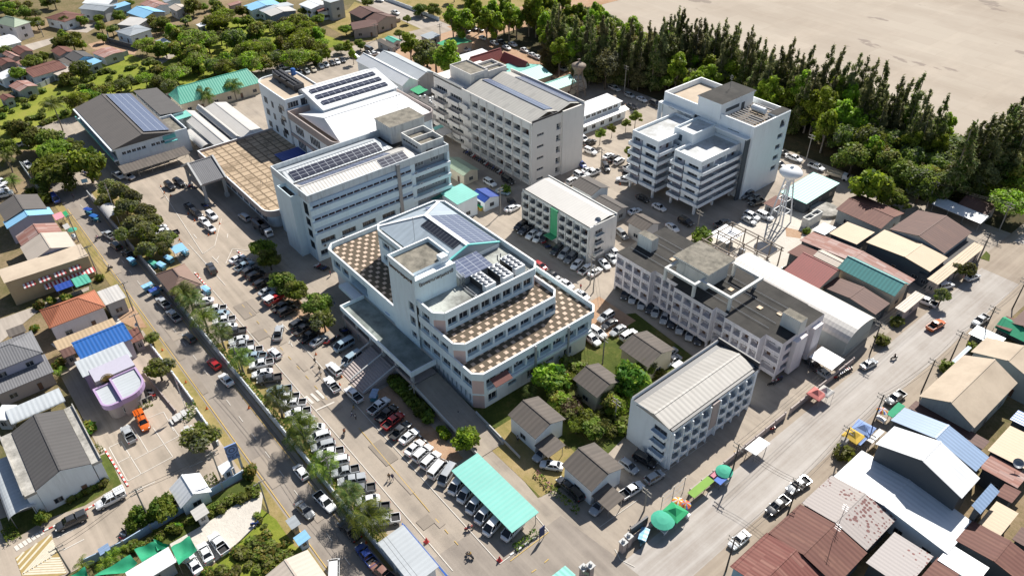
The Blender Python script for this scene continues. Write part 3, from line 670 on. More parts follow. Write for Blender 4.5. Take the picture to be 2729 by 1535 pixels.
bb=MB();bb.box(-24.4,-19.2,11,17.9,17.0,19.0);bb.obj('plant_room',R['zinc'],cb)
bb=MB()
for p in(((-25.7,8.2,18.3),(-25.7,16.9,21.3)),((-25.7,16.9,21.3),(-25.7,25.6,18.3)),):bb.bar(*p,.5,.3)
bb.obj('barge_board',MATS['teal_paint'],cb)
bb=MB();bb.bar((-41.8,16.9,21.3),(-25.7,16.9,21.3),1.0,.12);bb.bar((-41.8,16.9,21.3),(-49,8.3,18.3),.7,.12);bb.bar((-41.8,16.9,21.3),(-49,25.5,18.3),.7,.12);bb.obj('ridge_flashing',MATS['cap_white'],cb)
slope_sheet(cb,-58,-14,27.3,29.0,11.6,11.2,'y','roof_teal','lean_to_roof')
for y in(14.0,23.2):bb=MB();bb.box(-.32,.0,y,y+.4,3.2,10.9);bb.obj('drain_pipe',MATS['frame_grey'],cb)
bb=MB()
bb.face([(-.6,2.6,8.6),(1.3,2.6,7.7),(1.3,6.9,7.7),(-.6,6.9,8.6)]);bb.face([(-.6,6.9,8.5),(1.3,6.9,7.6),(1.3,2.6,7.6),(-.6,2.6,8.5)]);bb.obj('red_awning',MATS['red_floor'],cb)
def text_mesh(s,size,depth,mat,name='lettering',align='CENTER'):
    cu=bpy.data.curves.new(name,'FONT');cu.body=s;cu.size=size;cu.extrude=depth;cu.align_x=align;cu.align_y='CENTER';cu.resolution_u=2
    o=bpy.data.objects.new(name,cu);COL.objects.link(o);bpy.context.view_layer.update()
    me=bpy.data.meshes.new_from_object(o.evaluated_get(bpy.context.evaluated_depsgraph_get()));bpy.data.objects.remove(o);bpy.data.curves.remove(cu)
    me.materials.clear();me.materials.append(MATS[mat]);return me
tm=text_mesh('โรงพยาบาลกุมภวาปี',1.9,.06,'letter_brown')
xs=[v.co.x for v in tm.vertices];k=8.4/max(.1,max(xs)-min(xs));x0=(max(xs)+min(xs))/2
for v in tm.vertices:v.co.x=(v.co.x-x0)*k;v.co.y*=min(1.2,k)
for loc,rz in(((-24.8,-.98,22.6),0),((-19.9,4.4,21.6),PI/2)):
    o=part('lettering',tm,cb,Vector(loc)-cb.location);o.rotation_euler=(PI/2,0,rz)
b=MB();cx0,cx1,cy0,cy1=-43.0,-14.2,-7.2,-1.0
b.box(cx0,cx1,cy0,cy1,5.1,5.5,0)
parapet(b,cx0,cx1,cy0,cy1,5.5,.9,.3,0,'sew',1);b.box(cx0-7.5,cx0,-3.3,-1.0,5.1,5.9,0,1)
b.obj('canopy',[MATS['wall_blue'],MATS['cap_white']],cb);deck([(cx0+.3,cy0+.3),(cx1-.3,cy0+.3),(cx1-.3,cy1),(cx0+.3,cy1)],5.52,'roof_mossy',cb,'canopy_deck')
b=MB();b.box(-43,-14.4,-7.0,-.9,2.3,2.6);b.box(-43,-31.5,-7.15,-6.95,2.6,3.5);b.box(-20.5,-14.4,-7.15,-6.95,2.6,3.5);b.box(-42.8,-31,-6.8,-1,0,2.3);b.obj('porch_floor',MATS['wall_taupe'],cb)
for x in(-42.4,-36.8,-31.0,-26.0,-20.8,-14.9):
    b=MB();b.box(x-.3,x+.3,-6.9,-6.3,0,5.1);b.obj('column',MATS['cap_grey'],cb)
b=MB();ns=14
for k in range(ns):b.box(-30.6,-21.0,-15.2+.6*k,-14.6+.6*k if k<ns-1 else-6.8,0,2.6*(k+1)/ns)
b.obj('staircase',MATS['wall_taupe'],cb)
for x in(-30.9,-26,-20.9):
    b=MB();b.bar((x,-15.2,.8),(x,-7,3.5),.3,.25);b.tube((x,-15.1,0),(x,-15.1,.9),.08);b.tube((x,-7,2.4),(x,-7,3.6),.08);b.obj('handrail',MATS['cap_grey'],cb)
b=MB()
P=[(-14.2,-7.0,2.6),(-14.2,-.8,2.6),(8,-.8,.16),(8,-7.0,.16)]
b.face(P[::-1]);b.face([(-14.2,-7,0),(8,-7,0),(8,-7,.16),(-14.2,-7,2.6)]);b.face([(8,-.8,0),(-14.2,-.8,0),(-14.2,-.8,2.6),(8,-.8,.16)]);b.obj('ramp',MATS['lot_concrete'],cb)
b=MB();b.bar((-14.2,-7.1,3.0),(8,-7.1,.6),.2,.9);b.bar((-1,-.9,1.4),(13,-1.2,.5),.2,.6);b.obj('ramp_wall',MATS['cap_grey'],cb)
def chiller(x,y,z,label,grp,L=5.4,W=2.6,dark=False):
    t=thing('chiller',label,'air chiller',(x,y,z),0,grp)
    b=MB();b.box(-L/2,L/2,-W/2,W/2,.3,2.0,1,0);b.box(L/2-1.2,L/2+.02,-W/2-.02,W/2+.02,.3,2.1,0);b.box(-L/2-.02,L/2,-W/2-.04,W/2+.04,1.95,2.12,0)
    b.obj('casing',[MATS['steel_white' if not dark else 'steel_dark'],MATS['steel_dark']],t,loc=(0,0,0))
    fm=MB();fm.lathe(0,0,[(.56,0),(.56,.22),(.45,.34),(.2,.40),(0,.40)],12);me=fm.mesh('fan',[MATS['steel_grey' if not dark else 'steel_dark']])
    for i in range(4):
        for j in(-.65,.65):part('fan',me,t,(-L/2+.85+i*1.2,j,2.1))
    b=MB();b.box(-L/2-.4,L/2+.4,-W/2-.2,-W/2,0,.3);b.box(-L/2-.4,L/2+.4,W/2,W/2+.2,0,.3);b.obj('base_frame',MATS['steel_grey'],t,loc=(0,0,0))
    b=MB()
    for yy in(-.7,.2):b.tube((-L/2-1.6,yy,.5),(-L/2,yy,.5),.14);b.tube((-L/2-1.6,yy,.5),(-L/2-1.6,yy,1.9),.14)
    b.obj('pipework',MATS['steel_grey'],t,loc=(0,0,0));return t
for k,(q,nm) in enumerate((((1,1,2200,1345),'nearest the lettered tower'),((1,1,2370,1265),'in the middle of the row'),((2,1,20,1180),'farthest from the lettered tower'))):
    p=G(q,18.3);chiller(p.x,p.y,17.03,'white chiller with eight fans on the terraced hospital roof, '+nm,'chillers on the terraced roof')
b=MB()
for y in(9.9,10.5):b.tube((-19.6,y,17.3),(-14.6,y,17.3),.14);b.tube((-14.6,y,17.3),(-14.6,24.6,17.3),.14)
for y in(9.9,10.5,11.1):b.tube((-19.4,y,17.2),(-19.4,y,19.2),.16);b.tube((-19.4,y,19.2),(-21.2,y+.2,19.2),.16)
b.obj('roof_pipe',MATS['steel_grey'],cb)
# ---- long ward block with ribbon windows (west of the centre)
ab=thing('ward_building','long pale blue ward block with ribbon windows and a soot-streaked parapet','hospital building',(-80,22,0))
ax0,ax1,ay0,ay1=-90,-70,1.3,43.8
b=MB();fills=[];F=rectf(ax0,ax1,ay0,ay1)
ZW=[15.5,11.9,8.3]
hs=[(.9+1.95*k,2.7+1.95*k,z,z+.8,.3) for z in ZW for k in range(15)]
hb=[(31.2,41.9,z-1.1,z+1.9,1.6) for z in ZW]+[(31.2,41.9,3.6,6.4,1.6)]
h2=[(1.5+6.1*k,5.6+6.1*k,4.6,6.2,.5) for k in range(4)]+[(.9,5.2,1.2,3.0,.8)]+[(8+6*k,11+6*k,1.2,2.8,.4) for k in range(3)]
b.facade(*F['e'],0,17.4,hs+hb+h2,.3,0)
for z in ZW:
    b.box(-70+.001,-69.55,1.3,31.0,z-1.75,z-.15,0,4)
for z in ZW+[4.6]:b.box(-70+.001,-69.5,31.0,43.8,z-1.9,z-.85,0,4)
put_windows(ab,F['e'][0],EY,hs,.3,'window',wmk(2,1,'frame_red'));put_windows(ab,F['e'][0],EY,h2,.3,'window',wmk(3,1,'frame_grey'))
b.obj('wall',[MATS['wall_blue'],MATS['wall_stained'],MATS['wall_band_blue'],MATS['wall_shade'],MATS['cap_white']],ab)
b=MB()
for z in ZW:b.box(-70.0,-69.8,1.7,30.9,z+.82,z+1.9)
b.obj('blue_band',MATS['wall_band_blue'],ab)
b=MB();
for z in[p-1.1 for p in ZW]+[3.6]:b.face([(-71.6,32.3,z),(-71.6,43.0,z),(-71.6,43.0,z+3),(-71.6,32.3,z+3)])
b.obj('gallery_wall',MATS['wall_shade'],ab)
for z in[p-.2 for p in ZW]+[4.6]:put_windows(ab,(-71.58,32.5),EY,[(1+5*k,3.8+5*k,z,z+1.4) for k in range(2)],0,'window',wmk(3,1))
b=MB();stair=[(17.0,19.2,z,z+h,1.4) for z,h in((13.4,3.4),(10.2,2.2),(6.8,2.2),(3.3,2.2))]
b.facade(*F['s'],0,17.4,stair,1.4,0,1);b.facade(*F['n'],0,17.4,[],.3,0);b.facade(*F['w'],0,17.4,[(2+4*k,4.6+4*k,z,z+1.2) for k in range(10) for z in ZW],.3,0)
for s in stair:b.box(ax0+s[0],ax0+s[1],ay0+1.38,ay0+1.5,s[2],s[3],1)
b.box(-82.3,-75.0,-.9,1.3,0,17.2,0,skip='n');b.box(-82.0,-75.3,-.6,1.0,17.0,17.21,2);parapet(b,-82.3,-75.0,-.9,1.3,17.2,.7,.2,0,'sew')
parapet(b,ax0,ax1,ay0,ay1,17.4,2.1,.3,3);b.box(ax0+.3,ax1-.3,ay0+.3,ay1-.3,17.2,17.45,2)
b.obj('end_wall',[MATS['wall_blue'],MATS['wall_dark'],MATS['roof_black'],MATS['wall_stained']],ab)
place_gable(ab,-89.4,-80.4,2.2,32.5,18.1,1.5,'roof_greywhite','y',pos=.55,hip1=3.0);place_gable(ab,-79.6,-70.6,1.9,36,18.1,1.5,'roof_offwhite','y',pos=.5,hip1=3.5)
b=MB();b.box(-80.4,-79.6,2,33,17.5,17.9);b.obj('gutter',MATS['steel_dark'],ab)
solar_slab(ab,-84.0,-80.9,3.4,29.5,19.42,'x',-1.05,'solar_navy');solar_slab(ab,-79.3,-75.7,3.0,29.0,18.25,'x',1.2,'solar_flat');solar_slab(ab,-74.6,-71.5,24.0,32.0,19.5,'x',-1.02,'solar_navy')
b=MB();b.box(-91,-83.4,34,45.2,16,22.3,0,skip='t');b.box(-91.2,-83.2,33.8,45.4,22.3,22.6,0,1);b.box(-81.6,-72.0,36.2,43.6,17,19.4,0,skip='t')
parapet(b,-81.6,-72.0,36.2,43.6,19.4,1.6,.3,0);b.box(-77,-76.7,36.5,43.3,19.4,20.9,0);b.box(-81.3,-72.3,36.5,43.3,19.3,19.6,1);b.obj('penthouse',[MATS['wall_sooty'],MATS['roof_lichen']],ab)
put_windows(ab,(-72.0,36.2),EY,[(1.5,3.6,18.2,19.0)],-.03,'vent',wmk(4,1,'frame_dark'));put_windows(ab,(-81.6,36.2),EX,[(1+1.2*k,1.9+1.2*k,19.2,19.7) for k in range(6)],-.03,'vent',wmk(1,1,'frame_dark'))
b=MB();b.box(-69.99,-69.4,26.6,27.6,0,19.2);b.obj('duct',MATS['steel_grey'],ab)
# ---- tall beige ward tower at the back
vb=thing('ward_tower','five storey beige ward building with square balconies and solar panels on ribbed roofs','hospital building',(-85,78,0))
vx0,vx1,vy0,vy1=-97,-63.8,68.3,88.3
F=rectf(vx0,vx1,vy0,vy1);b=MB()
zr=[15.0,11.3,7.6,3.9,.7]
lg=[(5.0+3.98*k,8.3+3.98*k,z,z+2.7,1.5) for z in zr for k in range(7)]
b.facade(*F['s'],0,19.6,lg,1.5,0);put_windows(vb,F['s'][0],EX,lg,1.5,'balcony_wall',lmk('wall_beige'))
for k in range(8):b.box(vx0+4.55+3.98*k,vx0+4.75+3.98*k,vy0-.35,vy0+.001,0,19.6,0)
es=[(2.0,4.6,z+.5,z+1.2) for z in zr];es2=[(9.5,11.2,z+.2,z+2.2,.9) for z in zr]
b.facade(*F['e'],0,20.2,es+es2,.2,0);put_windows(vb,F['e'][0],EY,es,.2,'window',wmk(3,1,'frame_grey'));put_windows(vb,F['e'][0],EY,es2,.9,'window',wmk(1,3,'frame_white'))
b.box(vx1-.001,vx1+.5,79.9,88.4,0,20.6,0);b.facade(*F['n'],0,20.6,[],.2,0);b.facade(*F['w'],0,19.6,[],.2,0)
parapet(b,vx0,vx1,vy0,vy1,19.6,.5,.3,0,'s');b.box(vx0,vx1+.5,vy1-.3,vy1,19.6,21.4,0)
b.facade((-113,69.0),EX,16,0,19.4,[(9.0,15.2,z,z+1.3,.3) for z in zr]+[(1.5,7.2,z+.3,z+1.6,.3) for z in zr],.3,0);put_windows(vb,(-113,69.0),EX,[(9.0,15.2,z,z+1.3,.3) for z in zr]+[(1.5,7.2,z+.3,z+1.6,.3) for z in zr],.3,'window',wmk(5,1))
b.facade((-113,88),WY,19,0,19.4,[],.3,0);b.box(-113,-97,69.0,88,19.0,19.4,0);b.box(-113,-97,69,69.3,19.4,20.3,0)
b.box(-107.5,-96.6,71.8,78.6,19.4,23.2,0,1);b.box(-104,-96.5,78.6,86,19.4,22.2,0,1);parapet(b,-107.5,-96.6,71.8,78.6,23.2,.45,.2,0);parapet(b,-104,-96.5,78.6,86,22.2,.8,.3,0);b.box(-100.3,-100,79,85.7,22.2,22.9,0)
b.box(-96.599,-96.5,73.2,77.0,19.8,22.6,2)
b.obj('wall',[MATS['wall_beige'],MATS['roof_lichen'],MATS['cap_grey']],vb)
b0=MB();b0.box(0,3.28,-.02,.1,0,1.0);rail=b0.mesh('balcony_rail',[MATS['cap_grey']])
for h in lg:part('balcony_rail',rail,vb,(vx0+h[0]-vb.location.x,vy0+.15-vb.location.y,h[2]))
b0=MB();b0.box(0,6.4,-1.6,-.0,0,.15);b0.box(0,6.4,-1.6,-1.45,.15,1.35);b0.box(0,.15,-1.45,0,.15,1.35);b0.box(6.25,6.4,-1.45,0,.15,1.35);bal=b0.mesh('balcony',[MATS['wall_beige']])
for z in zr[:4]:part('balcony',bal,vb,(-104.4-vb.location.x,69.0-vb.location.y,z-1.3));part('balcony',bal,vb,(-112.4-vb.location.x,69.0-vb.location.y,z-.9))
b0=MB();b0.box(0,4.2,-1.3,0,0,.15);b0.box(0,4.2,-1.3,-1.15,.15,1.2);bal2=b0.mesh('balcony',[MATS['wall_beige']])
for z in zr:part('balcony',bal2,vb,(-96.8-vb.location.x,vy0-vb.location.y,z-.2))
slope_sheet(vb,-96,-64.5,68.8,75.0,20.0,21.6,'y','roof_fangrey');slope_sheet(vb,-96,-64.5,75.0,78.0,21.6,21.0,'y','roof_fangrey')
slope_sheet(vb,-96,-64.5,78.9,83.8,20.4,21.7,'y','roof_fangrey');slope_sheet(vb,-96,-64.5,83.8,87.8,21.7,20.6,'y','roof_fangrey')
b=MB();b.box(-96,-64.3,78.0,78.9,19.6,19.8);b.box(-64.35,-64.05,68.8,78.3,19.6,20.6);b.obj('gutter',MATS['steel_dark'],vb)
solar_slab(vb,-95,-66,74.9,78.1,21.72,'y',-.62,'solar_flat');solar_slab(vb,-90,-65.5,83.9,87.6,21.8,'y',-1.0,'solar_flat')
# ---- white apartment-like ward complex (north-east)
hb_=thing('ward_complex','white ward complex of two stepped wings with deep balconies before a tall slab','hospital building',(-35,105,0))
b=MB();F=rectf(-51,-19,109.2,126);fl=[18.0,14.6,11.2,7.8,4.4]
sw=[(2.0+3.2*k,4.3+3.2*k,z+.3,z+1.5) for z in fl for k in range(4)]+[(23.5,27.5,fl[0]+.2,fl[0]+1.4)]
b.facade(*F['s'],0,21,sw,.25,0);put_windows(hb_,F['s'][0],EX,sw,.25,'window',wmk(2,1,'frame_grey'))
sl_=[(12.6,15.2,z+.4,z+1.8,.5) for z in fl]+[(12.8,14.4,19.8,20.8,.4)]
b.facade(*F['e'],0,21,sl_,.5,1);b.facade(*F['n'],0,21,[],.3,0);b.facade(*F['w'],0,21,[(3,5,z,z+1.4) for z in fl],.3,0)
for s in sl_:b.box(-19.52,-19.4,109.2+s[0],109.2+s[1],s[2],s[3],3)
parapet(b,-51,-19,109.2,126,21.0,1.6,.4,0,cap=4);b.box(-50.6,-19.4,109.6,125.6,20.7,21.0,2)
b.box(-38.2,-30.2,108.6,123.6,21.0,25.4,0,skip='t');b.box(-38.5,-29.9,108.3,123.9,25.4,25.7,0,5);b.box(-22.0,-19.2,119.5,125.9,21.0,22.8,0,5)
b.box(-30.21,-30.12,111,117,22.6,23.6,3);b.box(-30.21,-30.12,118.2,119.6,21.2,23.4,3)
b.box(-51.6,-39,107.6,109.2,19.4,19.65,0,4);b.box(-30.5,-19.6,107.4,109.2,19.0,19.25,0,4);b.box(-51.6,-51.2,107.6,109.2,0,19.4,0);b.box(-20.0,-19.6,107.4,109.2,0,19.0,3)
b.obj('slab_wall',[MATS['wall_white'],MATS['wall_white'],MATS['roof_tan'],MATS['wall_dark'],MATS['cap_white'],MATS['roof_black']],hb_)
b=MB()
for k in range(11):b.bar((-29+.0,110.8+1.25*k,22.2),(-20.5,110.8+1.25*k,22.2),.5,.12)
for x in(-28.5,-24.6,-20.9):b.bar((x,110.2,21.9),(x,124.4,21.9),.16,.16)
for x in(-28.5,-24.6,-20.9):
    for y in(110.4,117.2,124.2):b.tube((x,y,21),(x,y,22),.08)
b.obj('roof_rack',MATS['steel_dark'],hb_)
b=MB();b.tube((-26.8,118.8,23.2),(-22.6,118.8,23.2),.85,14);b.obj('water_tank',MATS['cap_white'],hb_)
def wing(x0,x1,y0,y1,top,floors,names):
    b=MB();F=rectf(x0,x1,y0,y1);h0=3.0
    pitch=(top-1.4-h0)/floors;zs=[h0+pitch*i for i in range(floors)]
    g=[]
    for z in zs:
        Ls=x1-x0;g.append((.5,Ls*.42,z+.15,z+pitch-.35,1.0));g.append((Ls*.55,Ls-.8,z+1.0,z+pitch-.6,.3))
    b.facade(*F['s'],h0,top-1,g,1.0,0);
    for i,s in enumerate(g):put_windows(hb_,F['s'][0],EX,[s],s[4],'window' if s[4]<.5 else 'balcony_wall',wmk(3,1,'frame_grey') if s[4]<.5 else lmk('wall_pinkwhite'))
    ge=[];Le=y1-y0
    for z in zs:ge+=[(.6+k*(Le-1)/3,.6+(k+1)*(Le-1)/3-.4,z+.15,z+pitch-.3,1.2) for k in range(3)]
    b.facade(*F['e'],h0,top-1,ge,1.2,0);put_windows(hb_,F['e'][0],EY,ge,1.2,'balcony_wall',lmk('wall_pinkwhite'))
    b.facade(*F['n'],h0,top-1,[],.3,0);b.facade(*F['w'],h0,top-1,[],.3,0);b.box(x0,x1,y0,y1,h0-.3,h0-.002,0)
    b.box(x0+.3,x1-.3,y0+.3,y1-.3,top-1.1,top-.85,1);parapet(b,x0,x1,y0,y1,top-1.0,1.0,.3,0,cap=2)
    b.obj('wing_wall',[MATS['wall_white'],MATS['deck_white'],MATS['cap_white']],hb_)
    s1=MB();Ls=x1-x0
    s1.box(-.2,Ls*.46,-1.2,0,-.12,.02,1);s1.box(-.2,Ls*.46,-1.2,-1.05,.02,1.0,0);s1.box(-.2,-.05,-1.05,0,.02,1.0,0);s1.box(Ls*.46,Ls+1.0,-.75,0,.1,.3,0);s1.box(Ls*.46,Ls+1.0,-.75,-.62,.3,1.05,0)
    me=s1.mesh('balcony',[MATS['wall_white'],MATS['red_floor']])
    s2=MB();s2.box(0,Le+.2,-1.3,0,-.12,.02,1);s2.box(-.6,Le+.2,-1.3,-1.15,.02,1.05,0);s2.box(Le+.05,Le+.2,-1.15,0,.02,1.05,0);s2.box(Le*.36,Le*.38,-1.15,0,.02,1.2,0)
    me2=s2.mesh('balcony',[MATS['wall_white'],MATS['red_floor']])
    for z in zs:
        part('balcony',me,hb_,(x0-hb_.location.x,y0-hb_.location.y,z));part('balcony',me2,hb_,(x1-hb_.location.x,y0-hb_.location.y,z),PI/2)
    for x in(x0+.5,x1-.5):
        for y in(y0+.5,(y0+y1)/2,y1-.5):
            c=MB();c.box(x-.3,x+.3,y-.3,y+.3,0,h0-.3);c.obj('column',MATS['cap_white'],hb_)
wing(-45.5,-35.8,90.2,108.4,18.2,5,'left');wing(-31.6,-22.2,92.2,112.4-3.3,16.8,5,'front')
b=MB();F=rectf(-37.6,-31.0,98.7,109.1);ls=[(1.6,3.0,3.5+3.1*k,5.4+3.1*k,.2) for k in range(5)]
b.facade(*F['s'],0,18.4,ls,.2,0);put_windows(hb_,F['s'][0],EX,ls,.2,'window',wmk(2,3,'frame_dark','glass_blue'));b.facade(*F['e'],0,18.4,[],.2,0);b.facade(*F['w'],0,18.4,[],.2,0);b.facade(*F['n'],0,18.4,[],.2,0)
b.box(-37.3,-31.3,99,108.8,18.5,18.7,1);parapet(b,-37.6,-31.0,98.7,109.1,18.4,1.0,.3,0);b.obj('lift_tower_wall',[MATS['wall_white'],MATS['deck_white']],hb_)
# ---- white roofed theatre block behind, with rounded corners
tb=thing('theatre_building','white hospital block with rounded corners under two broad white metal roofs','hospital building',(-120,42,0))
def rounded(x0,x1,y0,y1,r,n=6,which='se,ne,nw,sw'):
    p=[]
    for cx,cy,a,k in((x0+r,y0+r,PI,'sw'),(x1-r,y0+r,1.5*PI,'se'),(x1-r,y1-r,0,'ne'),(x0+r,y1-r,.5*PI,'nw')):
        if k in which:p+=[(cx+r*math.cos(a+i*PI/2/n),cy+r*math.sin(a+i*PI/2/n)) for i in range(n+1)]
        else:p.append({'sw':(x0,y0),'se':(x1,y0),'ne':(x1,y1),'nw':(x0,y1)}[k])
    return p
b=MB();X0,X1,Y0,Y1=-122.8,-94.3,22.6,56.4
b.prism(rounded(X0,X1,Y0,Y1,3.0,6,'se,ne'),0,14.8,0)
big=rounded(X0-.2,X1+.3,Y0-.3,Y1+.3,3.2,6,'se,ne');ring_wall(b,big,14.8,17.2,.35,1,1);b.face([(p[0],p[1],14.8) for p in reversed(big)],1);b.face([(p[0],p[1],15.2) for p in big],2)
b.prism(rounded(X0-.2,X1+.4,Y0-.4,Y1+.3,3.2,6,'se,ne'),9.4,10.4,1)
b.obj('wall',[MATS['wall_white'],MATS['wall_taupe'],MATS['roof_tan']],tb)
put_windows(tb,(X0,Y0),EX,[(3.5+1.0*k,4.1+1.0*k,z,z+2.4) for z in(11.4,6.6) for k in range(5)]+[(12.5+1.0*k,13.1+1.0*k,z,z+2.4) for z in(11.4,6.6) for k in range(6)],-.04,'window',wmk(1,1,'frame_dark'))
place_gable(tb,X0+1.8,X1-1.2,24.8,55.8,16.2,3.2,'roof_white','y',pos=.45,hip0=1.5,hip1=3.0)
b=MB();tw=rounded(-145.0,-124.0,22.5,36,4.0,6,'nw,sw');b.prism(tw,0,19.8,0,1);ring_wall(b,tw,19.8,20.3,.3,0,0);b.box(-124.0,-122.8,24.5,34,0,17.0,0)
b.obj('tower_wall',[MATS['wall_white'],MATS['roof_tan']],tb)
put_windows(tb,(-145.0+4,22.5),EX,[(1.5+5.0*k+.8*q,2.0+5.0*k+.8*q,z,z+2.0) for z in(6.5,10.6,14.6) for k in range(3) for q in range(3 if k!=1 else 2)]+[(12.5,15.4,z,z+1.6) for z in(8.2,12.4,16.0)],-.04,'window',wmk(1,1,'frame_dark'))
put_windows(tb,(-124.0,22.5),EY,[(.7,4.2,17.4,19.2),(5,11.5,17.1,19.4)],-.04,'window',wmk(4,1,'frame_white'))
b=MB();b.box(-132.2,-113.6,29.6,55.2,15,18.8,0);b.obj('upper_wall',MATS['wall_white'],tb)
place_gable(tb,-132.6,-113.0,29.2,55.6,18.8,2.4,'roof_white','y',pos=.66)
for k in range(3):solar_slab(tb,-124.2+3.5*k,-122.3+3.5*k,30.8,53.5,21.1-.648*k,'x',-.36,'solar_navy')
for k,nm in enumerate(('outermost of three','middle of three','innermost of three')):
    chiller(-140.0+4.6*k,29.6,19.85,'black rooftop chiller on the rounded white tower, '+nm,'black chillers on the rounded tower',5.6,3.4,True)
tank=MB();tank.lathe(0,0,[(0,0),(.8,0),(.8,1.7),(.6,2.0),(0,2.1)],14);o=tank.obj('water_tank',MATS['roof_blue'],None,loc=(-141.5,34.4,19.85));tag(o,'small blue water tank on the rounded white tower roof','water tank')
b=MB();b.box(-120.4,-108.6,14.6,22.4,6.2,6.4);b.obj('link_roof',MATS['roof_royal'],tb)
# ---- low emergency building with paved roof and gabled porch
db=thing('emergency_building','low hospital wing with a tan paved roof terrace and rounded front corner','hospital building',(-115,10,0))
b=MB();ol=rounded(-138.2,-90.2,-2.2,24.6,3.5,7,'se');ins=rounded(-137.4,-92.0,-.6,24.4,2.5,6,'se')
b.prism(ins,0,4.4,0);b.face([(p[0],p[1],4.4) for p in reversed(ol)],1)
ring_wall(b,ol,4.4,6.3,.35,1,2);b.obj('wall',[MATS['wall_white'],MATS['wall_taupe'],MATS['cap_white']],db);deck(ol,5.6,'paver_d',db,'terrace')
put_windows(db,(-137.4,-.6),EX,[(2+4.1*k,5.2+4.1*k,.6,3.2) for k in range(10)],-.05,'window',wmk(3,1,'frame_white','glass_blue'))
b=MB();b.box(-137,-93.5,-1.0,-.7,3.4,4.3);b.obj('fascia',MATS['blue_fascia'],db)
b=MB();r0=random.Random(3)
for k in range(14):x,y=r0.uniform(-130,-95),r0.uniform(3,22);b.tube((x,y,5.6),(x,y,6.6),.05)
b.obj('vent_pipe',MATS['steel_grey'],db)
pb=thing('entrance_porch','gabled drive-through porch with grey tiled roof and slanted columns','porch',(-123.5,-6,0))
place_gable(pb,-130.6,-116.4,-9.6,-2.5,6.6,3.8,'roof_tilegrey','y')
for y in(-9.75,-2.45):
    b=MB()
    for s in(-1,1):b.bar((-123.5+s*7.4,y,6.5),(-123.5,y,10.55),.5,.5)
    b.obj('barge_board',MATS['cap_grey'],pb)
b=MB();b.face([(-129.6,-9.3,6.8),(-117.4,-9.3,6.8),(-123.5,-9.3,10.0)]);b.face([(-117.4,-9.1,6.8),(-129.6,-9.1,6.8),(-123.5,-9.1,10.0)]);b.obj('gable_panel',MATS['glass_blue'],pb)
for x,y in((-129.8,-9.0),(-117.4,-9.0),(-129.8,-3.0),(-117.4,-3.0)):
    b=MB();b.bar((x,y,0),(x,y,6.6),.7,.7);b.bar((x,y,.0),(x,y,1.2),1.1,1.1);b.obj('column',MATS['cap_grey'],pb)
b=MB();b.box(-130.2,-116.8,-9.4,-8.9,5.9,6.6);b.box(-117.1,-116.7,-8.9,-2.9,5.9,6.6);b.obj('beam',MATS['wall_taupe'],pb)
# ---- school-like building with grey roof, far left
eb=thing('clinic_building','two storey white clinic with a large grey sheet roof half covered in solar panels','clinic building',(-171,-13,0))
b=MB();F=rectf(-191,-152.2,-21.8,-5.0)
we=[(1.6+1.5*k,2.8+1.5*k,5.2,6.2) for k in range(5)]+[(10.5+1.5*k,11.7+1.5*k,5.2,6.2) for k in range(3)];ws=[(1.5+3.6*k,4.3+3.6*k,z,z+1.5) for k in range(10) for z in(1.2,4.6)]
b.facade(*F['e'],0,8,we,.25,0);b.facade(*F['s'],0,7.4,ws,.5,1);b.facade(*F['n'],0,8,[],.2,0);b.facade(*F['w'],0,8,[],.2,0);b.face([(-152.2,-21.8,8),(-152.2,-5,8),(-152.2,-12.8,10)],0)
b.box(-191.5,-152.2,-23.0,-21.8,3.9,4.3,0);b.box(-191.5,-152.2,-23.2,-22.9,4.3,5.2,2);b.box(-191.5,-152.2,-23.0,-21.8,7.2,7.7,0);b.obj('wall',[MATS['wall_white'],MATS['wall_shade'],MATS['teal_paint']],eb)
put_windows(eb,F['e'][0],EY,we,.25,'window',wmk(2,1,'frame_white'));put_windows(eb,F['s'][0],EX,ws,.5,'window',wmk(3,1,'frame_white','glass_blue'))
place_gable(eb,-191.5,-151.8,-22.4,-3.4,7.9,2.3,'roof_grey','x');solar_slab(eb,-190,-153,-12.0,-4.6,10.3,'y',-1.75,'solar_flat')
b=MB();b.box(-166,-152.5,-4.9,.5,0,7.0,0,1);parapet(b,-166,-152.5,-4.9,.5,7.0,.8,.25,0);b.obj('annex_wall',[MATS['wall_white'],MATS['roof_lichen']],eb)
slope_sheet(eb,-193,-167.3,-2.6,5.3,8.0,7.0,'y','roof_greydark');b=MB();b.box(-192.6,-167.8,-2.2,5.0,0,6.8);b.obj('annex_wall',MATS['wall_white'],eb)
b=MB();b.box(-152.0,-151.0,-7.5,-3.5,5.4,5.6,0);b.box(-152.1,-151.9,-7.5,-3.6,6.2,7.4,0);b.obj('awning',MATS['teal_paint'],eb)
# ---- sooty staff flats with green stair
fb=thing('staff_flats','soot-stained four storey flats with zigzag balconies and a green stair panel','apartment building',(-37,58,0))
b=MB();F=rectf(-50.5,-24.5,53.5,63.0);zs=[7.6,5.0,2.4]
lg=[(.6+2.75*k,2.9+2.75*k,z,z+2.0,1.0) for k in range(4) for z in zs]+[(14.9+2.75*k,17.2+2.75*k,z,z+2.0,1.0) for k in range(4) for z in zs]
gr=[(.8+2.75*k,2.8+2.75*k,.2,2.1,.8) for k in range(4)]+[(15+2.75*k,17+2.75*k,.2,2.1,.8) for k in range(4)]
b.facade(*F['s'],0,10.6,lg+gr,1.0,0);b.facade(*F['e'],0,10.6,[],.2,0);b.facade(*F['n'],0,11.2,[],.2,0);b.facade(*F['w'],0,10.6,[],.2,0)
for k in range(5):
    for x in(-50.1+2.75*k,-35.85+2.75*k):b.box(x-.12,x+.12,53.0,53.501,0,10.0,0)
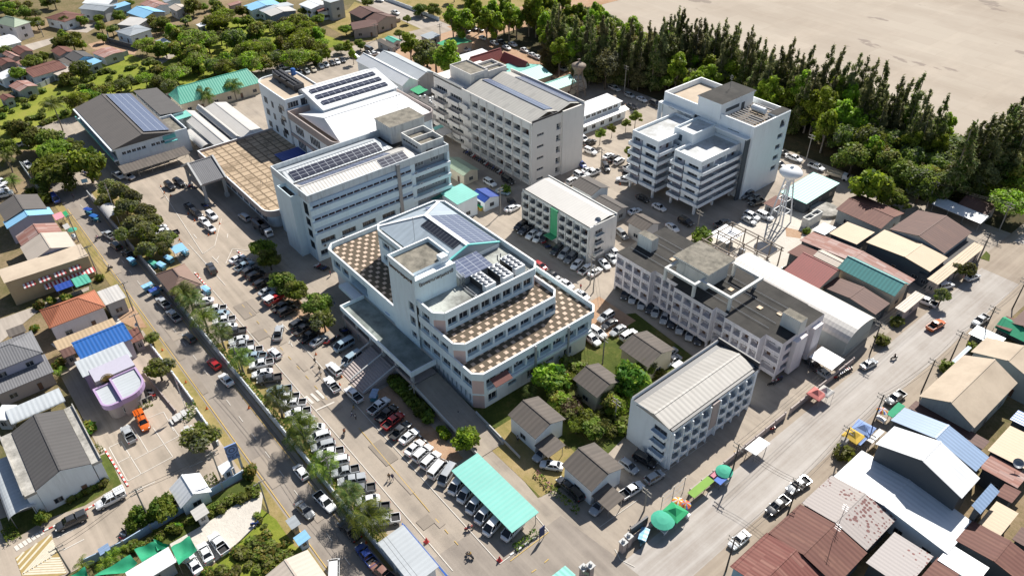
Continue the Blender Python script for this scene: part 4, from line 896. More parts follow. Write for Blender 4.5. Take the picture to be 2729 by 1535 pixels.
b.box(-50.5,-24.5,62.7,63.0,10.6,11.4,0);b.box(-24.8,-24.5,53.5,62.7,10.6,10.9,0);b.box(-50.2,-24.8,53.8,62.7,10.3,10.62,1)
b.obj('wall',[MATS['wall_sooty'],MATS['roof_black']],fb)
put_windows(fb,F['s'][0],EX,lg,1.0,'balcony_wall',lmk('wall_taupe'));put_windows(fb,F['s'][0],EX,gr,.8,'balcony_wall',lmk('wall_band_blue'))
s=MB()
for p,q in(((0,-.1),(.55,-.75)),((.55,-.75),(1.75,-.75)),((1.75,-.75),(2.3,-.1))):s.bar((p[0],p[1],.45),(q[0],q[1],.45),.1,.9)
s.box(.0,2.3,-.7,.0,-.1,0);zz=s.mesh('balcony',[MATS['wall_sooty']])
for h in lg:part('balcony',zz,fb,(-50.5+h[0]-fb.location.x,53.5-fb.location.y,h[2]))
b=MB();b.box(-38.8,-36.2,53.1,53.499,2.6,10.4);b.obj('stair_panel',R['green'],fb);b=MB();b.box(-39.2,-36.0,51.2,53.4,2.4,2.5);b.obj('stair_canopy',R['green'],fb)
slope_sheet(fb,-49.8,-24.9,53.7,60.5,10.75,11.5,'y','roof_offwhite');slope_sheet(fb,-49.8,-24.9,60.5,62.6,11.5,11.1,'y','roof_offwhite')
s=MB();s.box(0,3.0,-1.0,0,0,.15);s.box(0,3,-1.0,-.88,.15,.8);s.box(0,.12,-.88,0,.15,.8);s.box(2.88,3,-.88,0,.15,.8);zz=s.mesh('balcony',[MATS['wall_sooty']])
for z in(7.6,5.0,2.4):part('balcony',zz,fb,(-24.5-fb.location.x,55-fb.location.y,z-.4),PI/2)
put_windows(fb,(-24.5,53.5),EY,[(1.8,4.2,z+.6,z+1.6) for z in(7.6,5.0,2.4)],-.04,'window',wmk(2,1,'frame_grey'))
# ---- nurses' dormitory with flat dark roof
nb=thing('dormitory','long pinkish white dormitory with stepped bays and a flat dark stained roof','apartment building',(10,60,0))
segs=[(-13,-2.2,50.9),(-2.2,4.7,52.3),(4.7,15.4,50.9),(15.4,18.6,52.3),(18.6,27.6,50.9),(27.6,31.6,53.0)]
b=MB();rb=MB();zs=[8.0,5.2,2.4]
for i,(x0,x1,y0) in enumerate(segs):
    L=x1-x0;n_=max(1,int(L/2.2));p=L/n_
    hs=[(p*k+.3,p*(k+1)-.25,z,z+1.75,1.1) for k in range(n_) for z in zs]
    b.facade((x0,y0),EX,L,1.6,10.6,hs,1.1,0);put_windows(nb,(x0,y0),EX,hs,1.1,'balcony_wall',lmk('wall_pinkwhite'))
    if i:py=segs[i-1][2];(b.facade((x0,max(y0,py)),WY,abs(y0-py),1.6,10.6,[],.2,0) if y0<py else b.facade((x0,py),EY,abs(y0-py),1.6,10.6,[],.2,0))
    b.box(x0,x1,y0-.1,68 if i<5 else 67.8,10.6,10.85,0,1);b.face([(x0,68,1.6),(x1,68,1.6),(x1,y0,1.6),(x0,y0,1.6)],0)
    sl2=MB();W_=p-.55
    sl2.box(0,W_,-.1,.02,0,.28);sl2.box(0,W_,-.1,.02,.78,.95)
    for q in range(4):sl2.box(q*(W_-.16)/3,q*(W_-.16)/3+.16,-.1,.02,.28,.78)
    me=sl2.mesh('balcony_rail',[MATS['wall_pinkwhite']])
    for h in hs:
        part('balcony_rail',me,nb,(x0+h[0]-nb.location.x,y0-nb.location.y,h[2]-.9))
    for xx in(x0+.2,x1-.2):c=MB();c.box(xx-.2,xx+.2,y0+.1,y0+.5,0,1.6);c.obj('column',MATS['wall_pinkwhite'],nb)
eh=[(1.5+4.6*k,4.4+4.6*k,z,z+1.5,.8) for k in range(3) for z in zs]
b.facade((31.6,53.0),EY,15,1.6,10.6,eh,.8,0);put_windows(nb,(31.6,53.0),EY,eh,.8,'window',wmk(3,1,'frame_grey'));b.facade((31.6,68),WX,44.6,0,10.6,[],.2,0);b.facade((-13,68),WY,17.1,0,10.6,[],.2,0)
b.box(31.59,32.6,56.8,60.8,.8,9.6,0);b.box(31.59,32.6,63.4,66.6,.8,9.6,0)
for x,y,w_,d,h in((-12,56.8,4.4,2.3,3.4),(27.6,57.5,4.4,2.3,3.4)):b.box(x,x+w_,y,y+d,10.85,10.85+h,2,3)
b.box(1.6,10.0,55.0,62.6,10.85,14.6,2,3);b.box(.8,10.8,54.2,63.4,15.4,15.8,2,3);b.box(2.4,9.2,55.8,61.8,14.6,15.4,2)
for q in((1.6,51.2),(9.7,51.2),(16.4,64.2),(17.6,53.4),(10.5,64.2)):b.box(q[0]-.3,q[0]+.3,q[1]-.3,q[1]+.3,10.85,13.7,2)
b.box(1.3,10,50.9,51.5,13.7,14.3,2);b.box(9.4,10,51.5,55,13.7,14.3,2);b.box(1.3,1.9,51.5,55,13.7,14.3,2);b.box(10.0,17.9,53.1,53.7,13.7,14.3,2);b.box(17.3,17.9,53.7,64.5,13.7,14.3,2);b.box(10.4,17.3,63.9,64.5,13.7,14.3,2)
for k in range(6):
    for q in((-3,58),(13,59),(21,58.5),(25,60)):b.box(q[0],q[0]+1.1,q[1],q[1]+1.1,10.85,11.05,4) if k==0 else None
b.obj('wall',[MATS['wall_pinkwhite'],MATS['roof_black'],MATS['wall_sooty'],MATS['roof_lichen'],MATS['roof_cream']],nb)
b=MB()
for y in(54.6,57.0,60.8,63.2):
    b.tube((-12,y,11.15),(27,y,11.15),.05)
b.obj('roof_pipe',MATS['steel_grey'],nb)
# ---- small white flats by the road
sb=thing('small_flats','white three storey flats with a pale ribbed roof and zigzag balconies beside the road','apartment building',(27,31,0))
b=MB();F=rectf(22.4,32.4,18.1,44.0);zs=[7.2,4.5,1.8]
lg=[(.7+2.62*k,2.9+2.62*k,z,z+1.9,1.1) for k in range(4) for z in zs]+[(14.0+2.62*k,16.2+2.62*k,z,z+1.9,1.1) for k in range(4) for z in zs]
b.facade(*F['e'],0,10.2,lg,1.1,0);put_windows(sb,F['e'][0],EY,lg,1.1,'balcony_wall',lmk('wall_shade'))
b.facade(*F['s'],0,10.2,[],.2,0);b.face([(22.4,18.1,10.2),(32.4,18.1,10.2),(28,18.1,11.3),(22.4,18.1,10.9)],0);b.facade(*F['n'],0,10.6,[],.2,0);b.facade(*F['w'],0,10.2,[],.2,0)
for k in range(5):
    for y in(18.5+2.62*k,31.8+2.62*k):b.box(32.399,33.0,y-.12,y+.12,0,9.6,0)
b.box(32.401,32.9,29.5,31.5,3,9.8,1)
b.box(22.4,22.65,18.35,43.9,10.2,11.2,0,2);b.box(22.65,24.0,18.35,43.9,10.3,10.5,2);b.box(31.4,32.5,18.35,43.9,10.0,10.3,2);b.box(22.4,32.4,43.7,44.0,10.6,11.6,2)
b.obj('wall',[MATS['wall_white'],MATS['wall_taupe'],MATS['frame_dark']],sb)
place_gable(sb,23.9,31.9,18.0,43.2,10.5,.9,'roof_fancream','y',pos=.48)
s=MB()
for p,q in(((0,-.1),(.5,-.7)),((.5,-.7),(1.7,-.7)),((1.7,-.7),(2.2,-.1))):s.bar((p[0],p[1],.4),(q[0],q[1],.4),.1,.85)
s.box(0,2.2,-.65,0,-.1,0);zz=s.mesh('balcony',[MATS['wall_white']])
for h in lg:part('balcony',zz,sb,(32.4-sb.location.x,18.1+h[0]-sb.location.y,h[2]),PI/2)
s=MB();s.box(0,3.4,-1.0,0,0,.12);s.box(0,3.4,-1,-.9,.12,.8);s.box(0,.1,-.9,0,.12,.8);s.box(3.3,3.4,-.9,0,.12,.8);zz=s.mesh('balcony',[MATS['wall_white']])
for z in(8.0,5.4,2.8):part('balcony',zz,sb,(29.0-3.2-sb.location.x+2.6,18.1-sb.location.y,z-.6));
put_windows(sb,(22.4,18.1),EX,[(6.2,9.2,z+.2,z+1.2) for z in(8.0,5.4,2.8)],-.03,'window',wmk(2,1,'frame_grey'))
# ------------------------------------------------------------------ sheds, houses, shops
CAMXY=Vector((CAM.x,CAM.y,0))
plain('shed_inside',(.05,.048,.045),.9)
def frame_of(a,b,c,z,rise=0,ridge=None,snap=25):
    A,B=G(a,z),G(b,z);d=B-A;d.z=0;L=d.length
    ang=math.atan2(d.y,d.x);q=round(ang/(PI/2))*(PI/2)
    if abs(ang-q)<rad(snap):ang=q
    d=Vector((math.cos(ang),math.sin(ang),0));L=(B-A).dot(d);n=Vector((-d.y,d.x,0))
    if ridge is not None:W=2*(G(ridge,z+rise)-A).dot(n)
    else:W=(G(c,z)-A).dot(n)
    if W<0:A=A+d*L;d=-d;n=-n;W=-W;ang+=PI
    return A,ang,L,W
def shed(label,a,b,c,z,rise,roof,wall_='wall_grey',kind='gable',name='house',cat='house',ridge=None,over=.45,win=2,z0=0.0,group=None,openside=False,pos=.5,hip=None,posts=False,snap=25,storeys=1,trim=None):
    A,ang,L,W=frame_of(a,b,c,z,rise,ridge,snap)
    t=thing(name,label,cat,(A.x,A.y,z0),ang,group)
    h=z-z0;o=over;b=MB()
    def top(y):
        if kind=='gable':return h+rise*(1-abs(y-W*pos)/(W*pos if y<W*pos else W*(1-pos)))
        if kind=='mono':return h+rise*y/W
        if kind=='arch':return h+rise*math.sqrt(max(0,1-((y-W/2)/(W/2))**2))
        return h
    ys={'gable':[0,W*pos,W],'mono':[0,W],'flat':[0,W],'hip':[0,W]}.get(kind) or[W*(.5-.5*math.cos(PI*i/12)) for i in range(13)]
    th=.09
    if kind in('gable','mono','arch','flat'):
        for p,q in zip(ys,ys[1:]):
            b.face([(0,p,top(p)),(L,p,top(p)),(L,q,top(q)),(0,q,top(q))]);b.face([(0,q,top(q)-th),(L,q,top(q)-th),(L,p,top(p)-th),(0,p,top(p)-th)])
            for x,s in((0,1),(L,-1)):
                f=[(x,p,top(p)-th),(x,p,top(p)),(x,q,top(q)),(x,q,top(q)-th)];b.face(f if s>0 else f[::-1])
        for y,s in((0,1),(W,-1)):
            f=[(0,y,top(y)-th),(L,y,top(y)-th),(L,y,top(y)),(0,y,top(y))];b.face(f if s>0 else f[::-1])
        if kind=='gable' and rise>.5:b.bar((0,W*pos,h+rise+.02),(L,W*pos,h+rise+.02),.35,.08)
    else:
        hp=min(L/2,W/2) if hip is None else hip
        P=[(0,0,h),(L,0,h),(L,W,h),(0,W,h),(hp,W/2,h+rise),(L-hp,W/2,h+rise)]
        for f in((0,1,5,4),(1,2,5),(2,3,4,5),(3,0,4)):b.face([P[i]for i in f])
        b.box(0,L,0,W,h-.12,h-.001)
        if L-hp>hp+.1:b.bar(P[4],P[5],.3,.12)
        for i,j in((0,4),(3,4),(1,5),(2,5)):b.bar(P[i],P[j],.25,.1)
    rm=MATS[roof]
    b.obj('roof',rm,t,loc=(0,0,0))
    if trim:
        g=MB()
        for y in(0,W):g.box(0,L,y-.12 if y==0 else y,y if y==0 else y+.12,h-.16,h+.02)
        g.obj('gutter',MATS[trim],t,loc=(0,0,0))
    if posts:
        n=max(2,int(L/4)+1)
        for i in range(n):
            x=.4+(L-.8)*i/(n-1)
            for y in(.4,W-.4):
                g=MB();g.tube((x,y,0),(x,y,top(y)-th),.07,6);g.obj('post',MATS['steel_grey'],t,loc=(0,0,0))
        g=MB()
        for y in(.4,W-.4):g.bar((.4,y,top(y)-.2),(L-.4,y,top(y)-.2),.1,.12)
        g.obj('frame',MATS['steel_grey'],t,loc=(0,0,0));return t
    wb=MB();x0,x1,y0,y1=o,L-o,o,W-o
    yy=[y for y in ys if y0<y<y1]if kind!='hip' else[]
    def wt(y):return top(y)-th-.01 if kind!='hip' else h-.13
    prof=[y0]+yy+[y1]
    wb.face([(x0,y0,0),(x1,y0,0),(x1,y0,wt(y0)),(x0,y0,wt(y0))]);wb.face([(x1,y1,0),(x0,y1,0),(x0,y1,wt(y1)),(x1,y1,wt(y1))])
    wb.face([(x1,y0,0),(x1,y1,0)]+[(x1,y,wt(y)) for y in reversed(prof)]);wb.face([(x0,y1,0),(x0,y0,0)]+[(x0,y,wt(y)) for y in prof])
    wb.obj('wall',MATS[wall_],t,loc=(0,0,0))
    cx=(CAMXY-Vector((A.x,A.y,0)));
    for p0,d,LL in(((x0,y0),EX,x1-x0),((x1,y0),EY,y1-y0),((x1,y1),WX,x1-x0),((x0,y1),WY,y1-y0)):
        n=Vector((d[1],-d[0],0));n.rotate(Matrix.Rotation(ang,3,'Z'))
        if n.dot(cx)<0 or win==0:continue
        for s in range(storeys):
            zz=.2+s*3.1;hh=min(h-.5-s*3.1,3.0)
            if hh<1.2:continue
            k=max(1,int(LL/(4.5 if win>1 else 7)))
            for i in range(k):
                w_=min(1.5,LL/k*.5);xx=LL*(i+.5)/k-w_/2
                if i%3==1 and s==0:me=win_mesh(1.0,min(2.1,hh),1,1,'frame_grey','door_brown');zc=zz-.1;nm='door'
                else:me=win_mesh(w_,min(1.2,hh*.5),2,1,'frame_grey','glass_dark');zc=zz+.8;nm='window'
                nl=(d[1],-d[0]);part(nm,me,t,(p0[0]+d[0]*xx+nl[0]*.04,p0[1]+d[1]*xx+nl[1]*.04,zc),math.atan2(d[1],d[0]))
    return t
S=shed
def sh(cat='shed',**kw):return dict(name=cat.replace(' ','_'),cat=cat,**kw)
SH,HO,WH,CP,AW,SP=sh('shed'),sh('house'),sh('warehouse'),sh('carport',posts=True),sh('awning',posts=True),sh('shop house')
# --- inside the hospital grounds
S('long teal roofed hall with a darker green end beside the grass field',(0,0,1740,1012),(0,0,2530,802),None,4.2,4.0,'roof_mint','wall_cream','hip',ridge=(0,0,1740,835),hip=2.2,**sh('hall'))
for i,(x0,x1,nm,rf) in enumerate(((4.0,9.5,'nearest the arched walkway','roof_offwhite'),(9.8,12.2,'narrow raised middle one','roof_offwhite'),(12.5,20.5,'stained one nearest the white tower','roof_offwhite'))):
    t=thing('ward_shed','low pale metal roof of the old wards, '+nm,'ward building',(-168,x0,0),0,'low pale roofed wards');
    place_gable(t,-170,-138.6,x0,x1,5.0+(.8 if i==1 else 0),1.0,rf,'x');b=MB();b.box(-169.6,-139,x0+.3,x1-.3,0,4.8);b.obj('wall',MATS['wall_grey'],t)
S('pale teal flat walkway roof between the clinic and the pale wards',(0,0,1550,1140),(0,0,1600,1195),(0,0,1870,1135),6.0,.2,'roof_teal','wall_grey','mono',**AW)
S('white arched walkway roof beside the clinic annex',(0,0,1785,1300),(0,0,1950,1449),(0,0,2060,1405),3.0,1.3,'roof_offwhite',kind='arch',**AW)
S('long ribbed grey parking canopy in front of the white clinic',(0,1,1195,305),(0,1,1835,102),(0,1,1775,52),3.0,.5,'roof_asbestos',kind='mono',**CP)
S('white curved tent roof under the trees by the west wall',(0,1,965,640),(0,1,1062,742),(0,1,1175,692),3.2,1.0,'roof_offwhite',kind='arch',**sh('tent',posts=True))
S('brown pyramid roofed pavilion beside the west wall',(0,1,1500,1275),(0,1,1690,1470),(0,1,1935,1350),3.4,2.2,'roof_browntile','wall_taupe','hip',**sh('pavilion'))
S('pale blue sheet roof shelter beyond the trees by the forecourt',(0,1,1640,1010),(0,1,1700,1070),(0,1,1810,1030),2.8,.1,'roof_skyblue',kind='mono',**AW)
S('far white gable roof of the kitchen block behind the theatres',(1,0,970,590),(1,0,1430,832),(1,0,1560,770),7.0,2.2,'roof_white','wall_white',**sh('kitchen block'))
S('broad white and grey roof beyond the kitchen block under trees',(1,0,1130,575),(1,0,1520,800),(1,0,1860,765),6.5,2.2,'roof_greywhite','wall_grey',**sh('store building'))
S('dark low roof dotted with white vents behind the long ward',(-134,66.5),(-114.2,66.5),(-114.2,77),4.5,.9,'roof_greydark','wall_grey','gable',**sh('laundry'))
S('small bright green roof beside the vented dark roof',(1,0,1490,867),(1,0,1540,925),(1,0,1712,905),5.4,.5,'roof_green',kind='mono',**AW)
S('small teal roof between the long ward and beige tower',(1,0,1705,1240),(1,0,1725,1265),(1,0,1818,1222),4,.3,'roof_teal',kind='mono',**AW)
S('cream flat link roof under the beige ward tower',(1,0,1735,1265),(1,0,1815,1312),(1,0,1890,1262),4,.1,'roof_offwhite',kind='mono',**AW)
S('pale green gabled hut between the long ward and beige tower',(-87.2,53),(-76.7,53),(-76.7,59),3.6,1.2,'roof_palegreen','wall_cream',pos=.45,**sh('hut'))
S('tall pale mint lean-to roof beside the end of the long ward',(1,1,1785,490),(1,1,1945,605),(1,1,2130,492),6.0,.4,'roof_teal','wall_white','mono',**sh('annex'))
S('dark teal awning low against the end of the long ward',(1,1,1670,522),(1,1,1715,560),(1,1,1890,412),4.2,.2,'roof_tealdark',kind='mono',**AW)
S('royal blue gabled shed with green bins before it',(1,1,2085,500),(1,1,2195,590),(1,1,2350,500),3.4,1.0,'roof_royal','wall_white',pos=.35,**SH)
S('grey ribbed house behind the sooty flats',(2,1,580,405),(2,1,745,535),(2,1,965,435),4.6,1.2,'roof_grey','wall_white',**HO)
S('low dark grey roofed house shaded behind the sooty flats',(2,1,800,560),(2,1,1045,672),(2,1,1135,620),3.6,.7,'roof_grey','wall_shade',**HO)
S('grey roofed house between the dormitory and white wards',(2,1,1122,765),(2,1,1300,862),(2,1,1490,800),4.6,1.3,'roof_asbestos','wall_grey',**HO)
S('large red tiled gable roof behind the beige tower',(-140.6,106.2),(-140.6,121),(-145.4,121),4.2,3.3,'roof_redbrown','wall_cream',**sh('meeting hall'))
S('red tiled side wing running towards the woodland',(-139.5,117.6),(-125.5,117.6),(-125.5,122),4.3,3.0,'roof_redbrown','wall_cream',**sh('meeting hall'))
S('white lean-to roof at the foot of the red hall',(1,0,1950,612),(1,0,2240,497),(1,0,2205,470),5.6,.2,'roof_white',kind='mono',**AW)
S('pale teal gable roof nearest the red tiled wing',(2,0,170,805),(2,0,405,722),None,4.5,1.8,'roof_teal','wall_cream',ridge=(2,0,20,712),**SH)
S('pale teal gable roof beside the brown water tower',(2,0,390,888),(2,0,632,792),None,4.5,1.8,'roof_teal','wall_cream',ridge=(2,0,270,830),**SH)
S('pale teal lean-to roof behind the beige tower roof',(1,0,2385,640),(2,0,0,720),(2,0,120,660),4.5,.4,'roof_teal','wall_cream','mono',**SH)
S('tan half-round hall beside the brown water tower',(2,0,500,940),(2,0,760,862),(2,0,640,800),.6,4.2,'roof_beige','wall_cream','arch',**sh('arched hall'))
t=thing('clerestory_block','white two tier block with stepped roofs behind the beige tower','ward building',(-70,110,0))
A0,an,L0,W0=frame_of((2,0,693,1235),(2,0,1155,1055),(2,0,1090,1020),3.6)
x1=A0.x;y0=A0.y;slope_sheet(t,x1-2.4,x1,y0,y0+L0,4.1,3.5,'x','roof_white','lower_roof');slope_sheet(t,x1-9.5,x1-1.9,y0-.3,y0+L0-1.5,6.6,6.2,'x','roof_white')
b=MB();b.box(x1-9,x1-1.2,y0+.3,y0+L0-.6,0,3.6);b.box(x1-9,x1-2.4,y0+.3,y0+L0-2,3.6,6.1);b.obj('wall',MATS['wall_white'],t)
put_windows(t,(x1-1.2,y0+.3),EY,[(1.5+4*k,3.2+4*k,.9,2.3) for k in range(5)],-.04,'window',wmk(2));put_windows(t,(x1-2.4,y0+.3),EY,[(1+2.6*k,3+2.6*k,4.6,5.6) for k in range(7)],-.04,'window',wmk(2))
S('bright green roofed guard building near the far gate',(1,0,1755,420),(1,0,1890,468),(1,0,2100,402),3.6,.8,'roof_green','wall_cream',**sh('guard building'))
S('grey flat shed near the row of young trees',(1,0,1165,392),(1,0,1285,482),(1,0,1390,470),3.4,.4,'roof_asbestos','wall_grey','mono',**SH)
S('small mint green roof behind the grey flat shed',(1,0,1245,372),(1,0,1350,412),(1,0,1382,382),3.2,.6,'roof_mint','wall_grey',**SH)
S('grey ribbed lean-to store beside the far gate trees',(1,0,1590,345),(1,0,1660,390),(1,0,1780,345),3,.4,'roof_zinc','wall_grey','mono',**SH)
# --- staff houses in the garden
S('grey ribbed staff house beside the five parked cars',(2,2,1050,602),(2,2,1330,790),(2,2,1575,607),5.2,1.5,'roof_asbestos','wall_cream',**HO)
S('grey ribbed staff house half hidden by the round trees',(2,2,600,905),(2,2,800,1112),None,4.6,1.5,'roof_asbestos','wall_cream',ridge=(2,2,725,770),**HO)
S('grey ribbed staff house below the pink cornered building',(2,2,-25,1250),(2,3,210,148),(2,2,538,1292),4.6,1.5,'roof_asbestos','wall_white',**HO)
S('grey ribbed lean-to in front of the second garden house',(2,3,232,187),(2,3,345,322),(2,3,537,197),2.7,.3,'roof_asbestos',kind='mono',**CP)
S('grey ribbed staff house nearest the main gate',(2,3,493,375),(2,3,772,643),(2,3,1122,412),4.6,1.6,'roof_asbestos','wall_white',**HO)
S('grey ribbed lean-to in front of the house nearest the gate',(2,3,785,672),(2,3,925,838),(2,3,1112,702),2.7,.3,'roof_asbestos',kind='mono',**CP)
S('turquoise carport roof over the parked ambulances',(1,3,1895,430),(1,3,2470,1037),(2,3,265,832),3.2,.35,'roof_teal',kind='mono',**CP)
S('long pale ribbed roof with blue tarpaulin edge by the drive',(1,3,1182,1125),(1,3,1560,1520),(1,3,1412,942),3.2,.4,'roof_greywhite','wall_white','mono',**sh('food stall'))
S('small turquoise canopy at the bottom edge by the gate',(2,3,395,1449),(2,3,530,1345),(2,3,640,1440),3.0,.3,'roof_teal',kind='mono',**CP)
S('white flat carport at the end of the dormitory',(3,2,460,690),(3,2,680,822),(3,2,800,722),3.4,.2,'roof_white',kind='mono',**CP)
S('white box trailer roofed hut beside the small flats',(2,2,1555,770),(2,2,1630,815),(2,2,1690,760),2.4,.1,'roof_white','wall_white','flat',**sh('kiosk',win=0))
# --- market quarter, north-east
S('turquoise flat roof beside the white water tower',(3,1,180,478),(3,1,430,597),(3,1,752,407),3.6,.5,'roof_teal','wall_dark','mono',**SH)
S('rust brown roof patch under the white water tower',(3,1,20,585),(3,1,90,650),(3,1,290,590),3.0,.3,'roof_rust','wall_grey','mono',**SH)
S('white flat roof sheet at the edge of the substation',(2,1,1915,885),(2,1,2070,990),(2,1,2250,880),3.2,.2,'roof_white',kind='mono',**CP)
M=SP
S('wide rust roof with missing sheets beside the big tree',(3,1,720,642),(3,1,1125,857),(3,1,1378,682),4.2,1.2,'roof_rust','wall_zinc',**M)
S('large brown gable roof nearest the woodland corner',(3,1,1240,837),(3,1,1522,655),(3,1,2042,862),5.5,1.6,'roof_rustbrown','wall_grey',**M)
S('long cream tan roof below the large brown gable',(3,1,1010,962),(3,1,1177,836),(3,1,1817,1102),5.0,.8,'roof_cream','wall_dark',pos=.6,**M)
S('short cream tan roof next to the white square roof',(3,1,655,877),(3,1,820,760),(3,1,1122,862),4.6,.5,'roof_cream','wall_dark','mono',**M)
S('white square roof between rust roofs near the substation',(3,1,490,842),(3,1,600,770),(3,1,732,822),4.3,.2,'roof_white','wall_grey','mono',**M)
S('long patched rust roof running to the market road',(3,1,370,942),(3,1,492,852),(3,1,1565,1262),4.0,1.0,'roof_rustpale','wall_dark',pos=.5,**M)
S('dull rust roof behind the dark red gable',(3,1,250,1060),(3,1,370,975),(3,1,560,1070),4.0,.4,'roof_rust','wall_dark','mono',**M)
S('dark red tiled gable roof beside the white arched hall',(3,1,215,1235),(3,1,577,1397),(3,1,780,1247),5.0,2.0,'roof_redbrown','wall_cream',pos=.72,**M)
S('small tan gable roof between red and teal roofs',(3,1,500,1092),(3,1,735,1207),(3,1,802,1137),4.6,.6,'roof_beige','wall_dark',**M)
S('teal tiled gable roof facing the market road',(3,1,735,1212),(3,2,1265,127),None,5.2,2.0,'roof_tealtile','wall_cream',ridge=(3,1,840,1096),pos=.5,**M)
S('brown rust roof between the arched hall and teal gable',(3,1,590,1395),(3,1,722,1290),(3,2,1275,152),4.0,.8,'roof_rustbrown','wall_dark',**M)
S('white barrel vaulted hall beside the dormitory',(4,70.6),(37.2,70.6),(37.2,82),4.6,2.8,'roof_offwhite','wall_zinc','arch',win=0,**{**sh('arched hall')})
S('narrow tan roof strip along the market road front',(3,1,1705,1372),(3,1,2142,1002),(3,1,2075,950),3.6,.2,'roof_cream','wall_taupe','mono',**M)
S('tan awning roof over a shopfront by the white pickup',(3,2,1290,217),(3,2,1370,277),(3,2,1585,112),3.6,.3,'roof_beige','wall_taupe','mono',**M)
S('dark roof strip between the brown gable and tan front',(3,1,1640,1320),(3,1,2070,955),(3,1,1990,900),3.5,.2,'roof_greydark','wall_dark','mono',**M)
S('long white tarpaulin stall at the woodland corner',(3,1,1645,592),(3,1,2115,785),(3,1,2205,730),2.8,.5,'roof_white',kind='mono',**sh('market stall',posts=True))
S('brown roofed house in deep tree shade at the corner',(3,1,1900,590),(3,1,2190,690),(3,1,2230,590),3.4,1.2,'roof_rustbrown','wall_taupe',**HO)
# --- south-east side of the market road
S('rust lean-to roof at the right edge by a silver pickup',(3,2,2262,392),(3,2,2335,280),(3,2,2465,392),3.4,.3,'roof_rust','wall_dark','mono',**M)
S('brown roof at the far right edge above a lean-to',(3,2,2405,362),(3,2,2536,215),(3,2,2700,380),4.2,.6,'roof_rustbrown','wall_dark',**M)
S('grey patched sheet roof beside the blue striped stall',(3,2,2000,465),(3,2,2100,392),(3,2,2360,520),3.0,.2,'roof_zinc','wall_dark','mono',**M)
S('upper big tan ribbed roof on the market road',(3,2,2022,642),(3,2,2175,503),None,6.0,2.2,'roof_tan','wall_zinc',ridge=(3,2,2310,800),**WH)
S('lower big tan ribbed roof with a pale ridge',(3,2,1520,1072),(3,2,1985,690),None,6.0,2.6,'roof_tan','wall_zinc',ridge=(3,2,1782,1172),**WH)
S('bright royal blue roof at the right edge',(3,2,2400,1292),(3,2,2495,1210),(3,2,2700,1340),5.0,.3,'roof_blue','wall_dark','mono',**M)
S('pale blue ribbed gable roof behind the white warehouse',(3,2,1250,1302),(3,2,1397,1188),(3,3,2180,322),6.2,1.8,'roof_paleblue','wall_dark',**WH)
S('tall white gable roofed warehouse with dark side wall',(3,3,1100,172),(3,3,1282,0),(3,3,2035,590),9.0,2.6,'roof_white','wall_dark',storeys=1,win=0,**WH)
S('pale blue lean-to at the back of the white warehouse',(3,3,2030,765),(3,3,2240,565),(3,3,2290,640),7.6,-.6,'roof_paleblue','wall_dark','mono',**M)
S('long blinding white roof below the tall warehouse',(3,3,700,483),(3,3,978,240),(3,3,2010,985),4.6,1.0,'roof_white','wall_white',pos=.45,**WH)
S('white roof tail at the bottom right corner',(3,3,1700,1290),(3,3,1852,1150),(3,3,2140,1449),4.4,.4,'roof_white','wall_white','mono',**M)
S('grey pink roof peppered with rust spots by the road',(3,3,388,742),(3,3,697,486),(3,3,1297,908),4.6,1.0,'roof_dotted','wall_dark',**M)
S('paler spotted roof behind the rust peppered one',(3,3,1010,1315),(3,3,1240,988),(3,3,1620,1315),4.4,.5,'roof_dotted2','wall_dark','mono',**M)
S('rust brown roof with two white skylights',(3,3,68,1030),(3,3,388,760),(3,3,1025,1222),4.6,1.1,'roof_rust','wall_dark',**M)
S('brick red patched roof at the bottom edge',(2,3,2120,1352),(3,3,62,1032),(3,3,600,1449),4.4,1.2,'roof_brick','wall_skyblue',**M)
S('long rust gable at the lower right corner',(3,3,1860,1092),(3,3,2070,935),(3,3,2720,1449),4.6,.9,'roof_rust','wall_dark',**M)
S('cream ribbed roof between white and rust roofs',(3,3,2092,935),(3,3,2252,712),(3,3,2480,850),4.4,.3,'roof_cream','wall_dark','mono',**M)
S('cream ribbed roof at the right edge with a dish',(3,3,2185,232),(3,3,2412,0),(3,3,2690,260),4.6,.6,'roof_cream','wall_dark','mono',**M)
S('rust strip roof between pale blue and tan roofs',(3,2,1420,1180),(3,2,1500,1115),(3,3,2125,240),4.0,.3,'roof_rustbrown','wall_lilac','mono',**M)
S('rust roof beside the pale blue gable',(3,3,2110,400),(3,3,2185,252),(3,3,2560,500),4.2,.4,'roof_rustpale','wall_dark','mono',**M)
S('small rust roof below the cream one at the right edge',(3,3,2260,660),(3,3,2340,545),(3,3,2490,660),4.2,.3,'roof_rust','wall_dark','mono',**M)
S('rust brown roof at the very bottom right corner',(3,3,2420,1090),(3,3,2500,960),(3,3,2760,1180),4.2,.3,'roof_rustbrown','wall_dark','mono',**M)
S('rust roof bottom right of the white roof tail',(3,3,1500,1500),(3,3,1740,1290),(3,3,1900,1449),4.2,.4,'roof_rust','wall_dark','mono',**M)
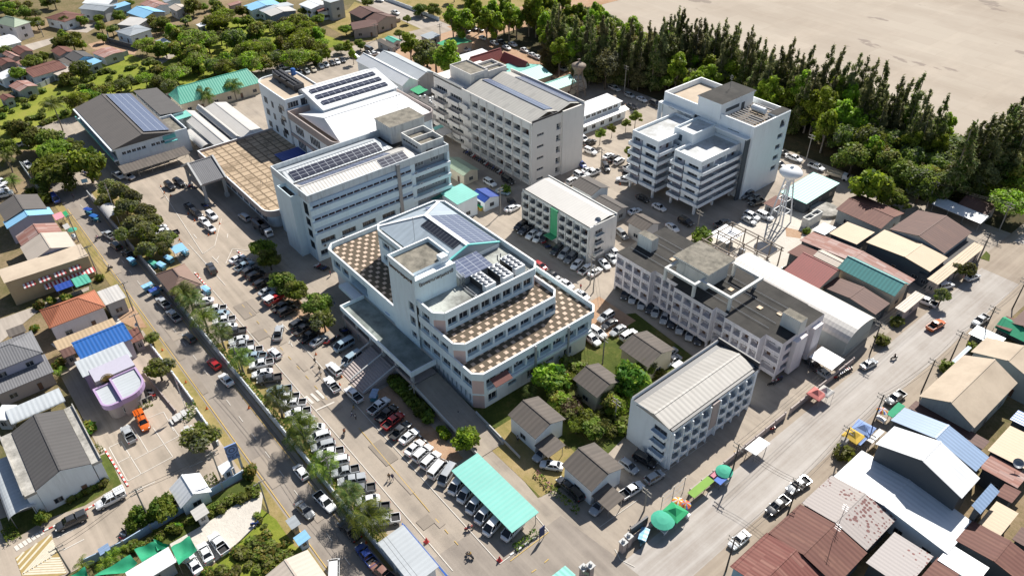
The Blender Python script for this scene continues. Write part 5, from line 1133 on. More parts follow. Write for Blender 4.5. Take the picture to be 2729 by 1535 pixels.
# --- shops on the west street
S('dark grey gable roofed shop farthest up the street',(0,1,455,637),(0,1,352,500),None,5.6,1.8,'roof_grey','wall_cream',ridge=(0,1,240,662),**M)
S('pale blue roof strip over a lavender gable wall',(0,1,520,690),(0,1,450,632),None,5.2,1.8,'roof_skyblue','wall_lilac',ridge=(0,1,262,690),**M)
S('half grey half rust red gable roofed shop',(0,1,605,868),(0,1,545,775),None,5.0,1.8,'roof_rustpale','wall_lilac',ridge=(0,1,385,882),**M)
S('pale beige gable roofed shop above the awning shop',(0,1,745,1005),(0,1,612,872),None,6.0,2.0,'roof_beige','wall_lilac',ridge=(0,1,490,1022),**M)
t=S('two storey ochre shophouse with striped window awnings',(0,1,858,1092),(0,1,712,1000),(0,1,10,1300),6.4,.6,'roof_tan','wall_ochre','mono',storeys=1,over=.25,win=0,**M)
A0,an,L0,W0=frame_of((0,1,858,1092),(0,1,712,1000),(0,1,10,1300),6.4)
yS,xE=A0.y,max(A0.x,G((0,1,712,1000),6.4).x)
x_f=A0.x+.0
def awn(name,label,x,y0,y1,z,out,drop,mat,parent=None):
    tt=parent or thing(name,label,'awning',(x,y0,0))
    q=MB();q.face([(0,0,z),(0,y1-y0,z),(out,y1-y0,z-drop),(out,0,z-drop)][::-1]);q.face([(0,0,z-.06),(0,y1-y0,z-.06),(out,y1-y0,z-drop-.06),(out,0,z-drop-.06)])
    q.face([(out,0,z-drop-.25),(out,y1-y0,z-drop-.25),(out,y1-y0,z-drop),(out,0,z-drop)])
    return q.obj('awning' if parent else 'cover',MATS[mat],tt,loc=(0,0,0) if not parent else(x-parent.location.x,y0-parent.location.y,0))
twotone('awning_stripe_y',(.42,.06,.06),(.72,.68,.66),.9,1)
tt=thing('street_awning','long red and white striped awning along the ochre shophouse','awning',(A0.x,A0.y-W0,0))
ft=A0.x+.05
for k in range(4):
    yy=A0.y-W0+3.2+k*(W0-5)/4
    a=awn('window_awning','red and white striped awning over an upper window, %s from the street corner'%ORD[3-k],ft,yy,yy+2.6,5.1,1.0,.6,'awning_stripe_y');a.parent['group']='window awnings of the ochre shophouse'
    me=win_mesh(1.7,1.2,2,1,'frame_grey','glass_dark');o=bpy.data.objects.new('window',me);COL.objects.link(o);o.parent=t
    o.matrix_basis=t.matrix_basis.inverted()@Matrix.Translation((ft-.02-.2,yy+.4,3.6))@Matrix.Rotation(PI/2,4,'Z')
q=MB();Ls=W0*.62;q.face([(1.5,0,2.5),(1.5,Ls,2.5),(0,Ls,3.1),(0,0,3.1)]);q.face([(0,0,3.04),(0,Ls,3.04),(1.5,Ls,2.44),(1.5,0,2.44)]);tt.location=(ft,A0.y-Ls,0);q.obj('cover',MATS['awning_stripe_y'],tt,loc=(0,0,0))
S('green tarpaulin awning beside the ochre shophouse',(0,1,735,1398),(0,1,888,1345),(0,1,850,1268),2.9,.3,'roof_mint',kind='mono',**AW)
S('dark blue awning beside the green tarpaulin',(0,1,548,1440),(0,1,722,1398),(0,1,695,1330),2.9,.3,'roof_royal',kind='mono',**AW)
S('orange tiled hip roof house on the west street',(0,2,475,417),(0,2,1012,197),(0,2,890,53),4.8,2.2,'roof_orange','wall_pinkwhite','hip',**HO)
S('white flat metal roof beside the orange tiled house',(0,2,1018,195),(0,2,1250,157),(0,2,1135,0),4.4,.3,'roof_offwhite','wall_grey','mono',**M)
S('bright blue ribbed roof on the west street',(0,2,780,722),(0,2,1282,512),(0,2,1187,353),5.6,1.0,'roof_blue','wall_grey',pos=.72,**M)
S('pale ribbed roof directly below the bright blue one',(0,2,800,890),(0,2,1282,690),(0,2,1190,560),5.4,.4,'roof_greywhite','wall_purple','mono',**M)
S('narrow tan roof strip behind the bright blue roof',(0,2,560,635),(0,2,1130,385),(0,2,1080,325),3.0,.2,'roof_cream','wall_taupe','mono',**AW)
S('small brown shed behind the bright blue roof',(0,2,615,705),(0,2,735,655),(0,2,700,590),3.0,.3,'roof_rustbrown','wall_taupe','mono',**SH)
S('rust shed at the street end of the blue roof',(0,2,1280,560),(0,2,1400,520),(0,2,1330,410),3.2,.3,'roof_rust','wall_taupe','mono',**SH)
S('upper grey tiled hip roof house at the left edge',(0,2,-160,880),(0,2,405,632),(0,2,300,440),6.4,2.0,'roof_tilegrey','wall_lilac','hip',storeys=2,**HO)
S('lower grey tiled wing of the house at the left edge',(0,2,-60,1075),(0,2,515,828),(0,2,420,690),3.6,.6,'roof_tilegrey','wall_taupe','mono',**HO)
S('small striped shed roof above the grey tiled house',(0,2,90,505),(0,2,260,450),(0,2,215,385),3.0,.3,'roof_asbestos','wall_taupe','mono',**SH)
S('white ribbed carport roof beside the purple office',(0,2,110,1347),(0,2,628,1107),(0,2,582,985),3.2,.5,'roof_greywhite',kind='arch',**CP)
S('small white roof left of the ribbed carport',(0,2,-80,1300),(0,2,70,1300),(0,2,30,1160),3.2,.2,'roof_white','wall_grey','mono',**SH)
ob=thing('office_building','low purple edged office with a curved front and flat grey roof','office building',(-45,-52,0))
def offq(q,z):p=G(q,z);return(p.x,p.y)
a1,a2=offq((0,2,1050,905),5.2),offq((0,2,1300,775),5.2);a3=offq((0,2,1420,950),5.2);a4=offq((0,2,1170,1105),5.2)
X0,X1,Y0,Y1=min(a1[0],a2[0]),max(a3[0],a4[0]),min(a1[1],a4[1]),max(a2[1],a3[1])
X1=(a3[0]+a4[0])/2+.8;X0=(a1[0]+a2[0])/2;Y0=(a1[1]+a4[1])/2;Y1=(a2[1]+a3[1])/2
b=MB();ol=rounded(X0,X1,Y0,Y1,4.0,8,'ne');b.prism(rounded(X0,X1-.8,Y0,Y1-.8,3.6,8,'ne'),0,4.0,1);ring_wall(b,ol,4.0,5.2,.4,0,0);b.face([(p[0],p[1],4.0) for p in reversed(ol)],0)
e1,e2=offq((0,2,890,1005),4.6),offq((0,2,1000,1195),4.6);XL0,XL1,YL0=e1[0],e2[0],(e1[1]+e2[1])/2
ol2=rounded(XL0,XL1,YL0,Y0,2.0,6,'se');b.prism(rounded(XL0,XL1-.8,YL0+.8,Y0,1.6,6,'se'),0,3.4,1);ring_wall(b,ol2,3.4,4.6,.4,0,0);b.face([(p[0],p[1],3.4) for p in reversed(ol2)],0)
b.box(X0-4.5,X0,YL0+1,Y1,0,5.6,1,2);b.obj('wall',[MATS['wall_purple'],MATS['wall_taupe'],MATS['wall_lilac']],ob)
deck(ol,4.9,'roof_greywhite',ob,'roof');deck(ol2,4.3,'roof_greywhite',ob,'roof')
put_windows(ob,(X1-.8,Y0),EY,[(.3+1.2*k,1.3+1.2*k,.6,3.4) for k in range(int((Y1-Y0-4.4)/1.2))],-.05,'window',wmk(1,2,'frame_white','glass_blue'));put_windows(ob,(XL1-.8,YL0+3),EY,[(.2+1.2*k,1.2+1.2*k,.8,2.2) for k in range(5)],-.05,'window',wmk(1,1,'frame_white'))
em=MB();em.lathe(0,0,[(0,.12),(.35,.1),(.9,.05),(1.0,0)],16);em.lathe(0,0,[(1.15,0),(1.15,.1),(1.3,.1),(1.3,0)],16);plain('gilt',(.32,.22,.06),.4,metal=.6)
o=em.obj('emblem',MATS['gilt'],ob,loc=(X0+.05-ob.location.x,(YL0+Y0)/2+1.5-ob.location.y,5.2));o.rotation_euler=(0,PI/2,0)
t=S('grey ribbed warehouse with crusty concrete gutters and white gable',(0,3,345,622),(0,2,112,1420),(0,3,872,352),6.0,1.8,'roof_greydark','wall_white',over=-.02,win=2,**WH)
A0,an,L0,W0=frame_of((0,3,345,622),(0,2,112,1420),(0,3,872,352),6.0)
for ya,yb,yc in((-1.8,-.05,-2.0),(W0+.05,W0+1.6,W0+1.6)):
    b=MB();b.box(-.3,L0,ya,yb,5.2,5.8);b.box(-.3,L0,yc,yc+.2,5.2,6.3);b.obj('concrete_gutter',MATS['roof_deck'],t,loc=(0,0,0));b=MB();b.box(-.28,L0-.1,ya+.1,yb-.03,0,5.2);b.obj('side_aisle',MATS['wall_white'],t,loc=(0,0,0))
b=MB();b.box(-.9,-.02,W0*.45,W0*.85,2.4,2.6);b.face([(-.95,W0*.45,2.0),(-.95,W0*.85,2.0),(-.95,W0*.85,2.9),(-.95,W0*.45,2.9)][::-1]);b.obj('porch',MATS['cap_white'],t,loc=(0,0,0))
S('pale curved carport roof along the grey warehouse',(0,3,85,915),(0,3,-130,420),(0,3,345,760),3.0,1.0,'roof_greywhite',kind='arch',**CP)
S('white ribbed gabled pump house beside the concrete wall',(0,3,1632,605),(0,3,1742,797),(0,3,2045,632),2.9,1.7,'roof_white','wall_white',**sh('pump house'))
S('small white roofed sentry hut under the round emblem sign',(0,3,2092,395),(0,3,2140,472),(0,3,2260,405),2.7,.2,'roof_white','wall_white','mono',**sh('sentry hut'))
S('tiny rusty corrugated lean-to outside the concrete wall',(0,3,1835,822),(0,3,1890,918),(0,3,2022,835),2.4,.3,'roof_offwhite','wall_grey','mono',**SH)
S('small faded blue canopy inside the concrete wall',(0,3,940,1188),(0,3,970,1248),(0,3,1072,1192),2.3,.2,'roof_paleblue',kind='mono',**AW)
S('white corrugated shed roof among green shade nets',(0,3,1208,1412),(0,3,1290,1560),(0,3,1722,1342),3.0,.3,'roof_white','wall_zinc','mono',**SH)
S('tan ribbed roof at the bottom edge of the street',(1,3,690,1449),(1,3,500,1195),(1,3,80,1449),3.6,1.0,'roof_beige','wall_grey',**SH)
S('yellow box stall with grey roof beside the street',(1,3,290,912),(1,3,352,1000),(1,3,442,942),2.5,.1,'roof_zinc','wall_ochre','mono',**sh('street stall'))
S('blue and grey tarpaulin stall on the street verge',(1,3,365,1078),(1,3,432,1152),(1,3,542,1087),2.4,.3,'roof_skyblue','wall_band_blue','mono',**sh('street stall'))
# --- village, north-west
V=[
('cream two storey house with pale green hip roof',(0,0,-60,222),(0,0,137,268),(0,0,310,218),6.2,2.4,'roof_palegreen','wall_pinkwhite','hip',HO,{'storeys':2}),
('white gable roof at the left edge by the lane',(0,0,-40,470),(0,0,210,408),(0,0,60,340),4.0,1.0,'roof_white','wall_white','gable',HO,{}),
('rust hip roof house with white walls',(0,0,430,175),(0,0,620,215),(0,0,890,160),4.0,1.3,'roof_rust','wall_white','hip',HO,{}),
('wide grey roof on white posts at the top edge',(0,0,755,85),(0,0,1005,112),(0,0,1040,45),5.0,.8,'roof_zinc','wall_grey','gable',HO,{}),
('white ridge roof at the top edge',(0,0,790,35),(0,0,1050,45),(0,0,1090,-10),4.6,.8,'roof_white','wall_grey','gable',HO,{}),
('pale blue lean-to house with blue wall',(0,0,1050,62),(0,0,1110,88),(0,0,1275,52),4.4,.4,'roof_skyblue','wall_skyblue','mono',HO,{}),
('rust roof house at the top edge',(0,0,1345,42),(0,0,1480,88),(0,0,1590,30),4.2,.8,'roof_rustpale','wall_white','gable',HO,{}),
('grey roof house next to the rust roof at top',(0,0,1565,10),(0,0,1600,28),(0,0,1750,-5),4.6,.6,'roof_zinc','wall_white','gable',HO,{}),
('beige roof house under trees near the top',(0,0,1625,72),(0,0,1700,112),(0,0,1815,72),4.0,.8,'roof_beige','wall_grey','gable',HO,{}),
('bright sky blue gable roof of the village',(0,0,1222,125),(0,0,1390,180),(0,0,1535,97),4.6,1.5,'roof_skyblue','wall_grey','gable',HO,{}),
('white roof just below the sky blue gable',(0,0,1130,240),(0,0,1320,257),(0,0,1425,190),4.0,.5,'roof_offwhite','wall_grey','mono',HO,{}),
('modern grey hip roof house inside a dark compound wall',(0,0,1110,305),(0,0,1255,352),(0,0,1475,287),4.0,1.0,'roof_zinc','wall_white','hip',HO,{}),
('small grey roof among bushes right of the compound',(0,0,1495,398),(0,0,1570,442),(0,0,1645,412),3.2,.4,'roof_zinc','wall_white','mono',HO,{}),
('tiny white roof in the thicket',(0,0,1890,240),(0,0,1930,265),(0,0,1985,245),3.2,.3,'roof_white','wall_grey','mono',HO,{}),
('short rust roof by the lane at the left',(0,0,100,480),(0,0,187,532),(0,0,317,490),3.6,.9,'roof_rust','wall_taupe','gable',HO,{}),
('second rust roof by the lane, half behind the first',(0,0,20,522),(0,0,117,572),(0,0,192,545),3.4,.8,'roof_rustpale','wall_taupe','gable',HO,{}),
('brown rust roof touching the left edge',(0,0,-60,600),(0,0,10,640),(0,0,137,590),3.6,.8,'roof_rust','wall_taupe','gable',HO,{}),
('low rust roof with a white front near the left edge',(0,0,145,602),(0,0,222,645),(0,0,260,600),3.0,.4,'roof_rustpale','wall_white','mono',HO,{}),
('rust red gable roof above the dark gable',(0,0,485,492),(0,0,575,547),(0,0,712,490),4.0,1.0,'roof_rust','wall_taupe','gable',HO,{}),
('dark grey gable roof with a blue gable end',(0,0,620,547),(0,0,722,605),(0,0,905,545),4.0,1.3,'roof_greydark','wall_skyblue','gable',HO,{}),
('pale blue lean-to roof below the dark gable',(0,0,745,602),(0,0,850,645),(0,0,965,590),3.4,.3,'roof_skyblue','wall_grey','mono',HO,{}),
('patched pink and grey roofs at the end of the wall',(0,0,880,512),(0,0,1005,562),(0,0,1195,500),3.4,.5,'roof_rustpale','wall_grey','gable',HO,{}),
('long striped red rust shed beside the zinc wall',(0,0,320,752),(0,0,650,655),(0,0,560,572),3.6,1.1,'roof_rust','wall_white','gable',SH,{}),
('grey lean-to behind the long striped rust shed',(0,0,560,580),(0,0,680,645),(0,0,770,622),3.4,.4,'roof_asbestos','wall_grey','mono',SH,{}),
('beige patch roof in front of the long striped shed',(0,0,490,702),(0,0,560,732),(0,0,675,660),3.0,.3,'roof_beige','wall_grey','mono',SH,{}),
('white roof at the left edge below the rust roofs',(0,0,-60,730),(0,0,20,772),(0,0,237,652),3.6,.8,'roof_white','wall_white','gable',HO,{}),
('flaking pink rust roof in the zinc walled corner',(0,0,80,832),(0,0,187,887),(0,0,372,832),3.4,.9,'roof_rustpale','wall_zinc','gable',HO,{}),
('rust red roof lowest at the left edge',(0,0,-20,940),(0,0,40,975),(0,0,125,930),3.4,.6,'roof_rust','wall_zinc','gable',HO,{}),
('blue sheet roof at the top between trees',(0,0,2345,62),(0,0,2425,107),(1,0,230,30),4.4,.9,'roof_skyblue','wall_white','gable',HO,{}),
('pinkish roof at the top beside blue roof',(0,0,2190,42),(0,0,2220,62),(0,0,2315,22),3.6,.4,'roof_rustpale','wall_taupe','mono',HO,{}),
('grey ridge roof behind the dark walled house',(1,0,20,95),(1,0,85,125),(1,0,350,40),4.0,.8,'roof_greywhite','wall_white','gable',HO,{}),
('white roof house with dark slate side wall',(1,0,75,118),(1,0,150,162),(1,0,390,97),4.4,.8,'roof_offwhite','wall_slate','gable',HO,{}),
('pale blue white roof left of the concrete block',(1,0,420,45),(1,0,540,92),(1,0,700,32),5.0,.8,'roof_white','wall_white','gable',HO,{}),
('rust lean-to beside the concrete block',(1,0,570,77),(1,0,612,122),(1,0,732,82),4.0,.3,'roof_rust','wall_white','mono',HO,{}),
('three storey raw concrete block at the top edge',(1,0,640,0),(1,0,725,30),(1,0,890,0),8.4,.1,'roof_greywhite','wall_grey','flat',HO,{'storeys':2}),
('brown barn roof farthest of the three by the road',(1,0,900,122),(1,0,1022,182),(1,0,1222,112),5.0,1.6,'roof_rustbrown','wall_dark','gable',SH,{}),
('brown barn roof nearest the road',(1,0,1060,187),(1,0,1180,227),(1,0,1362,160),4.6,1.5,'roof_rustbrown','wall_taupe','gable',SH,{}),
('brown barn roof lowest of the three',(1,0,920,222),(1,0,942,292),(1,0,1177,237),4.0,1.0,'roof_rustbrown','wall_taupe','mono',SH,{}),
('small pale rust shed at the edge of the thicket',(1,0,230,197),(1,0,300,242),(1,0,412,177),3.0,.5,'roof_rustpale','wall_taupe','gable',SH,{}),
]
for lb,a,b_,c,z,ri,rf,wl_,kd,dd,ex in V:S(lb,a,b_,c,z,ri,rf,wl_,kd,snap=3,**{**dd,**ex})
# ------------------------------------------------------------------ trees and plants
import numpy as np
leafmat('leaf_dark',(.075,.12,.018),(.165,.215,.036));leafmat('leaf_mid',(.14,.20,.022),(.27,.315,.044));leafmat('leaf_bright',(.22,.34,.02),(.40,.50,.045))
leafmat('leaf_olive',(.155,.17,.045),(.27,.265,.08));leafmat('leaf_grey',(.13,.15,.08),(.24,.255,.145));leafmat('leaf_pine',(.15,.165,.065),(.33,.32,.13));leafmat('leaf_palm',(.055,.095,.022),(.12,.165,.04));leafmat('leaf_yellow',(.18,.17,.03),(.30,.25,.05));leafmat('leaf_hedge',(.06,.13,.012),(.12,.21,.025));leafmat('leaf_brown',(.09,.06,.035),(.15,.10,.06));leafmat('flower_pink',(.30,.10,.18),(.42,.2,.28))
plain('bark',(.10,.075,.055),.9,.3,3);plain('bark_pale',(.26,.22,.18),.9,.3,3)
def leaf_cloud(rng,cent,radii,n,size,flat=.0,droop=0.0,shell=.55,aspect=1.7):
    """n leaf sprays spread through ellipsoid clumps; returns vertex array (n*4, 3)"""
    cent=np.array(cent,float);radii=np.array(radii,float)
    wgt=radii[:,0]*radii[:,1]+radii[:,2]*radii[:,0];pick=rng.choice(len(cent),n,p=wgt/wgt.sum())
    d=rng.normal(size=(n,3));d/=np.linalg.norm(d,axis=1)[:,None]
    r=shell+(1.22-shell)*rng.random(n)**.9
    p=cent[pick]+d*radii[pick]*r[:,None]
    nrm=d*.9+rng.normal(size=(n,3))*.55;nrm[:,2]+=.35;nrm/=np.linalg.norm(nrm,axis=1)[:,None]
    t=rng.normal(size=(n,3));t[:,2]-=droop;t-=nrm*(t*nrm).sum(1)[:,None];t/=np.linalg.norm(t,axis=1)[:,None]
    b=np.cross(nrm,t);s=size*(.6+.8*rng.random(n))[:,None]
    k=.35
    return np.stack([p-t*s*aspect/2,p-b*s/2+t*s*aspect*.05,p+t*s*aspect/2+nrm*s*-.15,p+b*s/2+t*s*aspect*.05],1).reshape(-1,3)
def quads_mesh(name,v,mats,mi=None):
    n=len(v)//4;me=bpy.data.meshes.new(name)
    me.vertices.add(len(v));me.vertices.foreach_set('co',v.astype(np.float32).ravel())
    me.loops.add(n*4);me.loops.foreach_set('vertex_index',np.arange(n*4));me.polygons.add(n)
    me.polygons.foreach_set('loop_start',np.arange(n)*4)
    for m in mats:me.materials.append(MATS[m])
    if mi is not None:me.polygons.foreach_set('material_index',mi)
    me.update(calc_edges=True);return me
def trunk_mesh(rng,h,r,limbs,mat,lean=0.0):
    b=MB();top=Vector((lean,0,h))
    b.tube((0,0,-.2),top*.5,r,8,r*.75);b.tube(top*.5,top,r*.75,7,r*.5)
    for e in limbs:
        s=top*rng.uniform(.65,1.0);m_=s.lerp(Vector(e),.5)+Vector((0,0,.3));b.tube(s,m_,r*.42,5,r*.3);b.tube(m_,e,r*.3,5,r*.1)
    return b.mesh('trunk',[MATS[mat]],merge=False)
PROTO={}
def broad(key,seed,h,rad_,mats,n=2600,size=.55,trunk=.32,base=.3,clumps=15,flat=.62,bark='bark',shell=.5):
    rng=np.random.default_rng(seed);cs,rs_=[],[]
    zc=h*(base+1)/2;hz=h*(1-base)/2
    for i in range(clumps):
        a=2*PI*i/clumps*2.4+rng.uniform(-.4,.4);q=math.sqrt((i+.5)/clumps)
        rr=q*rad_*.72;dz=math.sqrt(max(0,1-q*q))*hz*.78*rng.uniform(.35,1.1)-hz*.15*q
        if rng.random()<.3:dz-=hz*.5
        cr=rad_*rng.uniform(.2,.46);cs.append((rr*math.cos(a),rr*math.sin(a),zc+dz));rs_.append((cr,cr,cr*flat*rng.uniform(.8,1.3)))
    v=leaf_cloud(rng,cs,rs_,n,size,shell=shell);mi=rng.integers(0,len(mats),n)
    ci=np.array([np.argmin([(v[4*j,0]-c[0])**2+(v[4*j,1]-c[1])**2+(v[4*j,2]-c[2])**2 for c in cs]) for j in range(n)]);pref=rng.integers(0,len(mats),len(cs))
    mi=np.where(rng.random(n)<.65,pref[ci],mi)
    PROTO[key]=(quads_mesh('crown',v,mats,mi),trunk_mesh(rng,h*(base+.18),trunk,[(c[0]*.85,c[1]*.85,c[2]) for c in cs[::2]],bark),h)
def pine(key,seed,h,r0,n=1500):
    rng=np.random.default_rng(seed);cs,rs_=[],[]
    for i in range(34):
        f=i/33;z=h*(.08+.92*f);r=r0*(1-f)**.75*rng.uniform(.55,1.15)+.12;a=rng.uniform(0,2*PI)
        cs.append((r*.65*math.cos(a),r*.75*math.sin(a),z));rs_.append((max(.28,r*.55),max(.28,r*.55),h*.045*rng.uniform(.8,1.5)))
    v=leaf_cloud(rng,cs,rs_,n,.34,droop=-1.0,shell=.1,aspect=3.2);mi=rng.integers(0,2,n)
    PROTO[key]=(quads_mesh('crown',v,['leaf_pine','leaf_pine' if seed%2 else 'leaf_dark'],mi),trunk_mesh(rng,h*.93,.2,[],'bark_pale',.3),h)
def bush(key,seed,h,r,mats,n=520,size=.42):
    rng=np.random.default_rng(seed);cs=[(r*.55*math.cos(a)*q,r*.55*math.sin(a)*q,h*.5+rng.uniform(-.1,.2)*h) for a,q in zip(rng.uniform(0,2*PI,7),rng.uniform(.2,1,7))]
    v=leaf_cloud(rng,cs,[(r*.55,r*.55,h*.42)]*7,n,size,shell=.45);PROTO[key]=(quads_mesh('foliage',v,mats,rng.integers(0,len(mats),n)),None,h)
def palm(key,seed,h,nf,fl,mats,coconut=False):
    rng=np.random.default_rng(seed);Q=[]
    for i in range(nf):
        a=2*PI*i/nf+rng.uniform(-.25,.25);up=rng.uniform(-.15,1.0) if i%3 else rng.uniform(.6,1.25);L=fl*rng.uniform(.8,1.1)
        p=np.array([0,0,h]);d=np.array([math.cos(a)*math.cos(up),math.sin(a)*math.cos(up),math.sin(up)]);seg=9
        for k in range(seg):
            t=k/seg;d2=d.copy();d2[2]-=1.7*t*t+.15;d2/=np.linalg.norm(d2);q=p+d2*L/seg;side=np.cross(d2,[0,0,1]);side/=(np.linalg.norm(side)+1e-6)
            wv=fl*.30*(math.sin(PI*(.12+.86*t)))
            for s in(-1,1):
                for u in(0,.5):
                    o=p+(q-p)*u;w0=side*s*wv*rng.uniform(.8,1.1)-np.array([0,0,wv*.55])+d2*wv*.55;th=d2*L/seg*.30
                    Q+=[o,o+th,o+w0+th*.4,o+w0]
            Q+=[p-side*.05,p+side*.05,q+side*.04,q-side*.04];p=q
    v=np.array(Q);n=len(v)//4;b=MB()
    for k in range(6):b.tube((.12*math.sin(k*.6),0,h*k/6-.1),(.12*math.sin((k+1)*.6),0,h*(k+1)/6),.2-.012*k,8,.19-.012*k)
    if coconut:
        for k in range(6):b.tube((.3*math.cos(k),.3*math.sin(k),h-.5),(.3*math.cos(k),.3*math.sin(k),h-.2),.16,6)
    PROTO[key]=(quads_mesh('fronds',v,mats,rng.integers(0,len(mats),n)),b.mesh('trunk',[MATS['bark_pale']]),h)
for k in range(3):broad('mango%d'%k,20+k,8.5,4.2,['leaf_dark','leaf_mid','leaf_mid','leaf_olive' if k else 'leaf_bright'],3800,.42,base=.14,clumps=19)
for k in range(2):broad('rain%d'%k,30+k,10,6.0,['leaf_mid','leaf_olive','leaf_bright'],4200,.42,flat=.45,base=.28,clumps=20)
for k in range(3):broad('acacia%d'%k,40+k,13,3.2,['leaf_bright','leaf_bright','leaf_mid'],3400,.45,base=.15,clumps=18,flat=.95,bark='bark_pale')
for k in range(2):broad('olive%d'%k,50+k,7,3.6,['leaf_olive','leaf_grey','leaf_mid'],2600,.42,base=.35)
broad('grey0',55,15,6.0,['leaf_grey','leaf_grey','leaf_olive'],4200,.48,base=.2,clumps=22,flat=.85,shell=.35);broad('wild0',56,9,4.6,['leaf_dark','leaf_grey','leaf_mid'],3400,.44,base=.15,clumps=18,flat=.8);broad('wild1',57,8,4.2,['leaf_bright','leaf_olive','leaf_mid','leaf_yellow'],3200,.44,base=.12,clumps=18,flat=.75)
for k in range(2):broad('young%d'%k,60+k,5.5,1.7,['leaf_mid','leaf_olive'],700,.38,trunk=.1,base=.35,clumps=9)
broad('round0',65,5.0,2.6,['leaf_mid','leaf_hedge'],2200,.36,base=.12,clumps=12,flat=.9);broad('lush0',66,7.0,3.6,['leaf_hedge','leaf_bright','leaf_mid'],3200,.5,base=.15,clumps=16,flat=.8);broad('bare0',67,4.5,2.6,['leaf_brown','leaf_brown','leaf_olive'],700,.35,base=.1,clumps=12)
for k in range(4):pine('pine%d'%k,70+k,23,4.0,4600)
for k in range(3):bush('bush%d'%k,80+k,1.8,1.5,['leaf_mid','leaf_olive']if k else['leaf_dark','leaf_mid'])
bush('bushy',85,1.6,1.3,['leaf_yellow','leaf_hedge']);bush('bushg',86,1.5,1.2,['leaf_bright','leaf_hedge'])
palm('palm0',90,4.2,25,2.9,['leaf_palm','leaf_mid']);palm('palm1',91,3.8,23,2.8,['leaf_palm','leaf_palm','leaf_olive']);palm('coco0',92,9.5,16,4.2,['leaf_palm','leaf_mid'],True);palm('banana0',93,1.8,8,2.2,['leaf_bright','leaf_hedge']);palm('fan0',94,3.0,14,2.0,['leaf_palm','leaf_yellow'])
trng=random.Random(7)
def tree(key,x,y,s=1.0,label=None,cat='tree',group=None,name='tree',z=0.0,sq=1.0):
    cr,tr,h=PROTO[key];rz=trng.uniform(0,6.28)
    if tr is None:
        o=bpy.data.objects.new(name,cr);COL.objects.link(o);o.location=(x,y,z);o.rotation_euler=(0,0,rz);o.scale=(s,s,s*sq);return tag(o,label,cat,group)
    t=thing(name,label,cat,(x,y,z),rz,group);t.scale=(s*trng.uniform(.85,1.18),s*trng.uniform(.85,1.18),s*sq*trng.uniform(.85,1.15))
    part('fronds' if 'fronds' in cr.name else 'crown',cr,t);part('trunk',tr,t);return t
def at_crown(q,key,s=1.0,f=.62):p=G(q,PROTO[key][2]*s*f);return p.x,p.y
def ordl(i,n,a,b):return f'{ORD[i]} from the {a}' if i<(n+1)//2 else f'{ORD[n-1-i]} from the {b}'
def row(key,qs,base,a,b,group,s=(.9,1.1),crown=True,name='tree',cat='tree',z=0.0,f=.62):
    for i,q in enumerate(qs):
        k=key if isinstance(key,str) else key[i%len(key)]
        ss=trng.uniform(*s) if len(q)==4 else q[4];p=at_crown(q[:4],k,ss,f) if crown else G(q[:4],0)[:2]
        lb=base+(', '+ordl(i,len(qs),a,b) if len(qs)>1 else '');tree(k,p[0],p[1],ss,lb,cat,group,name,z)
tips=[(2,0,430,80),(2,0,470,90),(2,0,520,130),(2,0,750,140),(2,0,795,165),(2,0,900,200),(2,0,945,195),(2,0,995,215),(2,0,1105,235),(2,0,1180,212),(2,0,1280,255),(2,0,1345,262),(2,0,1400,270),(2,0,1475,275),(2,0,1540,260),(2,0,1622,180),(2,0,1672,178),(2,0,1720,182),(2,0,1755,215),(2,0,1840,200),(2,0,1885,182),(2,0,1960,175),(2,0,2022,212),(2,0,2088,205),(2,0,2140,300),(2,0,2200,320),(2,0,2305,295),(2,0,2330,345),(2,0,2425,325),(2,0,2480,470),(3,0,50,470),(3,0,130,430),(3,0,205,462),(3,0,290,425),(3,0,370,460),(3,0,405,555),(3,0,508,482),(3,0,560,565),(3,0,690,492),(3,0,795,505),(3,0,868,545),(3,0,948,582),(3,0,1018,625),(3,0,1105,678),(3,0,1190,692),(3,0,1245,780),(3,0,1375,752),(3,0,1475,742),(3,0,1552,792),(3,0,1645,858),(3,0,1795,958)]
for i,q in enumerate(tips):
    s=trng.uniform(.94,1.06);p=G(q,23*s*.97);i2=len(tips)-1-i
    lb='dark feathery pine on the apron edge, '+(ORD[i2]+' tip from the right' if i2<27 else ORD[i]+' tip from the left')
    tree('pine%d'%(i%4),p.x,p.y,s,lb,'pine tree','pine trees along the apron','pine_tree')
    p2=(p.x+trng.uniform(-1.5,1.5),p.y-trng.uniform(3,6));tree('pine%d'%((i+1)%4),p2[0],p2[1],trng.uniform(.72,.98),'dark feathery pine standing inside the belt, hidden behind the tips','pine tree','inner pines of the belt','pine_tree')
ac=[(1,0,2150,60),(1,0,2280,60),(1,0,2400,60),(2,0,30,60),(2,0,180,90),(2,0,250,60),(1,0,1900,90),(1,0,2010,120),(1,0,2090,40),(1,0,2230,130),(1,0,2330,180),(1,0,2450,130),(2,0,60,120),(2,0,330,160),(2,0,400,280),(2,0,640,290),(2,0,760,280),(2,0,610,400),(2,0,480,420),(2,0,1040,350),(2,0,880,400),(2,0,1330,500),(2,0,1660,500),(2,0,1620,640),(2,0,1930,640),(2,0,1790,740),(2,0,2200,600),(2,0,2430,680),(2,0,2400,850),(3,0,20,720),(3,0,90,830),(3,0,260,900),(3,0,380,840),(3,0,540,850),(3,0,480,980),(3,0,740,890),(3,0,880,920),(3,0,780,1060),(3,0,640,980),(3,0,1000,1120),(3,0,650,1160)]
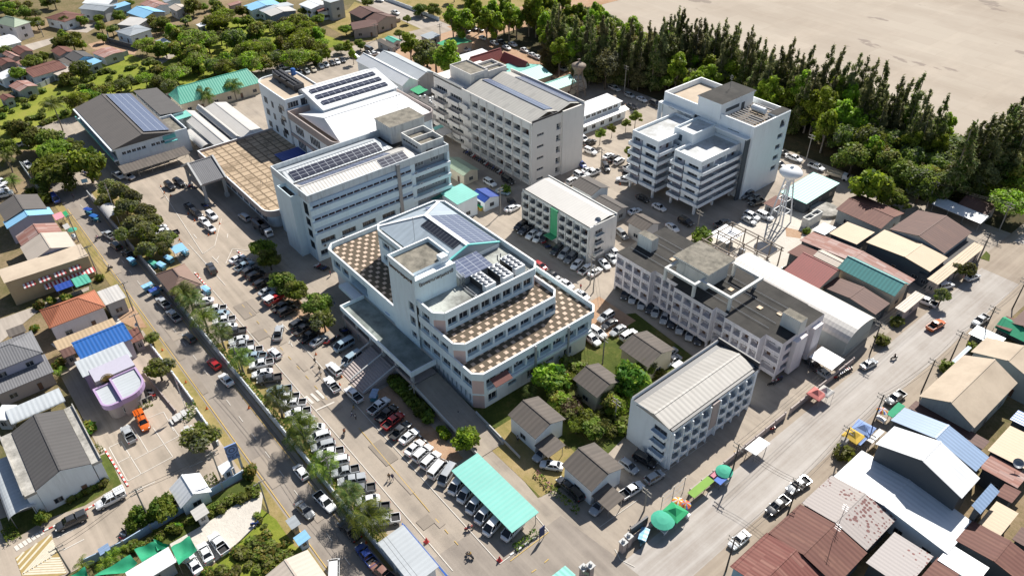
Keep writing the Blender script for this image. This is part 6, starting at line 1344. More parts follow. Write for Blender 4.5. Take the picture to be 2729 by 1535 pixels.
for i,q in enumerate(ac):
    k='acacia%d'%(i%3);s=trng.uniform(1.1,1.35);x,y=at_crown(q,k,s,.78);y=min(y,180)
    lb='bright green round-headed tree on the near side of the pine belt, '+ordl(i,len(ac),'left','right')
    tree(k,x,y,s,lb,'tree','bright trees before the pines')
for i in range(120):
    x=trng.uniform(-174,18);y=trng.uniform(149,182)
    tree(trng.choice(['wild0','wild1','mango0','acacia0']),x,y,trng.uniform(.8,1.2),'small tree in the shade of the pine belt','tree','understorey trees of the belt','understorey_tree')
for i in range(40):
    x=trng.uniform(-174,14);tree('acacia%d'%(i%3),x,trng.uniform(160,178),trng.uniform(.95,1.25),'pale green tree standing inside the pine belt','tree','pale inner trees of the belt','belt_tree')
row('grey0',[(2,0,930,640,1.0)],'large grey-green spreading tree beside the brown water tower','','',None,f=.6)
for i in range(26):
    x,y=trng.uniform(-240,-172),trng.uniform(150,330)
    tree(trng.choice(['wild0','wild1','acacia1']),x,y,trng.uniform(.8,1.2),'tree in the dark wood at the far corner of the apron','tree','trees of the far wood','woodland_tree')
wr=[(3,1,1800,120),(3,1,1950,180),(3,1,2100,230),(3,1,1650,60),(3,1,2250,130),(3,1,2080,60),(3,1,2330,260),(3,1,2480,100),(3,1,2450,330),(3,1,1500,30),(3,1,1400,300),(3,1,1600,300),(3,1,1700,200),(3,1,1880,330),(3,1,2200,340),(3,1,1560,400),(3,1,1300,60),(3,1,1150,130),(3,1,1000,60),(3,1,900,130),(3,0,1250,1400),(3,0,1050,1380),(3,1,1250,200),(3,0,1700,1330),(3,0,1900,1390),(3,1,2350,30),(3,1,2530,220),(3,0,2100,1400),(3,1,1760,20)]
for i,q in enumerate(wr):
    k=('wild0','mango1','wild1')[i%3];s=trng.uniform(1.0,1.35);x,y=at_crown(q,k,s);tree(k,x,y,s,'leafy tree in the thick wood right of the pine belt','tree','trees of the right wood','woodland_tree')
rp=[(3,0,2060,1210),(3,0,2150,1200),(3,0,2250,1150),(3,0,2330,1120),(3,0,2420,1040),(3,0,2530,970),(3,0,2480,1060),(3,0,2600,1000),(3,0,2400,1180),(3,0,2300,1250),(3,0,2520,1180),(3,0,2620,1150)]
for i,q in enumerate(rp):
    s=trng.uniform(.9,1.1);p=G(q,23*s*.98);tree('pine%d'%(i%4),p.x,p.y,s*1.0,'broad dark pine of the clump at the right edge, '+ordl(i,len(rp),'left','right'),'pine tree','pines at the right edge','pine_tree').scale=(s*1.25,s*1.25,s)
row('lush0',[(3,1,1060,430,1.5)],'big dark green tree behind the rust market roofs','','',None);row('mango2',[(3,1,1290,520,.9)],'dark tree leaning over the wide rust roof','','',None)
row('rain1',[(3,1,2420,580,.95)],'large spreading tree at the right edge by the white stall','','',None);row('young0',[(3,1,1400,620,.8)],'small pale tree in the gap between rust roofs','','',None)
row('olive0',[(3,1,1990,1240,.6),(3,1,1880,1230,.6),(3,2,1740,120,.6)],'small dense tree on the market road verge','woodland end','gate end','verge trees of the market road')
row('bush1',[(3,2,1330,350),(3,2,1150,520),(3,2,1790,790),(3,3,820,270),(3,2,2040,590)],'leafy bush beside the market road','woodland end','gate end','bushes by the market road',(1.0,1.5),name='bush',cat='bush')
row('olive0',[(0,1,1040,430,1.0),(0,1,1180,520,1.0),(0,1,1000,560,.8),(0,1,1290,560,.9),(0,1,1220,650,1.0),(0,1,1400,690,.95),(0,1,1310,800,1.05),(0,1,1480,770,.8),(0,1,1190,900,.8),(0,1,1400,900,.95),(0,1,1580,930,.9),(0,1,1420,1050,.8),(0,1,1560,1020,.7)],'olive green shade tree along the west wall of the forecourt','far end','pavilion end','shade trees of the forecourt')
row(('mango0','mango1'),[(0,1,450,180,1.25),(0,1,600,300,1.1),(0,1,500,60,1.2),(0,1,420,330,.9)],'large dense tree at the head of the west street','top','bottom','dense trees at the street head')
row('lush0',[(0,1,820,180,1.5)],'big bright green tree beside the parking canopy','','',None,f=.7)
row(('mango1','mango2'),[(0,0,330,1300,1.2),(0,0,480,1350,1.1),(0,0,650,1400,1.0),(0,0,190,1250,.9),(0,0,100,1200,.7),(0,1,80,60,.8)],'bushy tree below the grass field near the coconut palm','right','left','trees below the grass field')
row('coco0',[(0,0,510,1010,1.0)],'tall coconut palm at the edge of the grass field','','',None,name='palm_tree',cat='palm tree',f=1.0)
row('palm0',[(0,1,110,350,1.1),(0,1,60,150,1.2),(0,0,1965,890,1.3),(0,0,2250,830,1.3),(0,0,2010,950,1.1)],'spreading palm among the old wards and street head','street head','teal hall','palms near the teal hall',name='palm_tree',cat='palm tree',f=1.0)
row(('palm0','palm1'),[(0,2,1770,60),(0,2,1840,130),(0,2,1960,300),(0,2,2130,470),(0,2,2310,690),(1,2,220,1120),(1,2,440,1370),(1,3,420,110),(1,3,650,380),(1,3,910,670),(1,3,1100,880)],'feathery palm between the wall and the angled parking row','pavilion end','gate end','palms along the west wall',(1.2,1.4),name='palm_tree',cat='palm tree',f=.9)
row(('mango0','mango2','mango1'),[(1,1,60,1010,.8),(1,1,130,1110,.75),(1,1,250,1300,.78),(1,1,400,1400,.7),(1,2,390,60,.74),(1,2,590,160,.85)],'round dark tree between the parking row and central building','far end','gate end','trees of the central car row')
row('olive1',[(1,2,660,350,.72)],'pale clipped round tree beside the black pickups','','',None);row('lush0',[(1,3,2030,130,.7)],'bright green tree at the corner of the turquoise carport','','',None)
row('lush0',[(2,2,380,880,1.05)],'bright leafy tree against the pink cornered building','','',None,f=.6);row('round0',[(2,2,1160,900,1.5)],'big round green tree beside the small flats','','',None,f=.6);row('olive0',[(2,2,1300,790,.7)],'thin leafy tree before the first staff house','','',None)
row('bare0',[(2,2,560,1180,1.1),(2,2,620,1100,.8)],'half bare brown shrub between the garden houses','left','right','half bare shrubs',name='shrub',cat='shrub')
row(('mango0','wild1','mango2'),[(2,2,690,1240,.6),(2,2,470,1080,.7),(2,2,560,930,.6),(2,2,640,1340,.5),(2,2,1010,1160,.6),(2,2,800,1360,.55),(2,2,500,1190,.5),(2,2,1190,1040,.6)],'dark small tree between the garden houses','right','left','small garden trees')
row(('palm1','fan0'),[(2,2,920,1040,.95),(2,2,910,1350,.95),(2,2,180,1040,.8)],'garden palm beside the staff houses','right','left','garden palms',name='palm_tree',cat='palm tree',f=.95)
row('bush1',[(2,2,600,780),(2,2,680,790),(2,2,540,740),(2,2,1440,860),(2,2,1100,1330),(2,2,990,1400),(2,3,780,60),(2,2,1040,1270),(2,2,860,1250)],'leafy garden bush among the staff houses','left','right','garden bushes',(1.0,1.6),name='bush',cat='bush')
row('young0',[(2,0,870,1290),(2,0,985,1240),(2,0,1120,1180),(2,0,1210,1140),(2,1,1150,90)],'young tree in the car park of the white wards','left','right','young car park trees',(1.0,1.3))
row('bush0',[(2,1,1860,900,2.0),(3,1,440,850,.8),(1,1,2420,450,1.2)],'round bush in a corner of the back yards','right','left','yard bushes',name='bush',cat='bush')
hrow=[(1,2,1340+30*k,900+33*k) for k in range(0,12)]
row('bush0',hrow,'dark hedge shrub along the ramp wall','canopy end','gate end','hedge shrubs along the ramp',(.9,1.2),name='bush',cat='bush');row('bushg',[(1,2,1800,1390),(1,2,1850,1440),(1,3,1830,90)],'light green shrub near the foot of the ramp','canopy end','gate end','light shrubs by the ramp',name='bush',cat='bush')
row(('acacia0','mango1'),[(1,0,690,510,.62),(1,0,820,450,.6),(1,0,895,430,.62),(1,0,1010,430,.55),(1,0,940,530,.5)],'slim tree behind the far parking row','left','right','slim trees of the far parking row')
row(('acacia2','olive1','olive0'),[(1,0,1490,400,1.1),(1,0,1650,480,1.6),(1,0,1740,560,1.4),(1,0,1850,550,1.6),(1,0,1610,570,1.2)],'tree in the clump beside the white store roof','left','right','clump by the white store')
row('mango0',[(1,0,870,270,.7),(1,0,1390,310,.6),(1,0,1465,180,.5),(1,0,460,100,.6),(1,0,560,110,.6)],'dark tree near the brown barns','left','right','dark trees near the barns')
row('mango1',[(1,0,1600,70,.8),(1,0,1720,90,.75),(1,0,1080,10,.6)],'tree beside the sports field fence','left','right','trees by the sports field')
scr=[(1,0,100,470),(1,0,230,400),(1,0,330,470),(1,0,430,430),(1,0,560,440),(1,0,30,520),(1,0,420,210),(1,0,560,260),(1,0,610,320),(1,0,500,330),(1,0,300,300),(1,0,200,560),(1,0,400,560),(1,0,560,540),(0,0,2380,190),(0,0,2160,150),(0,0,2450,330),(0,0,2250,370),(0,0,2000,400),(0,0,1880,480),(0,0,2200,560),(0,0,2420,480),(0,0,2330,620),(0,0,2050,620),(0,0,2160,640),(0,0,1700,470),(0,0,1500,470),(0,0,1390,420),(0,0,1430,610),(0,0,770,660),(0,0,1690,700),(0,0,1560,690),(0,0,1780,660),(0,0,1400,760),(0,0,1250,790),(0,0,1150,820),(0,0,1050,850),(0,0,950,880),(0,0,850,930),(0,0,760,980),(0,0,1650,830),(0,0,1520,800),(0,0,1900,580),(1,0,80,600)]
for i,q in enumerate(scr):
    k=('rain0','wild1','lush0','rain1','olive1','wild0')[i%6];s=trng.uniform(.6,1.05);x,y=at_crown(q,k,s);tree(k,x,y,s,'wild spreading tree in the rough field north-west of the wards','tree','wild trees of the rough field','wild_tree')
for i in range(75):
    q=(0,0,trng.uniform(1550,2536),trng.uniform(180,720)) if i%3 else(1,0,trng.uniform(0,640),trng.uniform(220,560))
    if q[0]==0 and q[3]>1000-.14*q[2]:continue
    if q[0]==0 and q[2]<1950 and 480<q[3]<640:continue
    k=trng.choice(['rain0','wild1','wild1','rain1','acacia2','lush0','bush2','bushg','olive0']);s=trng.uniform(.45,1.0)*(2 if 'bush' in k else.8 if 'aca' in k else 1);x,y=at_crown(q,k,s);tree(k,x,y,s,'wild spreading tree in the rough field north-west of the wards','tree','wild trees of the rough field','wild_tree')
vt=[(0,0,60,60),(0,0,150,40),(0,0,230,130),(0,0,330,120),(0,0,100,110),(0,0,30,20),(0,0,260,40),(0,0,340,200),(0,0,620,200),(0,0,790,185),(0,0,950,170),(0,0,970,250),(0,0,1150,150),(0,0,1080,290),(0,0,610,350),(0,0,690,390),(0,0,780,430),(0,0,560,410),(0,0,350,560),(0,0,430,540),(0,0,300,600),(0,0,1450,180),(0,0,1550,220),(0,0,1500,290),(0,0,1800,190),(0,0,1740,270),(0,0,1850,60),(0,0,1960,60),(0,0,2060,40),(0,0,2110,100),(0,0,170,700),(0,0,640,750),(0,0,720,780),(0,0,40,480),(0,0,980,360),(0,0,1250,30),(0,0,2330,90),(0,0,440,10),(0,0,520,20),(1,0,240,10),(1,0,610,180)]
for i,q in enumerate(vt):
    k=('mango0','wild1','mango2','olive1','lush0')[i%5];s=trng.uniform(.5,.95);x,y=at_crown(q,k,s);tree(k,x,y,s,'garden tree among the village roofs','tree','trees among the village roofs','garden_tree')
for i in range(230):
    q=(0,0,trng.uniform(0,1900),trng.uniform(640,1300));p=G(q)
    u,v_=q[2],q[3]
    if not(v_>1000-.28*u-40 and v_<1330-.42*u+60):continue
    tree(trng.choice(['bush0','bush1','bush2']),p.x,p.y,trng.uniform(.5,1.2),'low wild bush on the grass field','bush','bushes on the grass field','bush',sq=.8)
for i in range(80):
    q=(trng.choice([0,1]),0,trng.uniform(0,2536),trng.uniform(120,650));p=G(q)
    if q[0]==0 and not(q[2]>1500 and q[3]>200):continue
    if q[0]==1 and not(q[2]<600 and q[3]>200):continue
    tree(trng.choice(['bush0','bush1','bush2','bushy']),p.x,p.y,trng.uniform(.8,1.8),'tangled shrub in the rough field','bush','shrubs of the rough field','bush')
for i in range(84):
    q=(0,3,trng.uniform(1940,2536),trng.uniform(960,1449)) if i%2 else(1,3,trng.uniform(0,450),trng.uniform(820,1400));p=G(q)
    if q[0]==0 and q[3]<1449-(q[2]-1940)*.75:continue
    if q[0]==1 and(q[2]>100+(q[3]-820)*.62):continue
    tree(trng.choice(['bush1','bushy','bushy','bush2']),p.x,p.y,trng.uniform(.4,1.0),'weedy shrub on the overgrown plot by the gravel lane','bush','shrubs on the overgrown plot','bush',sq=.7)
for i in range(60):
    t_=trng.random();side=trng.random();q=(0,3,1240+1250*t_,1190-600*t_+70*side);p=G(q);tree(trng.choice(['bush0','bush1','bushg']),p.x,p.y,trng.uniform(.45,.8),'creeping shrub along the outside of the concrete wall','bush','shrubs outside the concrete wall','bush')
row('round0',[(0,3,1560,780,1.05),(0,3,1320,900,.8),(0,3,400,880,.55)],'clipped round tree in the power office yard','right','left','clipped trees of the office yard',f=.55)
row('olive1',[(0,2,1460,510,.5),(0,2,1530,820,.72),(0,3,1930,90,.95)],'roadside tree inside the flagged wall of the west street','far end','near end','trees along the office wall',f=.6)
row('bushy',[(0,2,860,1370),(0,2,560,760),(0,2,320,410),(0,2,500,140),(0,2,640,110),(0,2,370,190),(0,3,2395,440)],'yellow green garden shrub near the west street houses','near end','far end','yellow shrubs',(.9,1.3),name='bush',cat='bush')
row('bush0',[(0,1,430,530,1.5),(0,1,960,1300,.8),(0,1,300,470,1.1)],'clipped shrub by the street head','near end','far end','street head shrubs',name='bush',cat='bush')
row('banana0',[(0,3,1080,1260),(0,3,1000,1330),(0,3,790,1340),(0,2,570,830),(0,3,1150,1230)],'banana plant beside the wall near the shade nets','right','left','banana plants',(.9,1.2),name='banana_plant',cat='plant',f=1.0)
row('bush2',[(0,3,680+45*k,690-22*k) for k in range(8)],'dark shrub in the strip below the grey warehouse','left','right','shrubs below the warehouse',(.5,.8),name='bush',cat='bush')
def hedge(label,pts,w_,h,mats=('leaf_hedge','leaf_hedge','leaf_mid'),z=0.0,group=None,cat='hedge'):
    P=[(G(p) if len(p)==4 else Vector((p[0],p[1],0))) for p in pts];V_=[];rng=np.random.default_rng(len(label))
    for a,c in zip(P,P[1:]):
        L=(c-a).length;n=int(L*(w_+h)*16);t_=rng.random(n);d=(c-a).normalized();nn=np.array([-d.y,d.x,0]);face=rng.random(n)
        off=np.where(face<.45,rng.uniform(-.5,.5,n),np.where(face<.72,-.5,.5))*w_;zz=np.where(face<.45,h,rng.random(n)*h)
        p=np.array(a)[None]+np.array(c-a)[None]*t_[:,None]+nn[None]*off[:,None];p[:,2]=zz+rng.normal(0,.05,n)
        q1=rng.normal(size=(n,3));q1/=np.linalg.norm(q1,axis=1)[:,None];q2=np.cross(q1,rng.normal(size=(n,3)));q2/=np.linalg.norm(q2,axis=1)[:,None];s=.17
        V_.append(np.stack([p-q1*s,p-q2*s,p+q1*s,p+q2*s],1).reshape(-1,3))
    v=np.concatenate(V_);o=np.array(P[0]);me=quads_mesh('hedge',v-o,list(mats),rng.integers(0,len(mats),len(v)//4))
    ob_=bpy.data.objects.new('hedge',me);COL.objects.link(ob_);ob_.location=P[0];return tag(ob_,label,cat,group)
hedge('low green hedge between the west wall and the palms',[(-66,-32.4),(17,-31.4)],.9,1.0);hedge('square clipped hedge beside the sentry hut',[(0,3,2020,500),(0,3,2090,610)],1.8,1.1)
hedge('clipped hedge at the end of the turquoise carport',[(2,3,40,1195),(2,3,260,1030)],1.2,.9);hedge('hedge with pink flowers before the staff house drive',[(2,3,240,460),(2,3,420,640)],1.1,.8,('flower_pink','leaf_mid','leaf_hedge'));hedge('dark hedge continuing towards the gate from the pink flowers',[(2,3,420,640),(2,3,660,840)],1.1,.8,('leaf_dark','leaf_mid'))
hedge('clipped hedge at the corner of the office lawn',[(0,3,85,1000),(0,3,150,1120)],2.0,1.1);hedge('clipped square hedge beside the warehouse corner',[(0,3,930,250),(0,3,985,215)],2.2,1.0);hedge('leafy hedge along the warehouse gable',[(0,3,930,500),(0,3,960,580),(0,3,850,620)],1.2,.9)
hedge('bushy hedge in front of the curved purple office',[(0,2,1290,1210),(0,2,1470,1140)],1.6,1.0,('leaf_mid','leaf_olive'));hedge('green hedge inside the flagged street wall',[(0,2,1780,1320),(0,2,1880,1230),(0,2,1840,1150)],1.6,.8);hedge('dark hedge at the foot of the canopy stairs',[(1,2,1330,960),(1,2,1700,1300)],1.8,.8,('leaf_dark','leaf_mid'))
# ------------------------------------------------------------------ vehicles
def paint(name,c):
    m,nt,b=_nodes('paint_'+name);b.inputs['Base Color'].default_value=c4(c);b.inputs['Roughness'].default_value=.32;b.inputs['Coat Weight'].default_value=.6;b.inputs['Coat Roughness'].default_value=.06
    co=coords(nt);f=noise(nt,co,1.3,3);nt.links.new(mix(nt,f,mul(c,.86),mul(c,1.1)),b.inputs['Base Color']);MATS['paint_'+name]=m
for n_,c_ in dict(white=(.74,.75,.76),silver=(.38,.40,.42),grey=(.16,.17,.18),dark=(.045,.048,.055),black=(.014,.014,.016),red=(.36,.012,.014),blue=(.012,.04,.22),orange=(.62,.12,.01),paleblue=(.30,.40,.47),brown=(.25,.13,.10),beige=(.5,.44,.34),teal=(.06,.22,.30)).items():paint(n_,c_)
plain('bed_liner',(.03,.03,.032),.8);plain('plastic_black',(.02,.02,.022),.6)
def smooth_ring(x,hw,zb,zs,zt,tw=.86):
    """one cross-section of the body, left to right over the top"""
    return[(x,-hw*.9,zb),(x,-hw,zb+.16),(x,-hw,zs),(x,-hw*.965,(zs+zt)/2+.02),(x,-hw*tw,zt),(x,-hw*.4,zt+.025),(x,hw*.4,zt+.025),(x,hw*tw,zt),(x,hw*.965,(zs+zt)/2+.02),(x,hw,zs),(x,hw,zb+.16),(x,hw*.9,zb)]
CARS={
 'sedan':dict(L=4.5,st=[(-2.25,.70,.42,.62,.80),(-2.16,.82,.28,.74,.97),(-1.55,.88,.22,.80,1.02),(-.6,.90,.2,.80,.98),(.7,.90,.2,.80,.97),(1.0,.89,.2,.78,.95),(1.75,.86,.22,.72,.84),(2.12,.78,.26,.62,.72),(2.25,.62,.36,.52,.60)],gb=(-1.72,1.08,.80),gt=(-.98,.30,.60),zb=.97,zt=1.44,wh=(-1.32,1.35,.31)),
 'hatch':dict(L=4.1,st=[(-2.05,.72,.40,.70,.92),(-1.95,.82,.26,.84,1.02),(-1.2,.87,.2,.86,1.03),(.6,.88,.2,.86,1.02),(1.0,.87,.2,.84,1.0),(1.6,.84,.22,.76,.88),(1.95,.76,.26,.64,.74),(2.05,.6,.36,.54,.62)],gb=(-1.95,1.15,.79),gt=(-1.55,.30,.62),zb=1.02,zt=1.52,wh=(-1.22,1.28,.31)),
 'suv':dict(L=4.75,st=[(-2.38,.76,.46,.86,1.08),(-2.3,.88,.32,.96,1.14),(-1.3,.93,.28,.98,1.15),(.7,.94,.28,.98,1.14),(1.15,.93,.28,.96,1.12),(1.85,.90,.30,.90,1.04),(2.25,.82,.34,.76,.88),(2.38,.66,.46,.66,.74)],gb=(-2.28,1.2,.85),gt=(-2.0,.35,.68),zb=1.14,zt=1.76,wh=(-1.4,1.42,.37)),
 'pickup':dict(L=5.25,st=[(-.98,.92,.36,1.0,1.10),(-.2,.93,.34,1.0,1.12),(.9,.93,.34,1.0,1.12),(1.35,.92,.34,.98,1.10),(2.1,.89,.36,.92,1.02),(2.5,.82,.40,.78,.88),(2.62,.66,.5,.68,.76)],gb=(-.95,1.38,.84),gt=(-.72,.55,.67),zb=1.11,zt=1.72,wh=(-1.6,1.62,.38)),
 'van':dict(L=4.9,st=[(-2.45,.80,.40,.95,1.2),(-2.38,.90,.3,1.0,1.26),(0,.92,.28,1.0,1.26),(1.5,.92,.28,1.0,1.22),(2.15,.86,.3,.92,1.08),(2.42,.74,.38,.74,.86)],gb=(-2.4,2.12,.86),gt=(-2.3,1.15,.74),zb=1.22,zt=2.05,wh=(-1.45,1.6,.33)),
}
_cm={}
def car_meshes(kind,col):
    key=(kind,col)
    if key in _cm:return _cm[key]
    k='pickup' if kind in('pickup','canopy','caged','songthaew') else kind
    C=CARS[k];out={}
    P=MATS['paint_'+col];b=MB();b.loft([smooth_ring(*s) for s in C['st']],0)
    (xb0,xb1,wb_),(xt0,xt1,wt_),zb,zt=C['gb'],C['gt'],C['zb'],C['zt']
    rr=[]
    for i in range(5):
        t=i/4;x=xt0+(xt1-xt0)*t;e=.05*(1-(2*t-1)**2)
        rr.append([(x,-wt_-.015,zt-.07),(x,-wt_*.92,zt+e),(x,-wt_*.4,zt+.035+e),(x,wt_*.4,zt+.035+e),(x,wt_*.92,zt+e),(x,wt_+.015,zt-.07)])
    b.loft(rr,0)
    for s in(-1,1):
        b.bar((xb1,s*wb_,zb-.02),(xt1,s*wt_,zt-.04),.07,.07);b.bar((xb0,s*wb_,zb-.02),(xt0,s*wt_,zt-.04),.10,.10)
        n=2 if k in('suv','van') else 1
        for q in range(n):
            f=.45 if n==1 else(.36,.68)[q]
            b.bar((xb0+(xb1-xb0)*f,s*(wb_+.005),zb-.02),(xt0+(xt1-xt0)*(f+.06),s*(wt_+.012),zt-.05),.09,.05)
        b.box(xb1-.35,xb1-.17,s*(wb_+.08)-.09,s*(wb_+.08)+.09,zb+.0,zb+.15)
    if k=='pickup':
        b.box(-2.58,-1.0,-.93,-.83,.52,1.10);b.box(-2.58,-1.0,.83,.93,.52,1.10);b.box(-2.62,-2.52,-.90,.90,.56,1.10);b.box(-2.6,-.98,-.86,.86,.42,.66);b.box(-1.02,-.95,-.86,.86,.6,1.12)
    out['body']=b.mesh('body',[P],merge=True)
    me=out['body'];me.polygons.foreach_set('use_smooth',[len(p.vertices)==4 and abs(p.normal.x)<.999 for p in me.polygons])
    try:me.set_sharp_from_angle(angle=rad(38))
    except Exception:pass
    g=MB();A=[(xb0,-wb_,zb-.03),(xb1,-wb_,zb-.03),(xb1,wb_,zb-.03),(xb0,wb_,zb-.03)];T=[(xt0,-wt_,zt-.03),(xt1,-wt_,zt-.03),(xt1,wt_,zt-.03),(xt0,wt_,zt-.03)]
    for i in range(4):g.face([A[i],A[(i+1)%4],T[(i+1)%4],T[i]])
    out['window']=g.mesh('window',[MATS['glass_car']])
    wr_=C['wh'][2];g=MB();
    g.tube((0,-.11,0),(0,.11,0),wr_,14,m=0);out['wheel']=g.mesh('wheel',[MATS['rubber']]);g=MB();g.tube((0,-.125,0),(0,.125,0),wr_*.6,10);PANE[out['wheel'].name]=g.mesh('rim',[MATS['rim']])
    xs=C['st'][-2][0];hw=C['st'][-2][1];z_=C['st'][-2][3]
    g=MB();g.box(-.10,.06,-.16,.16,-.07,.09);out['headlight']=g.mesh('headlight',[MATS['lamp_white']]);g=MB();g.box(-.05,.05,-.11,.11,-.12,.14);out['taillight']=g.mesh('taillight',[MATS['lamp_red']])
    if k=='pickup':
        g=MB();g.box(-2.5,-1.03,-.82,.82,.67,.70);g.box(-2.5,-1.03,-.825,-.80,.7,1.06);g.box(-2.5,-1.03,.80,.825,.7,1.06);g.box(-2.515,-2.5,-.8,.8,.7,1.06);g.box(-1.05,-1.03,-.8,.8,.7,1.06)
        out['cargo_bed']=g.mesh('cargo_bed',[MATS['bed_liner']])
        if kind=='canopy':
            g=MB();g.loft([[(-2.58,-.9,1.1),(-2.5,-.68,1.70),(-2.5,.68,1.70),(-2.58,.9,1.1)],[(-.98,-.9,1.1),(-.98,-.7,1.74),(-.98,.7,1.74),(-.98,.9,1.1)]],0);out['canopy']=g.mesh('canopy',[P])
            g=MB()
            for s in(-1,1):g.face([(-2.4,s*.862,1.25),(-1.15,s*.862,1.25),(-1.15,s*.765,1.6),(-2.4,s*.765,1.6)][::s])
            out['canopy_window']=g.mesh('canopy_window',[MATS['glass_car']])
        if kind in('caged','songthaew'):
            g=MB();top=MATS['paint_white' if kind=='songthaew' else 'paint_'+col];zt2=2.1 if kind=='songthaew' else 1.95
            g.box(-2.7,-.6 if kind=='songthaew' else-.95,-.9,.9,zt2,zt2+.08,0)
            for x in(-2.5,-1.75,-1.05):
                for s in(-.86,.86):g.tube((x,s,1.05),(x,s,zt2),.035,6)
            for s in(-.86,.86):g.bar((-2.55,s,1.5),(-1.0,s,1.5),.05,.05);
            if kind=='caged':
                for s in(-.5,.1):g.bar((-2.7,s,zt2+.2),(.8,s+.1,zt2+.2),.08,.06)
                for x in np.arange(-2.6,.7,.4):g.bar((x,-.5,zt2+.2),(x,.15,zt2+.2),.05,.04)
            out['rack']=g.mesh('rack',[top])
    _cm[key]=out;return out
def car(kind,col,x,y,hd,label,cat=None,group=None,z=.125,extra=None):
    k='pickup' if kind in('pickup','canopy','caged','songthaew') else kind;C=CARS[k];M_=car_meshes(kind,col)
    nm={'sedan':'sedan','hatch':'hatchback','suv':'suv','pickup':'pickup_truck','canopy':'pickup_truck','caged':'utility_truck','songthaew':'passenger_truck','van':'van'}[kind]
    t=thing(nm,label,cat or{'pickup_truck':'pickup truck','hatchback':'car','sedan':'car','suv':'car','utility_truck':'utility truck','passenger_truck':'passenger truck'}.get(nm,nm),(x,y,z),hd,group)
    part('body',M_['body'],t);part('window',M_['window'],t)
    for wx in C['wh'][:2]:
        for s in(-1,1):part('wheel',M_['wheel'],t,(wx,s*(C['st'][2][1]-.09),C['wh'][2]))
    e=C['st'][-2];r0=C['st'][1]if k!='pickup' else(-2.6,.88,0,.85,0)
    for s in(-1,1):part('headlight',M_['headlight'],t,(e[0]+.02,s*e[1]*.72,e[3]+.05));part('taillight',M_['taillight'],t,(r0[0]-.03,s*r0[1]*.86,r0[3]+.05))
    for q in('cargo_bed','canopy','canopy_window','rack'):
        if q in M_:part(q,M_[q],t)
    return t
TY=dict(s='sedan',h='hatch',u='suv',p='pickup',c='canopy',v='van',g='caged',t='songthaew')
TW=dict(s='sedan',h='hatchback',u='tall car',p='open pickup',c='canopied pickup',v='van',g='utility truck with a roof ladder',t='white roofed passenger truck')
CO=dict(w='white',i='silver',g='grey',d='dark grey',k='black',r='red',b='blue',o='orange',l='paleblue',n='brown',e='beige')
CN={'dark grey':'dark','paleblue':'paleblue'};CW={'paleblue':'pale blue'}
def cars(group,place,a,b,items):
    n=len(items)
    for i,it in enumerate(items):
        c,r,x1,y1,x2,y2,code=it;p,q=G((c,r,x1,y1),.6),G((c,r,x2,y2),.6);m_=(p+q)/2
        col=CO[code[1]];word=f"{CW.get(col, col)} {TW[code[0]]} {place}"+(', '+ordl(i,n,a,b) if n>1 else '')
        car(TY[code[0]],CN.get(col,col),m_.x,m_.y,math.atan2(q.y-p.y,q.x-p.x),word,None,group)
cars('angled row along the palms','in the angled row by the palms','pavilion','gate',[
 (0,2,1950,95,1850,110,'sw'),(0,2,2060,150,1890,170,'sw'),(0,2,2172,228,1995,250,'pw'),(0,2,2195,280,2055,295,'sl'),(0,2,2270,330,2065,365,'pw'),(0,2,2280,400,2115,420,'sw'),(0,2,2355,445,2180,470,'pd'),(0,2,2400,515,2215,555,'sw'),(0,2,2445,570,2240,605,'pi'),(0,2,2505,630,2350,655,'pw'),(0,2,2560,690,2360,705,'pl'),(0,2,2640,745,2412,790,'pw'),(0,2,2634,835,2435,875,'sw'),
 (1,2,262,890,15,935,'pd'),(1,2,350,1005,122,1045,'pl'),(1,2,425,1080,195,1105,'pw'),(1,2,478,1140,270,1155,'pw'),(1,2,540,1215,292,1265,'pw'),(1,2,575,1295,365,1325,'sw'),(1,2,665,1375,470,1400,'sw'),(1,3,700,90,530,140,'uw'),(1,3,770,175,550,230,'ui'),(1,3,860,245,600,290,'pw'),(1,3,892,335,690,370,'uw'),(1,3,1005,420,742,475,'pi'),(1,3,1065,510,805,555,'ci'),(1,3,1148,600,905,640,'pg'),(1,3,1182,705,995,740,'sw'),(1,3,1290,785,1035,815,'pg'),(1,3,1370,895,1150,930,'pw')])
cars('row beside the stairs','in the angled row below the canopy','stairs','carport',[(1,2,1112,1235,1280,1105,'pw'),(1,2,1190,1315,1355,1180,'pk'),(1,2,1250,1385,1415,1250,'pr'),(1,2,1325,1480,1480,1345,'pd'),(1,3,1412,165,1560,45,'sw'),(1,3,1465,280,1612,150,'sw'),(1,3,1542,340,1695,200,'uw'),(1,3,1620,410,1770,265,'uw'),(1,3,1690,510,1840,335,'vw')])
cars('ambulances','half under the turquoise carport','far end','gate end',[(1,3,1910,400,1795,570,'vi'),(1,3,2010,500,1905,640,'vw'),(1,3,2105,585,1995,715,'vw'),(1,3,2190,690,2082,820,'vw'),(1,3,2280,790,2168,915,'vw'),(1,3,2370,890,2240,1035,'vw'),(1,3,2545,950,2425,1075,'vw')])
cars('row under the trees','in the row before the central building','far end','stairs',[(0,1,2215,1168,2370,1090,'sw'),(0,1,2265,1200,2430,1118,'sd'),(0,1,2285,1240,2440,1160,'pl'),(0,1,2345,1290,2490,1205,'ud'),(0,1,2400,1330,2545,1250,'uk'),(0,1,2470,1400,2600,1330,'uk'),(1,2,35,105,195,25,'si'),(1,2,105,145,245,75,'pl'),(1,2,130,180,260,105,'tr'),(1,2,185,255,335,170,'pk'),(1,2,230,300,395,215,'uk'),(1,2,345,425,500,325,'ud'),(1,2,395,475,545,385,'pk'),(1,2,455,545,600,450,'pk'),(1,2,545,590,685,495,'si')])
